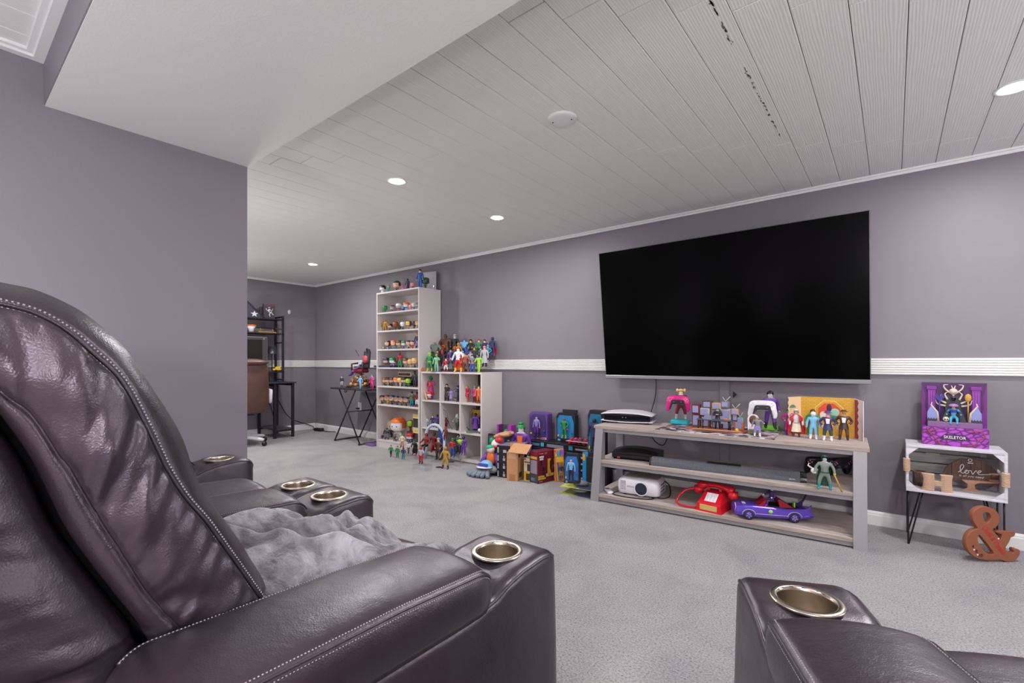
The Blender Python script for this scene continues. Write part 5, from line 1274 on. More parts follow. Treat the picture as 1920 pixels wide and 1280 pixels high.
pr(t, .03, .40, .18, .24, (230, 190, 50)); pr(t, .03, .48, .11, .165, 'ye'); pr(t, .52, .98, .18, .27, (222, 196, 120)); pr(t, .10, .34, .92, .95, (226, 120, 130)); pr(t, .08, .30, .04, .07, (226, 120, 130))
pr(t, .05, .16, .92, .97, (220, 60, 70)); side(t, .1, .9, .30, .72, (140, 132, 150), 'side_window', True); side(t, .1, .9, .76, .84, (220, 160, 50), left=True); side(t, .2, .8, .06, .16, (120, 180, 220), left=True); side(t, 0, 1, 0, .28, 'ch', left=True)
fronttext('DC', t, .5, .93, .022, 'pk')
# leaning rainbow card
t = pack('toy_card', 'bright rainbow coloured blister card leaning in the box pile', (1040.5, 903.5), (1058, 902.6), 842, .012, (216, 140, 60), cat='toy card', body='card')
w_, h_ = t['w'], t['h']
t.rotation_euler.x = -.06
cols_ = ((200, 50, 60), (226, 120, 50), (230, 190, 60), (80, 170, 90), (70, 110, 200), (130, 70, 170))
for k, c in enumerate(cols_): MB().prism([(w_*(.0+.04*k), h_*(.96-.06*k)), (w_*(.14+.04*k), h_*(.96-.06*k)), (w_*(.30+.08*k), .01), (w_*(.12+.08*k), .01)], -.001-.0001*k, .001, 'y').build('stripe', pm(c, .5), t)
pr(t, .2, .95, .60, .74, (236, 180, 40), y=-.002); pr(t, .25, .7, .78, .95, (70, 150, 170), y=-.002); pr(t, .55, 1, .8, .98, (150, 90, 190), y=-.002)
minifig(t, w_*.58, -.022, h_*.12, h_*.42, 'stand', 'gy bk ch go dr'); MB().box(w_*.3, w_*.9, -.04, .0, h_*.08, h_*.58, b=.012).build('blister', M_clear, t)
# blue blister box and stacked blister trays on the floor
for k, (pa, pb_, z, n_, c_) in enumerate((((1048, 924), (1110, 936), 0, 'lower', (150, 160, 80)), ((1050, 924), (1112, 936), .052, 'upper', (196, 202, 90)))):
    a, b_ = at(*pa, Z=0), at(*pb_, Z=0)
    t = thing('blister_pack', '%s of two yellow green blister packs lying flat at the front of the box pile' % n_, 'toy pack', (a.x, a.y, z), atan2(b_.y-a.y, b_.x-a.x)+.1*k, 'flat blister packs at the front of the pile')
    W_ = (b_-a).xy.length
    MB().box(0, W_, 0, .21, 0, .003).build('card', pm(c_), t); MB().box(W_*.4, W_, 0.02, .2, .003, .0042).build('print', pm((60, 90, 100)), t); MB().box(W_*.55, W_*.98, .0, .03, .003, .0045).build('print', pm((96, 66, 150)), t)
    MB().box(W_*.12, W_*.9, .02, .18, .003, .048, b=.012).build('blister', M_clear, t); MB().ell((W_*.45, .1, .024), (.07, .045, .02), nu=12, nv=8).build('toy_part', pm((150, 146, 152)), t)
def cutbox(w, h, d, c, b=.12):
    poly = [(0, 0), (w, 0), (w, h*.94), (w*.9, h), (w*b, h), (0, h*(1-b))]
    return MB().prism(poly, .002, d, 'y')
def blisterbox(label, A, B, top, z, Y=None, dpt=.06, col=(40, 110, 180), fig=('stand', 'sk bk lb ch bk'), face='bk', mark=True, lean=0.0):
    if Y is None: a, b_ = at(*A, Z=z), at(*B, Z=z)
    else: a, b_ = at(A[0], 0, Y=Y), at(B[0], 0, Y=Y)
    w = (b_-a).xy.length; h = EYE+(HOR-top)*mpp(a)-z
    t = thing('blister_box', label, 'toy box', (a.x, a.y, z), atan2(b_.y-a.y, b_.x-a.x))
    t.rotation_euler.x = lean; t['w'], t['h'], t['d'] = w, h, dpt
    cutbox(w, h, dpt, face).build('backing', pm(face), t)
    MB().prism([(w*.06, h*.12), (w*.94, h*.12), (w*.94, h*.70), (w*.82, h*.92), (w*.2, h*.92), (w*.06, h*.78)], -.001, .003, 'y').build('blue_insert', pm(col), t)
    f = minifig(t, w*.5, -.022, h*.13, h*.70, *fig[:2]); MB().box(w*.3, w*.7, -.03, 0, h*.10, h*.13, b=.002).build('figure_base', pm('nv'), t)
    for k in range(4): MB().ell((w*(.14+.24*k), -.008, h*(.2+.12*((k*7) % 4))), (w*.05, .006, h*.04), nu=8, nv=6).build('accessory', pm(('ye', 'lb', 'hp', 'bl')[k]), t)
    MB().box(w*.05, w*.95, -.048, .0, h*.10, h*.93, b=.01).build('blister', M_clear, t)
    if mark: pr(t, .08, .22, .02, .09, 'lb')
    return t
blisterbox('blue backed blister box with a blue and black figure, propped on the flat packs', (1058, 905), (1086, 907.5), 850, .105, col=(46, 120, 190), fig=('stand', 'pk dr lb bk bk'))
t = pack('toy_box', 'bright sky blue box with a white hand print beside the stand leg', (1091.9, 905), (1117, 909.5), 847.8, .20, (22, 140, 206))
w_, h_ = t['w'], t['h']
pr(t, .02, .20, .74, .95, (226, 160, 40)); MB().lathe([(0, -.001), (w_*.18, -.001), (w_*.18, .001), (0, .001)], 22, M=Matrix.Translation((w_*.66, 0, h_*.72)) @ Matrix.Rotation(pi/2, 4, 'X')).build('round_logo', pm('wh', .5), t)
text('DC', .03, pm((22, 140, 206), .5), t, Matrix.Translation((w_*.66, -.0012, h_*.72)) @ Matrix.Rotation(pi/2, 4, 'X'), .0004)
mb = MB().ell((w_*.70, 0, h_*.40), (w_*.17, .0012, h_*.10), nu=14, nv=8)
for x0, z0, x1, z1 in ((.56, .44, .44, .58), (.62, .48, .58, .60), (.70, .49, .70, .60), (.80, .48, .84, .58)): mb.tube([(w_*x0, 0, h_*z0), (w_*x1, 0, h_*z1)], .0055, 6, M=Matrix.Diagonal((1, .2, 1, 1)))
o = mb.build('hand_print', pm('wh', .5), t); o['kind'] = 'stuff'
pr(t, .40, .98, .16, .20, 'wh'); pr(t, .30, .98, .09, .14, 'wh')
# flat black packs piled behind
for k in range(5):
    a = at(985, 0, Y=3.50); b_ = at(1112, 0, Y=3.50)
    n_ = ('lowest', 'second from below', 'middle', 'fourth from below', 'topmost')[k]
    t = thing('flat_pack', 'black flat toy pack, %s of the pile behind the red box' % n_, 'toy pack', (a.x+.01*((k*3) % 4), 3.525+.006*((k*5) % 3), .0585*k), .02*((k*2) % 3-1), 'flat black toy packs in a pile')
    W_ = b_.x-a.x-.04
    MB().box(0, W_, 0, .18, 0, .057, b=.003).build('carton', pm('bk'), t)
    MB().box(W_*.22, W_*.27, -.0012, .001, .01, .046).build('blue_label', pm((60, 170, 200)), t); MB().box(W_*.66, W_*.72, -.0012, .001, .01, .046).build('blue_label', pm((60, 170, 200)), t)
    MB().box(W_*.32, W_*.58, -.0012, .001, .012, .040).build('window', pm((120, 126, 140), .2), t); MB().box(W_*.76, W_*.95, -.0012, .001, .016, .030).build('title_print', pm('lg'), t); MB().box(W_*.02, W_*.2, -.0012, .001, .012, .036).build('window', pm((90, 110, 150), .2), t)
ZP = .2925
t = blisterbox('purple window box with a purple coated figure standing on the pile', (992, 823), (1026, 823), 771, ZP, 3.60, .08, (70, 52, 110), ('stand', 'lg dp lv pu dp'), (98, 66, 140), False)
pr(t, .45, .95, .02, .085, (226, 200, 214)); pr(t, .5, .9, .035, .07, (190, 50, 70), y=-.001)
t = blisterbox('bright blue blister box with a green figure standing on the pile', (1043, 826), (1078, 826), 773, ZP, 3.64, .06, (30, 130, 190), ('hips', 'rs or_ gn gn lm'), 'bk', True)
MB().box(t['w']*.25, t['w']*.98, .03, .055, t['h'], t['h']+.03).build('hanger_card', pm('bk'), t)
blisterbox('teal blue blister box with a black foot close to the stand leg', (1102, 840), (1132, 840), 768, .23, 3.46, .07, (24, 110, 150), ('stand', 'bk bk nv nv bk'), 'bk', False)
tag(MB().box(0, .19, 0, .10, 0, .23, b=.002).build('toy_box', pm('bk')), 'plain black carton under the teal blue blister box', 'box').location = (at(1102, 0, Y=3.46).x-.01, 3.45, 0)
for k in range(2):
    a = at(1058, 0, Y=3.51)
    t = thing('blister_pack', '%s clear pack with red toys on the pile beside the stand' % ('lower', 'upper')[k], 'toy pack', (a.x+.02*k, 3.50, ZP+.036*k), .06*k, 'clear packs with red toys')
    MB().box(0, .23, 0, .14, 0, .003).build('card', pm(('dbr', 'pk')[k]), t)
    MB().box(.01, .22, .01, .13, .003, .034, b=.008).build('blister', M_clear, t)
    for q in range(6): MB().ell((.035+.032*q, .07+.02*((q*7) % 3-1), .017), (.018, .022, .011), nu=8, nv=6).build('toy_part', pm(('rd', 'mg', 'rd', 'nv', 'rd', 'lv')[q]), t)
# boxes at the left rear of the pile
a = at(915, 0, Y=3.47); b_ = at(955, 0, Y=3.47)
t = thing('toy_box', 'big black edged box with a blue starry window behind the black stack', 'box', (a.x, 3.47, 0), .12)
t['w'], t['h'], t['d'] = b_.x-a.x, .315, .16
MB().box(0, t['w'], .001, .16, 0, .315, b=.003).build('carton', pm('bk'), t); pr(t, .05, .70, .12, .93, (44, 96, 168), 'window'); pr(t, .1, .6, .5, .7, (70, 130, 196), y=-.001); pr(t, .76, .98, .1, .5, (60, 110, 180)); pr(t, .84, .93, .72, .86, 'lb')
MB().box(.006, t['w']-.006, .006, .155, .3145, .316).build('lid_print', pm((120, 106, 130)), t)
a = at(935, 0, Y=3.55)
t = thing('toy_box', 'magenta ended window box with a green toy on top of the blue starry box', 'box', (a.x, 3.52, .3165), .1)
MB().box(0, .17, 0, .085, 0, .004).build('base_card', pm('pu'), t); MB().box(0, .17, .08, .085, .004, .085).build('back_card', pm((110, 130, 118)), t)
for x in (0, .128): MB().box(x, x+(.022 if x == 0 else .042), 0, .085, .004, .088, b=.002).build('end_panel', pm((168, 50, 168)), t)
MB().box(.022, .128, .001, .08, .004, .084).build('window', M_clear, t); MB().ell((.085, .04, .024), (.028, .025, .02), nu=10, nv=8).build('toy_part', pm('gn'), t)
p = at(972, 0, Y=3.42)
man((p.x, 3.46, 0), .415, 'stand', 'wh gn pu dp bk', 'spike', 'large doll with green hair and a purple jacket standing behind the black boxes', None, .35, vest='or_', scoat='pu')
p = at(936, 0, Y=3.36)
f = man((p.x-.06, 3.33, .315), .22, 'bulk', 'tan bk tan tan dbr', 'none', 'bare tan muscular toy figure lying on top of the black boxes', None, -1.2, belt='br', eyes=False, tilt=-1.35)
# soft toy heap on the left
p = at(900, 893, Z=0)
t = thing('rubber_glove', 'pair of grey rubber monster gloves with thick fingers on the carpet', 'glove', (p.x, p.y+.05, 0), .2)
for k in range(2):
    for j in range(4):
        a = -2.6+.42*j+.25*k; x0 = -.02+.06*k
        MB().tube(catmull([(x0, .02*k, .05+.01*k), (x0+.06*cos(a), .06*sin(a), .042), (x0+.11*cos(a), .10*sin(a), .026), (x0+.14*cos(a), .125*sin(a), .016)], 3), [.024]*3+[.022]*3+[.019]*3+[.012], 8).build('finger', pm((116, 128, 140)), t)
    MB().ell((x0+.02, .03, .055), (.07, .05, .035), nu=14, nv=8).build('palm', pm((128, 138, 150)), t)
t2 = thing('baseball_hat', 'small blue and white cap on the grey rubber gloves', 'cap', (p.x+.02, p.y+.06, .085), .2)
MB().ell((0, 0, .0), (.066, .055, .055), nu=18, nv=10, keep=lambda x, y, z: z > -.1).build('crown', pm('lb'), t2); MB().box(-.05, .05, -.062, -.05, .008, .035, b=.004).build('front_print', pm((60, 80, 170)), t2); MB().lathe([(0, 0), (.075, -.004), (.078, 0), (0, .006)], 20, M=Matrix.Translation((0, -.03, 0)) @ Matrix.Diagonal((1, .8, 1, 1))).build('brim', pm('wh'), t2)
t3 = thing('plush_doll', 'orange and purple plush doll with green hair sitting on the gloves', 'plush', (p.x+.03, p.y+.12, .10), .2)
MB().ell((0, 0, .05), (.045, .04, .06), .8, 14, 10).build('body', pm('or_'), t3)
for sg in (-1, 1): MB().tube([(sg*.045, 0, .09), (sg*.075, -.02, .03), (sg*.08, -.03, -.01)], [.02, .022, .018], 8).build('arm', pm('pu'), t3)
MB().ell((0, -.01, .125), (.04, .035, .03), nu=12, nv=8).build('head', pm((226, 196, 186)), t3); MB().ell((-.01, -.01, .148), (.038, .034, .022), nu=12, nv=8).build('hair', pm((40, 170, 130)), t3)
t4 = thing('plush_doll', 'plush clown like head with wide red lips and a red hat above the orange doll', 'plush', (p.x+.045, p.y+.17, .235), .2)
MB().ell((0, 0, .035), (.05, .045, .045), nu=16, nv=10).build('head', pm('wh'), t4); MB().ell((0, -.04, .016), (.045, .014, .014), nu=12, nv=8).build('lips', pm('rd'), t4)
MB().ell((.035, -.01, .075), (.042, .036, .028), nu=12, nv=8).build('hat', pm('rd'), t4); MB().ell((-.042, -.01, .062), (.022, .024, .034), nu=10, nv=8).build('hair', pm('gn'), t4)
tag(MB().lathe([(0, 0), (.055, 0), (.06, .06), (.05, .13), (.03, .15), (0, .152)], 14).build('plush_pedestal', pm('lv')), 'lavender soft toy body under the red hatted plush head', 'plush').location = (p.x+.05, p.y+.19, .085)

# ================================================================ ON THE TELEVISION STAND
def onst(px, py, z): return at(px, py, Z=z)
t = thing('game_console', 'white and black curved game console lying flat on the left of the stand top', 'game console', tuple(onst(1130, 792, ZT)), .235)
L_, Dp = .365, .245
def wing(up, z0):
    rows = []
    for j in range(9):
        y = Dp*j/8
        row = []
        for i in range(15):
            x = -.012+(L_+.024)*i/14; s = i/14; c = j/8
            zz = z0+up*(.014*sin(pi*min(1, s*1.05))**.8*(.7+.5*c)-.010*max(0, s-.75)*4*(.5+c*.5)*(-1 if up < 0 else 1))
            row.append((x, y-.006, zz))
        rows.append(row)
    lo = [[(x, y, z-up*.005) for x, y, z in r] for r in rows]
    mb = MB().loft(rows, 0, True, False, False).loft(lo, 0, True, False, False)
    e = lambda g_: [r[0] for r in g_]+g_[-1][1:]+[r[-1] for r in g_[-2::-1]]+g_[0][-2:0:-1]
    return mb.loft([e(rows), e(lo)], 0, True, False, True)
MB().box(.004, L_-.006, .004, Dp-.01, .018, .066, b=.008).build('core', base('gloss_black', (18, 18, 26), .15), t)
wing(1, .074).build('upper_shell', M_white, t); wing(-1, .020).build('lower_shell', M_white, t)
MB().box(.03, .12, -.0105, -.006, .012, .0145).build('disc_slot', M_black, t)
for x in (.15, .175): MB().box(x, x+.008, .0025, .005, .045, .050).build('port', M_silver, t)
for x in (.02, L_-.04):
    for y in (.02, Dp-.04): MB().box(x, x+.02, y, y+.02, 0, .014).build('foot', M_black, t)
# printed mat
mat_m = base('comic_print', (200, 196, 200), .6); v = coords(mat_m, (26, 40, 1))
vo = nd(mat_m, 'ShaderNodeTexVoronoi'); vo.inputs['Scale'].default_value = 1.0; lk(mat_m, v, vo.inputs['Vector'])
sp = nd(mat_m, 'ShaderNodeSeparateColor'); lk(mat_m, vo.outputs['Color'], sp.inputs[0])
setcol(mat_m, ramp(mat_m, sp.outputs[0], [(.1, (40, 36, 46)), (.3, (206, 200, 206)), (.45, (120, 104, 140)), (.6, (226, 222, 224)), (.75, (176, 120, 126)), (.9, (70, 66, 78))]))
mat_m.node_tree.nodes[[n.name for n in mat_m.node_tree.nodes if n.type == 'VALTORGB'][0]].color_ramp.interpolation = 'CONSTANT'
def poly_on(z, pts): return [(onst(*q, z).x, onst(*q, z).y) for q in pts]
tag(MB().prism(poly_on(ZT, [(1228, 804.5), (1285, 788), (1470, 801), (1452, 824.5)]), ZT, ZT+.0022, 'z').build('printed_mat', mat_m), 'flat mat with a busy printed pattern under the toys on the stand', 'mat')
ZQ = ZT+.0023
# game controllers
def gamepad(name, label, loc, rz, shell, tilt, fr=M_black):
    t = thing(name, label, 'game controller', loc, rz)
    out = [(-.080, .020), (-.077, .050), (-.060, .066), (-.030, .070), (.030, .070), (.060, .066), (.077, .050), (.080, .020), (.086, -.015), (.082, -.040), (.070, -.048), (.060, -.040), (.048, -.010), (.034, .004), (-.034, .004), (-.048, -.010), (-.060, -.040), (-.070, -.048), (-.082, -.040), (-.086, -.015)]
    out = [(p_.x, p_.y) for p_ in catmull([(a, b, 0) for a, b in out], 4, True)]
    cx = lambda a: .66*a if abs(a) < .05 else math.copysign(.066+(abs(a)-.066)*.55, a)
    M_ = Matrix.Rotation(tilt, 4, 'X')
    rings = []
    for y, s in ((-.017, .80), (-.014, .93), (-.006, 1), (.008, 1), (.018, .92), (.024, .75)):
        rings.append([(cx(a)+(a-cx(a))*s, y+.0*b, .012+(b-.012)*s) for a, b in out])
    MB().loft(rings, 0, True, True, True, M_).build('shell', shell, t)
    inner = [(-.045, .034), (-.035, .040), (.035, .040), (.045, .034), (.062, -.036), (.052, -.030), (.040, .0), (.030, .008), (-.030, .008), (-.040, 0), (-.052, -.030), (-.062, -.036)]
    MB().prism(inner, -.0195, -.010, 'y', M=M_).build('centre_panel', fr, t)
    MB().box(-.026, .026, -.0195, -.012, .042, .066, b=.003, M=M_).build('touchpad', shell, t)
    for sx in (-.026, .026): MB().lathe([(.010, 0), (.007, .006), (.009, .012), (0, .013)], 14, M=M_ @ Matrix.Translation((sx, -.017, .022)) @ Matrix.Rotation(pi/2, 4, 'X')).build('thumbstick', base('stick_grey', (60, 62, 74), .4), t)
    for sx in (-.054, .054):
        for a in range(4): MB().ell((sx+.010*cos(a*pi/2), -.018, .044+.010*sin(a*pi/2)), (.004, .003, .004), nu=8, nv=6, M=M_).build('button', M_white if shell is M_white else pm('pk'), t)
    return t
p = onst(1275, 795, ZQ)
stnd = man((p.x, p.y+.02, ZQ+.035), .215, 'wide', 'cr bd ch dr lg', 'long', 'blond toy figure with twin buns holding up the pink controller', None, .25, eyes=True)
part('hair_bun', MB().ell((.10, .01, .96), (.04, .035, .06), nu=10, nv=8).ell((-.10, .01, .96), (.04, .035, .06), nu=10, nv=8).mesh('hair_bun', [pm('bd')]), stnd, 'bd')
t = thing('figure_base', 'turquoise base under the blond controller figure', 'toy base', (p.x, p.y, ZQ), .2)
MB().box(-.065, .065, -.045, .05, 0, .035, b=.008).build('base', pm((40, 176, 190)), t)
gamepad('game_controller', 'bright pink game controller held by the blond toy figure', (p.x+.004, p.y-.055, ZQ+.150), .25, base('hot_pink_plastic', (222, 34, 134), .3), 0)
# diorama of little televisions
p = onst(1338, 809, ZQ)
t = thing('toy_diorama', 'diorama of stacked tiny televisions around a desk on an orange toned base', 'toy diorama', (p.x, p.y+.06, ZQ), .12)
PW_ = .20
mb = MB()
def disc(a, b, r, n=36): return [(a*cos(2*pi*k/n)*(1+.06*sin(5*2*pi*k/n)), b*sin(2*pi*k/n)*(1+.06*sin(5*2*pi*k/n+1))) for k in range(n)]
mb.prism(disc(PW_, .085, 0), 0, .012, 'z').build('base', base('terracotta_planks', (176, 112, 84), .7), t)
MB().prism(disc(PW_*.7, .05, 0), .012, .016, 'z', M=Matrix.Translation((-.02, -.03, 0))).build('rug', pm((160, 92, 74)), t)
MB().prism([(-.14, -.085), (.12, -.10), (.16, -.07), (-.10, -.06)], .0125, .018, 'z').build('plank_pile', pm((196, 140, 100)), t)
tvs = [(-.135, .012, .055, .095, 'br', 0), (-.135, .107, .055, .065, 'dr', 0), (-.075, .10, .062, .052, 'lg', 0), (-.06, .152, .062, .048, 'br', 0), (.0, .145, .06, .045, 'tan', 0), (.055, .16, .052, .042, 'gy', 1), (.055, .045, .07, .105, 'lg', 0), (.115, .115, .045, .04, 'tan', 2), (.115, .07, .036, .05, 'ch', 0), (.145, .055, .040, .042, 'mt', 3), (.14, .012, .055, .055, 'or_', 0), (-.01, .06, .05, .08, 'tan', 0), (-.075, .012, .06, .085, 'br', 0), (.06, .012, .05, .04, 'ch', 0), (0, .012, .06, .05, 'br', 0)]
scr = base('blue_grey_screen', (150, 152, 196), .25)  # plain blue grey colour of the tiny screens
for x, z, w_, h_, c, ant in tvs:
    y = .03+.018*(z < .1)
    tvp = MB().box(x-w_/2, x+w_/2, y-.022, y+.03, z, z+h_, b=.003).build('tiny_television', pm(c), t)
    MB().box(x-w_*.40, x+w_*.30, y-.0245, y-.021, z+h_*.14, z+h_*.88, b=.002).build('screen', scr, tvp)
    if ant:
        MB().tube([(x, y, z+h_), (x-.018, y, z+h_+.028)], .0018, 6).build('antenna', M_white, tvp); MB().tube([(x, y, z+h_), (x+.03*(1 if ant < 3 else .5), y, z+h_+.034)], .0018, 6).build('antenna', M_white, tvp)
dk = MB().box(-.115, .10, -.075, -.02, .075, .082, b=.002).build('desk', base('slate_desk', (74, 82, 98), .4), t)
for x in (-.105, -.075, .085, .095): MB().tube([(x, -.06, .075), (x*1.02, -.062, .04), (x, -.06, .013)], [.005, .004, .003], 8).build('leg', M_black, dk)
MB().prism([(-.075, .082), (-.02, .082), (-.02, .105), (-.062, .115)], -.065, -.035, 'y').build('typewriter', pm((128, 132, 160)), t)
MB().box(.055, .085, -.06, -.045, .082, .092, b=.002).build('red_box', pm('or_'), t)
fg = minifig(t, .01, -.005, .012, .145, 'cross', 'lg gn bk ch bk', 'short', 'seated_figure'); MB().ell((.01, -.005, .150), (.011, .011, .008), nu=10, nv=6).build('green_hair', pm('gn'), t)
MB().ell((.135, -.055, .022), (.012, .012, .011), nu=12, nv=8).build('toy_ball', pm('ye'), t)
# white controller on its holder figure
p = onst(1428, 812, ZQ)
man((p.x+.04, p.y+.06, ZQ+.0275), .235, 'walk', 'lg bk pu pu bk', 'short', 'dark haired purple suited toy figure behind the white controller', None, .5, eyes=True)
t = thing('figure_base', 'lime green block base under the purple suited figure', 'toy base', (onst(1444, 806, ZQ).x, onst(1444, 806, ZQ).y+.015, ZQ), .1)
MB().box(-.05, .05, -.03, .06, 0, .027, b=.003).build('base', pm((110, 200, 30)), t)
gamepad('game_controller', 'white game controller held upright by the purple suited toy figure', (p.x+.01, p.y-.03, ZQ+.150), .25, M_white, 0)
p = onst(1420, 818, ZQ)
man((p.x, p.y, ZQ), .125, 'reach', 'sk sk gy lv wh', 'none', 'small bald toy figure in grey standing before the white controller', None, .3, hands='sk')
t = thing('toy_chair', 'round backed white and brown toy armchair beside the small grey figure', 'toy chair', (onst(1411, 815, ZQ).x, onst(1411, 815, ZQ).y+.02, ZQ), .2)
MB().prism([(-.032, .03), (.032, .03), (.034, .10)]+[(.034*cos(a), .10+.032*sin(a)) for a in [pi*j/8 for j in range(1, 8)]]+[(-.034, .10)], .0, .012, 'y').build('backrest', M_white, t)
MB().ell((0, -.001, .095), (.024, .004, .03), nu=12, nv=8).build('cushion', pm('br'), t); MB().box(-.03, .03, -.02, .012, 0, .035, b=.008).build('seat', pm('ol'), t)
# yellow room backdrop and figures
a = at(1502, 0, Y=3.63); b_ = at(1602, 0, Y=3.63)
t = thing('card_backdrop', 'folded yellow cardboard room backdrop with an octagon picture on the stand', 'backdrop', ((a.x+b_.x)/2, 3.63, ZT), SA*.6)
w2 = (b_.x-a.x)/2; bh = .247
brickm = base('yellow_brick_print', (212, 162, 50), .6); v = coords(brickm, (1, 1, 1)); br = nd(brickm, 'ShaderNodeTexBrick'); br.inputs['Scale'].default_value = 22; br.inputs['Color1'].default_value = lin((214, 166, 54)); br.inputs['Color2'].default_value = lin((206, 154, 46)); br.inputs['Mortar'].default_value = lin((168, 120, 40)); br.inputs['Mortar Size'].default_value = .012
mp = nd(brickm, 'ShaderNodeMapping'); mp.inputs['Rotation'].default_value = (pi/2, 0, 0); tc = nd(brickm, 'ShaderNodeTexCoord'); lk(brickm, tc.outputs['Object'], mp.inputs[0]); lk(brickm, mp.outputs[0], br.inputs[0]); setcol(brickm, br.outputs[0])
MB().box(-w2, w2, 0, .003, 0, bh).build('back_panel', brickm, t)
Ml = Matrix.Translation((-w2, 0, 0)) @ Matrix.Rotation(radians(62), 4, 'Z')
lp = [(0, 0), (0, bh)]+[(-.125+(.006 if k % 2 else -.004), bh*(1-k/13)) for k in range(14)]
MB().prism(lp, 0, .003, 'y', M=Ml).build('left_panel', base('pale_peach_card', (236, 200, 160), .6), t)
MB().prism([(-.085+.032*cos(a)*1.0, .175+.022*sin(a)) for a in [pi*j/8 for j in range(9)]], -.0008, .001, 'y', M=Ml).build('fan_print', pm((96, 140, 112), .5), t)
Mr = Matrix.Translation((w2, 0, 0)) @ Matrix.Rotation(radians(-70), 4, 'Z')
MB().prism([(0, 0), (.13, -.0), (.13, bh*.97), (0, bh)], 0, .003, 'y', M=Mr).build('right_panel', base('white_card_ridged', (222, 214, 220), .6), t)
MB().prism([(0.006, .002), (.055, .002)]+[(.045+(.018 if k % 2 else 0), bh*k/12*.98) for k in range(1, 12)]+[(.045, bh*.97), (.006, bh*.97)], -.0012, .001, 'y', M=Mr).build('red_curtain_print', pm((150, 48, 54), .5), t)
ox, oz = .012, .150
def octa(r, y, c, n): MB().prism([(ox+r*cos(pi/8+k*pi/4), oz+r*sin(pi/8+k*pi/4)) for k in range(8)], y, .001, 'y').build(n, pm(c, .5), t)
octa(.082, -.0010, (240, 214, 120), 'octagon_rim'); octa(.079, -.0016, (200, 150, 50), 'octagon_band'); octa(.064, -.0022, (214, 70, 40), 'octagon_panel')
for x, z, rx, rz_, c in ((-.034, -.02, .018, .026, (220, 210, 190)), (.0, .028, .014, .028, (48, 36, 60)), (.030, .004, .026, .024, (150, 200, 176)), (-.004, -.032, .016, .034, (40, 160, 80)), (.024, -.032, .02, .018, (50, 130, 100))):
    MB().ell((ox+x, -.0024, oz+z), (rx, .0016, rz_), nu=16, nv=8).build('picture_shape', pm(c, .5), t)
text('EAL', .026, M_white, t, Matrix.Translation((ox-.05, -.001, .062)) @ Matrix.Rotation(pi/2, 4, 'X'), .0004); text('ED', .026, M_white, t, Matrix.Translation((ox+.055, -.001, .058)) @ Matrix.Rotation(pi/2, 4, 'X'), .0004)
def stfig(px, py, top, kind, cols, style, label, **o):
    p = onst(px, py, ZT); man((p.x, p.y, ZT), (py-top)*mpp(p), kind, cols, style, label, 'figures before the yellow backdrop', **{'rz': .1, **o})
stfig(1480, 814.5, 768, 'hips', 'mt gn mg mg pu', 'short', 'magenta suited toy figure with green hair before the yellow backdrop', vest='nv', scoat='mg')
stfig(1493, 818.5, 771, 'stand', 'tan wh wh cr br', 'hood', 'white hooded toy figure in a wide red cape', mantle='rd', wcape='rd', belt='br', coat='cr')
stfig(1502, 812, 768, 'stand', 'pk pk cr cr br', 'none', 'bald cream suited toy figure behind the red cape')
stfig(1524, 815.5, 770, 'wide', 'pk br gn gn gn', 'short', 'green suited toy figure behind the pale blue grey one')
stfig(1525, 823, 775, 'stand', 'lg wh lb lb wh', 'helm', 'pale blue grey hooded toy figure', hands='pk')
stfig(1552, 826, 775, 'hips', 'pk pu nv dg wh', 'hat', 'purple hatted toy figure in a navy jacket', vest='wh', scoat='nv')
stfig(1564, 816, 773, 'stand', 'br bk bk bk bk', 'short', 'slim black suited toy figure with a white collar', vest='wh')
stfig(1582, 824.5, 773, 'hips', 'tan br dbr br dbr', 'hat', 'brown suited toy figure with a brown hat', vest='wh', scoat='dbr')
# middle shelf
p = onst(1150, 859, ZM)
t = thing('game_console', 'black domed game console on the middle shelf of the stand', 'game console', tuple(p), SA+.12)
rings = []
for i in range(13):
    s = i/12; x = -.01+.33*s
    rings.append([(x, y, z) for y, z in [(0, 0.012), (.0, .036), (-.006, .040), (-.006, .046+.018*sin(pi*s)*.6), (.06, .058+.022*sin(pi*s)), (.16, .060+.022*sin(pi*s)), (.24, .052+.012*sin(pi*s)), (.24, .012)]])
MB().loft(rings, 0, False).build('case', M_black, t)
MB().box(.0, .32, .004, .23, 0, .013).build('foot_plate', M_gap, t); MB().box(.07, .24, -.0015, .002, .020, .032).build('disc_tray', base('gloss_black_tray', (30, 30, 34), .1), t)
o = MB().box(.03, .055, -.012, -.0015, .008, .019, b=.003).build('usb_stick', pm('rd'), t)
a = onst(1217, 872, ZM); b_ = onst(1511, 906, ZM)
t = thing('soundbar', 'long grey fabric soundbar on the middle shelf of the stand', 'soundbar', tuple(a), atan2(b_.y-a.y, b_.x-a.x))
Ls = (b_-a).xy.length
fab = base('grey_speaker_fabric', (78, 80, 88), .85); v = coords(fab); bump(fab, noisy(fab, v, 500, 2), .4, .002); setcol(fab, ramp(fab, noisy(fab, v, 350, 2), [(.35, (58, 60, 68)), (.65, (104, 106, 114))]))
pf = [(0, 0), (.085, 0), (.098, .012), (.090, .050), (.05, .058), (.028, .054), (.004, .026), (0, .012)]
MB().prism(pf, .012, Ls-.03, 'x').build('grille', fab, t)
MB().prism(pf, 0, .012, 'x').build('end_cap', M_black, t); mb = MB().loft([[(Ls-.03, y, z) for y, z in pf], [(Ls+.005, .008+y*.9, z) for y, z in pf]], 0, False); mb.build('end_cap', base('gloss_black_cap', (20, 20, 26), .2), t)
text('polk', .018, M_white, t, Matrix.Translation((Ls-.07, .0025, .018)) @ Matrix.Rotation(pi/2-.72, 4, 'X'), .0005)
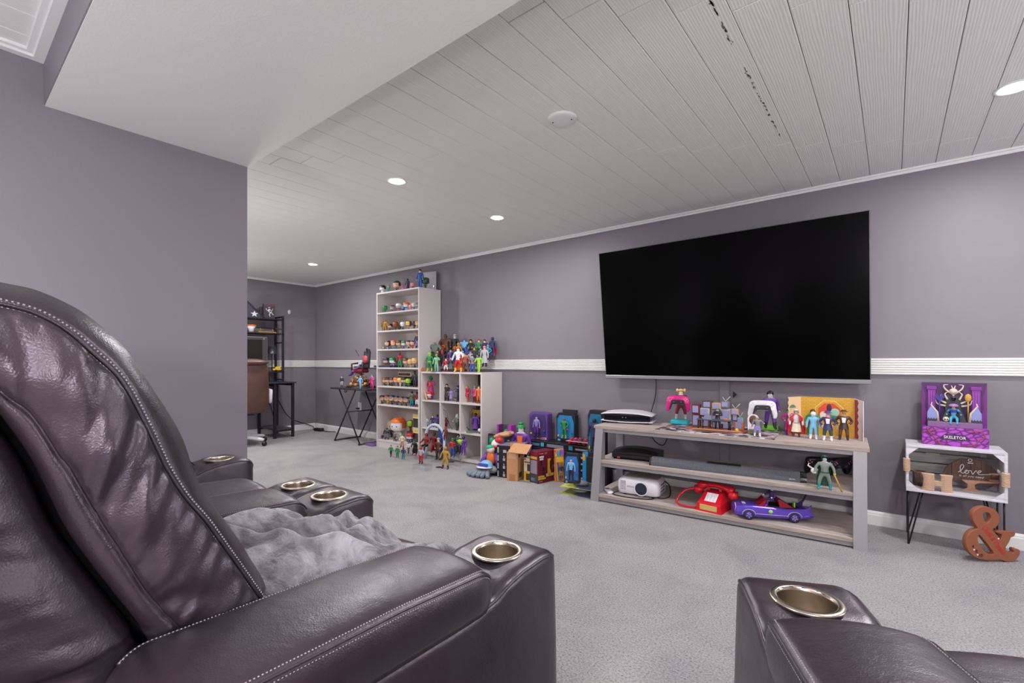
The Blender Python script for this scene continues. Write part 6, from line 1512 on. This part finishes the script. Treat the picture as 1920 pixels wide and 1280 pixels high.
MB().box(Ls*.40, Ls*.62, .02, .06, .0555, .0595, b=.002).build('control_strip', M_black, t)
p = onst(1372, 862, ZM)
t = thing('power_adapter', 'black power brick with tangled cords behind the soundbar', 'adapter', (p.x, p.y+.06, ZM), .3)
MB().box(-.085, .085, -.03, .03, 0, .036, b=.006).build('case', M_black, t)
for k, L in enumerate(([(-.085, 0, .02), (-.10, .01, .10), (-.09, .03, .16), (-.05, .03, .14), (-.04, .01, .06)], [(-.06, .02, .03), (-.02, .03, .12), (.03, .03, .14), (.05, .02, .09), (.02, .01, .036)], [(.085, 0, .02), (.16, -.01, .06), (.21, 0, .04), (.23, .01, .004)], [(.06, .01, .036), (.10, .0, .07), (.17, .01, .07), (.23, -.01, .006)])):
    MB().tube(catmull(L, 5), .0042, 6).build('cord', M_black, t)
MB().ell((-.075, .02, .13), (.03, .02, .05), nu=12, nv=8).build('cord_bundle', M_black, t)
for px_, py_, n_, rz_ in ((1531, 892, 'left', .2), (1567, 893, 'right', .9)):
    p = onst(px_, py_, ZM); gp = gamepad('game_controller', 'black game controller lying %s of the dark green figure on the middle shelf' % n_, (p.x+.01, p.y+.06, ZM+.046), rz_, M_black, 0.35, base('stick_black', (30, 30, 34), .4))
p = onst(1546, 917, ZM)
man((p.x, p.y, ZM), (917-858)*mpp(p), 'wide', 'lg dg gg gg tl', 'hood', 'grey green hooded toy figure with teal boots on the middle shelf', None, .2, cape='dg', hands='cr', belt='dg')
tag(MB().tube([(p.x+.045, p.y-.02, ZM+.10), (p.x+.085, p.y-.03, ZM+.004)], .004, 6).build('toy_cane', pm('go')), 'thin gold toy cane leaning by the grey green figure', 'toy cane')
t = thing('toy_bird', 'small white toy puff beside the grey green figure', 'toy', (p.x-.05, p.y+.04, ZM+.0))
MB().tube([(0, 0, 0), (0, 0, .075)], .003, 6).build('peg', M_clear, t)
mb = MB().ell((0, 0, .09), (.022, .016, .018), nu=10, nv=8).build('puff', M_white, t); MB().tube([(-.01, 0, .10), (-.035, 0, .118), (-.03, 0, .132)], [.006, .004, .002], 6).build('tail', M_white, t)
# bottom shelf
p = onst(1141, 922, ZB)
t = thing('remote_control', 'white remote control lying at the left end of the bottom shelf', 'remote', tuple(p), .75)
MB().box(-.022, .022, -.062, .062, 0, .018, b=.006).build('case', M_white, t)
for x in (-.010, 0, .010):
    for y in (.04, .028): MB().box(x-.004, x+.004, y-.004, y+.004, .0175, .0195).build('button', M_black, t)
MB().lathe([(.010, .0178), (.010, .019), (.006, .019), (.006, .0178)], 16).build('dial_ring', M_silver, t)
p = onst(1155, 926, ZB); q = onst(1234, 938, ZB)
t = thing('projector', 'white home projector with a round dark lens on the bottom shelf', 'projector', (p.x, p.y+.01, ZB), atan2(q.y-p.y, q.x-p.x))
PWD = (q-p).xy.length; PDp, PH = .24, .125
rings = []
for z, ins in ((.012, .012), (.02, .002), (.06, 0), (.095, .002), (.112, .010), (.122, .022), (.125, .04)):
    x0, x1, y0, y1 = ins, PWD-ins, ins, PDp-ins; r = .035
    ring = []
    for cx, cy, a0 in ((x1-r, y0+r, -pi/2), (x1-r, y1-r, 0), (x0+r, y1-r, pi/2), (x0+r, y0+r, pi)):
        ring += [(cx+r*cos(a0+pi/2*k/6), cy+r*sin(a0+pi/2*k/6), z) for k in range(7)]
    rings.append(ring)
MB().loft(rings, 0, True).build('case', M_white, t)
MB().box(.04, PWD-.02, .05, PDp-.02, .1245, .128, b=.002).build('top_cover', base('warm_grey_plastic', (150, 142, 136), .5), t)
ML = Matrix.Translation((PWD*.60, 0.004, .062)) @ Matrix.Rotation(pi/2, 4, 'X')
MB().lathe([(.044, -.01), (.050, .006), (.050, .016), (.043, .018), (.042, .004)], 36, M=ML).build('lens_ring', M_white, t)
MB().lathe([(.043, .015), (.030, .011), (.0, .012)], 32, M=ML).build('lens', base('dark_lens', (40, 46, 62), .08), t)
MB().box(PWD*.47, PWD*.60, .03, .06, .118, .126, b=.003).build('lens_lever', M_trim, t); MB().box(PWD*.50, PWD*.57, .026, .034, .112, .118).build('slot', M_black, t)
for i in range(6):
    for j in range(4): MB().box(.030+.010*j, .0365+.010*j, -.0006, .003, .042+.011*i, .048+.011*i).build('vent', pm('gy'), t)
for i in range(3):
    for j in range(4): MB().box(PWD-.003, PWD+.0006, .06+.026*j, .078+.026*j, .04+.022*i, .048+.022*i).build('side_vent', pm('ch'), t)
text('EPSON', .016, pm('gy'), t, Matrix.Translation((PWD*.34, -.0008, .066)) @ Matrix.Rotation(pi/2, 4, 'X'), .0004)
for x in (.05, PWD-.05):
    for y in (.04, PDp-.04): MB().lathe([(0, 0), (.012, 0), (.012, .016), (0, .016)], 12).build('foot', M_black, t, (x, y, 0))
MB().tube(catmull([(.01, .02, .02), (-.02, -.03, .006), (.05, -.055, .005), (.17, -.05, .005), (.26, -.02, .006), (.27, .06, .02), (.24, .12, .06), (.21, .14, .13)], 6), .0042, 6).build('cord', M_black, t)
MB().tube(catmull([(.25, .05, .02), (.31, .03, .006), (.36, .08, .02), (.34, .14, .08), (.28, .18, .10)], 6), .0042, 6).build('cord', M_black, t)
# red telephone
red = base('glossy_red_plastic', (200, 18, 34), .18)
p = onst(1304, 955, ZB); q = onst(1346, 964.5, ZB)
t = thing('telephone', 'glossy red push button telephone on the bottom shelf', 'telephone', tuple(p), atan2(q.y-p.y, q.x-p.x))
W_ = .165; 
def tele():
    a = [(.0, 0), (W_, 0), (W_-.008, .055), (.008, .055)]
    rings = [[(0, 0, 0), (W_, 0, 0), (W_, .19, 0), (0, .19, 0)], [(.002, .003, .008), (W_-.002, .003, .008), (W_-.002, .187, .008), (.002, .187, .008)], [(.008, .008, .048), (W_-.008, .008, .048), (W_-.012, .18, .07), (.012, .18, .07)], [(.012, .016, .056), (W_-.012, .016, .056), (W_-.020, .175, .10), (.020, .175, .10)], [(.026, .085, .108), (W_-.026, .085, .108), (W_-.028, .168, .115), (.028, .168, .115)]]
    return MB().loft(rings, 0, False)
tele().build('body', red, t)
sl = atan2(.052, .069); Mk = Matrix.Translation((W_/2, .030, .0665)) @ Matrix.Rotation(sl, 4, 'X')
MB().box(-.036, .036, -.006, .064, 0, .003, b=.001, M=Mk).build('keypad_plate', pm('wh'), t)
for i in range(4):
    for j in range(3): MB().box(-.029+.021*j, -.013+.021*j, .0+.0155*i, .012+.0155*i, .003, .007, b=.0012, M=Mk).build('key', M_white, t)
keys = ['*0#', '789', '456', '123']
for i in range(4):
    for j in range(3): text(keys[i][j], .010, pm('ch'), t, Mk @ Matrix.Translation((-.021+.021*j, .006+.0155*i, .0072)), .0002, 'key_digit')
MB().box(.026, W_-.030, .003, .0075, .010, .044, b=.001, M=Matrix.Rotation(-.0, 4, 'X')).build('number_card', base('gold_label', (196, 172, 100), .4), t)
hs = [(-.030+(W_+.06)*k/14, .125, .128+.022*sin(pi*k/14)) for k in range(15)]
hd = MB().tube(hs, [.026, .030, .026, .019, .016, .0155, .015, .015, .015, .0155, .016, .019, .026, .030, .026], 14).build('handset', red, t)
for x in (-.028, W_+.028): MB().lathe([(0, -.044), (.026, -.042), (.031, -.030), (.030, 0), (0, .004)], 20, M=Matrix.Translation((x, .118, .128))).build('earpiece', red, hd)
for x in (.045, W_-.045): MB().box(x-.009, x+.009, .098, .104, .118, .136, b=.002).build('cradle_hook', red, t)
MB().tube(catmull([(-.03, .11, .115), (-.09, .07, .10), (-.125, .03, .06), (-.12, -.01, .02), (-.06, .0, .008), (.0, .02, .010)], 6), .0065, 8).build('handset_cord', red, t)
# purple toy convertible
pur = base('metallic_purple', (92, 66, 180), .25, .25); dkp = base('deep_purple', (44, 34, 104), .3)
p = onst(1385, 972, ZB); q = onst(1513, 985, ZB)
a = onst(1404, 974.5, ZB); b_ = onst(1490, 980.5, ZB)
rzc = atan2(b_.y-a.y, b_.x-a.x)
wb = (b_-a).xy.length
t = thing('toy_car', 'purple open top toy car with red windshields on the bottom shelf', 'toy car', (a.x, a.y, ZB), rzc)
Lc0, Lc1, CWd = -.30*wb, wb*1.42, .135
sec = []
prof_c = [(-.30, .030, .062, .80), (-.26, .026, .078, .92), (-.1, .022, .084, 1.0), (.1, .020, .086, 1.0), (.3, .020, .084, 1.0), (.55, .020, .082, 1.0), (.8, .020, .078, 1.0), (1.0, .022, .074, 1.0), (1.2, .024, .070, .98), (1.34, .030, .060, .92), (1.42, .034, .050, .80)]
rings = []
for s, z0, z1, k in prof_c:
    hw = CWd/2*k; x = s*wb; zm = z0+(z1-z0)*.42
    rings.append([(x, CWd/2-hw*.90, z0), (x, CWd/2-hw, z0+.008), (x, CWd/2-hw*1.03, zm), (x, CWd/2-hw*.96, z1-.006), (x, CWd/2-hw*.88, z1), (x, CWd/2+hw*.88, z1), (x, CWd/2+hw*.96, z1-.006), (x, CWd/2+hw*1.03, zm), (x, CWd/2+hw, z0+.008), (x, CWd/2+hw*.90, z0)])
MB().loft(rings, 0, False).build('body', pur, t)
for y0, nm_ in ((.0, 'tail_fin'), (CWd-.007, 'tail_fin')): MB().prism([(.72*wb, .076), (1.24*wb, .086), (1.36*wb, .112), (1.33*wb, .070), (1.46*wb, .046), (1.2*wb, .05)], y0, y0+.007, 'y').build(nm_, dkp if y0 else pur, t)
MB().box(.36*wb, 1.12*wb, .022, CWd-.022, .078, .0865).build('cockpit', base('cockpit_black', (18, 16, 24), .5), t)
glass = base('red_tinted_screen', (140, 20, 36), .15)
MB().prism([(.22*wb, .082), (.46*wb, .084), (.40*wb, .128)], .018, CWd-.018, 'y').build('front_windshield', glass, t)
MB().prism([(.66*wb, .128), (.70*wb, .130), (1.0*wb, .084), (.70*wb, .082)], .018, CWd-.018, 'y').build('rear_windshield', glass, t)
MB().box(1.02*wb, 1.05*wb, .03, .06, .084, .115, M=None).build('green_flag', pm('lm'), t)
wheel_t = base('tyre_rubber', (34, 30, 40), .7)
for x in (0, wb):
    for y in (-.004, CWd-.022):
        Mw_ = Matrix.Translation((x, y, .030)) @ Matrix.Rotation(-pi/2, 4, 'X')
        wl = MB().lathe([(.016, 0), (.027, .0), (.030, .004), (.030, .022), (.027, .026), (.0, .026)], 24, M=Mw_).build('wheel', wheel_t, t)
        MB().lathe([(0, -.001), (.008, -.002), (.019, .0), (.020, .003)], 18, M=Mw_).build('hub', pur, wl)
        for k in range(5): MB().box(-.002, .002, .004, .016, -.004, .0, M=Mw_ @ Matrix.Rotation(2*pi*k/5, 4, 'Z')).build('spoke', M_silver, wl)
    MB().tube([(x+.038*cos(a_), -.0035, .034+.032*sin(a_)) for a_ in [pi*j/12 for j in range(13)]], .002, 6).build('arch_trim', pm((170, 176, 190)), t)
MB().tube([(.15*wb, -.004, .042), (.85*wb, -.004, .040)], .0016, 6).build('pin_stripe', pm((200, 190, 200)), t)
MB().lathe([(0, -.001), (.012, -.001), (.012, .001), (0, .001)], 20, M=Matrix.Translation((.48*wb, -.0035, .060)) @ Matrix.Rotation(pi/2, 4, 'X')).build('door_emblem', pm((150, 210, 120)), t)
MB().lathe([(.0, -.002), (.009, -.002), (.009, .0), (0, 0)], 18, M=Matrix.Translation((.48*wb, -.0035, .060)) @ Matrix.Rotation(pi/2, 4, 'X')).build('emblem_disc', dkp, t)
MB().tube([(-.30*wb, .012, .05), (-.28*wb, .01, .075), (-.30*wb, .01, .10)], .002, 6).build('headlight_trim', pm((200, 196, 206)), t)
MB().box(-.1*wb, -.02*wb, .05, .085, .0845, .09, b=.002).build('hood_vent', pm('lg'), t)
man((0, 0, 0), .11, 'sit', 'wh lm dp dp pu', 'short', 'small green haired driver figure sitting in the purple toy car', None, rzc-1.2, scoat=None, eyes=False).location = (a.x+.56*wb*cos(rzc)-.045*sin(rzc), a.y+.56*wb*sin(rzc)+.045*cos(rzc), ZB+.0868)
p = onst(1352, 951, ZB)
tag(MB().prism(poly_on(ZB, [(1340, 958), (1372, 966), (1366, 950), (1350, 951)]), ZB, ZB+.0015, 'z').build('paper_sheet', pm((176, 150, 140))), 'loose brownish paper between the red telephone and the toy car', 'paper')
# cords
a = at(1228, 713, Y=3.70); b_ = at(1224, 770, Y=3.70)
tag(MB().tube(catmull([(a.x, 3.715, .93), (a.x+.004, 3.715, .80), (b_.x+.006, 3.715, .70), (b_.x-.02, 3.705, .60), (b_.x-.03, 3.69, .52), (b_.x+.02, 3.66, .40), (b_.x+.10, 3.66, .36), (b_.x+.14, 3.68, .45)], 6), .004, 6).build('video_cable', M_black), 'thin black cable hanging from the television down behind the stand', 'cable')
a = at(1512, 935, Y=3.68)
tag(MB().tube(catmull([(a.x, 3.69, .28), (a.x+.004, 3.69, .20), (a.x-.004, 3.68, .13), (a.x-.02, 3.66, .09)], 5), .006, 6).build('speaker_cable', M_black), 'short thick black cable behind the purple toy car', 'cable')
# ================================================================ THRONE TOY BOX ON THE CRATE
stonem = base('purple_stone_print', (150, 60, 170), .5); v = coords(stonem, (1, 1, 1.5))
vo = nd(stonem, 'ShaderNodeTexVoronoi', feature='DISTANCE_TO_EDGE'); vo.inputs['Scale'].default_value = 30; lk(stonem, v, vo.inputs['Vector'])
setcol(stonem, ramp(stonem, vo.outputs['Distance'], [(.0, (74, 28, 84)), (.07, (120, 46, 132)), (.14, (164, 62, 182)), (.4, (186, 84, 204))]))
t = thing('toy_box', 'open purple stone print display box with a bone throne standing on the crate table', 'toy box', (.126, 3.53, KZ1), -.02)
Wb, Db, Hf, Hb = .268, .125, .100, .345
MB().box(0, Wb, 0, .085, 0, Hf, b=.001).build('base_carton', stonem, t)
MB().box(.0, Wb, .085, Db, 0, Hb, b=.001).build('back_carton', base('dark_purple_card', (70, 36, 84), .5), t)
MB().box(.024, .245, .012, .085, Hf, Hf+.03, b=.002).build('step', base('mauve_stone_print', (128, 92, 140), .6), t)
for x0 in (.026, .208):
    cl_ = MB().box(x0, x0+.034, .078, .0855, Hf+.03, Hb-.04).build('pillar', pm((120, 44, 138)), t)
    for k in range(3): MB().box(x0+.004+.010*k, x0+.009+.010*k, .0765, .079, Hf+.04, Hb-.05).build('flute', pm((150, 66, 168)), cl_)
    MB().box(x0-.006, x0+.040, .076, .086, Hb-.04, Hb-.02, b=.002).build('capital', pm((120, 44, 138)), cl_)
for sg, x0 in ((1, .0), (-1, Wb)): MB().prism([(x0, Hf), (x0+sg*.012, Hf), (x0+sg*.024, Hf+.06), (x0+sg*.012, Hf+.11), (x0+sg*.018, Hf+.16), (x0, Hb)], .084, .0862, 'y').build('flame_print', pm((112, 30, 120), .5), t)
MB().prism([(.07, .038), (.085, .055), (.10, .066), (.125, .064), (.134, .074), (.143, .064), (.17, .066), (.185, .056), (.20, .036), (.134, .030)], -.0012, .001, 'y').build('name_plate', pm((60, 40, 72), .5), t)
text('SKELETOR', .0225, pm((236, 226, 232), .5), t, Matrix.Translation((.135, -.0014, .048)) @ Matrix.Rotation(pi/2, 4, 'X'), .0005, sx=.86)
for L in ([(.02, .095), (.03, .07), (.05, .045), (.07, .02), (.075, .004)], [(.03, .07), (.05, .085), (.07, .09)], [(.19, .08), (.22, .09), (.245, .085), (.252, .06), (.23, .045), (.215, .02), (.18, .008)]):
    MB().tube(catmull([(x, -.001, z) for x, z in L], 4), .0028, 6).build('vine_print', pm((150, 76, 60)), t)
th_ = thing('toy_throne', 'bone coloured horned toy throne with a blue bodied seated figure in the purple box', 'toy', (.126+.134, 3.53+.055, KZ1+Hf+.0305), -.02)
bone = pm((206, 192, 170)); 
mb = MB().box(-.034, .034, -.012, .012, 0, .045, b=.006)
MB().box(-.034, .034, -.012, .018, 0, .048, b=.006).build('seat', M_black, th_)
MB().prism([(-.032, .04), (.032, .04), (.036, .10), (.024, .145), (-.024, .145), (-.036, .10)], .010, .018, 'y').build('back_panel', pm('ch'), th_)
sp_ = [[(-.03, .10), (-.055, .12), (-.05, .15)], [(.03, .10), (.055, .12), (.05, .15)], [(-.032, .085), (-.065, .095), (-.075, .12)], [(.032, .085), (.065, .095), (.075, .12)], [(-.024, .12), (-.035, .15), (-.022, .165)], [(.024, .12), (.035, .15), (.022, .165)], [(0, .15), (-.03, .175), (-.04, .20), (-.022, .205)], [(0, .15), (.03, .175), (.04, .20), (.022, .205)], [(0, .14), (0, .17), (-.008, .20)], [(0, .17), (.008, .20)]]
for L in sp_: MB().tube(catmull([(x, .006, z) for x, z in L], 4), [.0055*(1-.7*k/(4*(len(L)-1))) for k in range(4*(len(L)-1)+1)], 6).build('bone_spike', bone, th_)
MB().ell((0, .004, .168), (.018, .012, .016), nu=12, nv=8).build('crest', bone, th_)
f = link('seated_figure', MAN['sit'], th_, (0, -.004, -.012)); f.scale = (.145, .145, .145)
for i, k in enumerate(((190, 190, 90), (60, 150, 186), (70, 160, 190), (60, 150, 190), (60, 150, 186))): setm(f, i, pm(k))
MB().lathe([(.004, .098), (.016, .094), (.022, .085), (.020, .082)], 14, M=Matrix.Translation((0, -.004, 0))).build('collar', pm((170, 110, 180)), f).scale = (6.9, 6.9, 6.9)
f.children[0].location = (0, 0, .10)
MB().lathe([(.014, .052), (.017, .056), (.016, .068)], 14, M=Matrix.Translation((0, -.008, 0))).build('belt_cloth', pm((66, 60, 170)), th_)
MB().ell((0, -.004, .128), (.0115, .012, .013), nu=12, nv=8, keep=lambda x, y, z: y > -.4 or z > .5).build('hood', pm((60, 50, 90)), th_)
MB().prism([(-.036, .05), (-.052, .0), (-.025, 0), (-.02, .06)], -.018, .01, 'y').build('drape', pm('ch'), th_); MB().prism([(.036, .05), (.052, .0), (.025, 0), (.02, .06)], -.018, .01, 'y').build('drape', pm('ch'), th_)
for sg, c, n_ in ((-1, (60, 50, 140), 'purple staff with a winged top'), (1, (196, 150, 60), 'gold staff with a flared top')):
    s_ = thing('toy_staff', n_+' standing beside the toy throne', 'toy', (.126+.134+sg*.058, 3.53+.045, KZ1+Hf+.0305), 0)
    MB().tube([(0, 0, 0), (0, 0, .125)], .0028, 6).build('shaft', pm(c), s_)
    if sg < 0:
        for s2 in (-1, 1): MB().prism([(0, .11), (s2*.022, .135), (s2*.010, .155), (0, .135)], -.003, .003, 'y').build('wing', pm(c), s_)
    else: MB().ell((0, 0, .135), (.014, .007, .022), nu=12, nv=8).build('flared_top', pm(c), s_)
for sg in (-1, 1):
    s_ = thing('toy_gate', 'pointed blue grey toy gate with bone edge at the %s of the throne box' % ('left' if sg < 0 else 'right'), 'toy', (.126+.134+sg*.088, 3.53+.035, KZ1+Hf+.0305), 0)
    MB().prism([(-.022, 0), (.022, 0), (.022, .05), (sg*.004, .088), (-.022, .05)], -.003, .003, 'y').build('gate_panel', pm((134, 142, 196)), s_)
    MB().prism([(-.022, 0), (.022, 0)]+[(.022-.044*k/8, .018 if k % 2 else .010) for k in range(9)], -.005, .005, 'y').build('gate_base', pm('ch'), s_)
    MB().tube([(-sg*.024, 0, 0), (-sg*.020, 0, .05), (sg*.006, 0, .09), (sg*.002, 0, .105)], [.007, .005, .004, .002], 6).build('bone_edge', bone, s_)
sk = thing('toy_skull', 'small bone coloured toy animal skull left of the throne foot', 'toy', (.126+.102, 3.53+.026, KZ1+Hf+.0305), 0)
MB().ell((0, 0, .014), (.014, .012, .014), nu=12, nv=8).build('skull', bone, sk)
for sx in (-.005, .005): MB().ell((sx, -.011, .014), (.003, .003, .004), nu=6, nv=4).build('eye_socket', pm('bk'), sk)
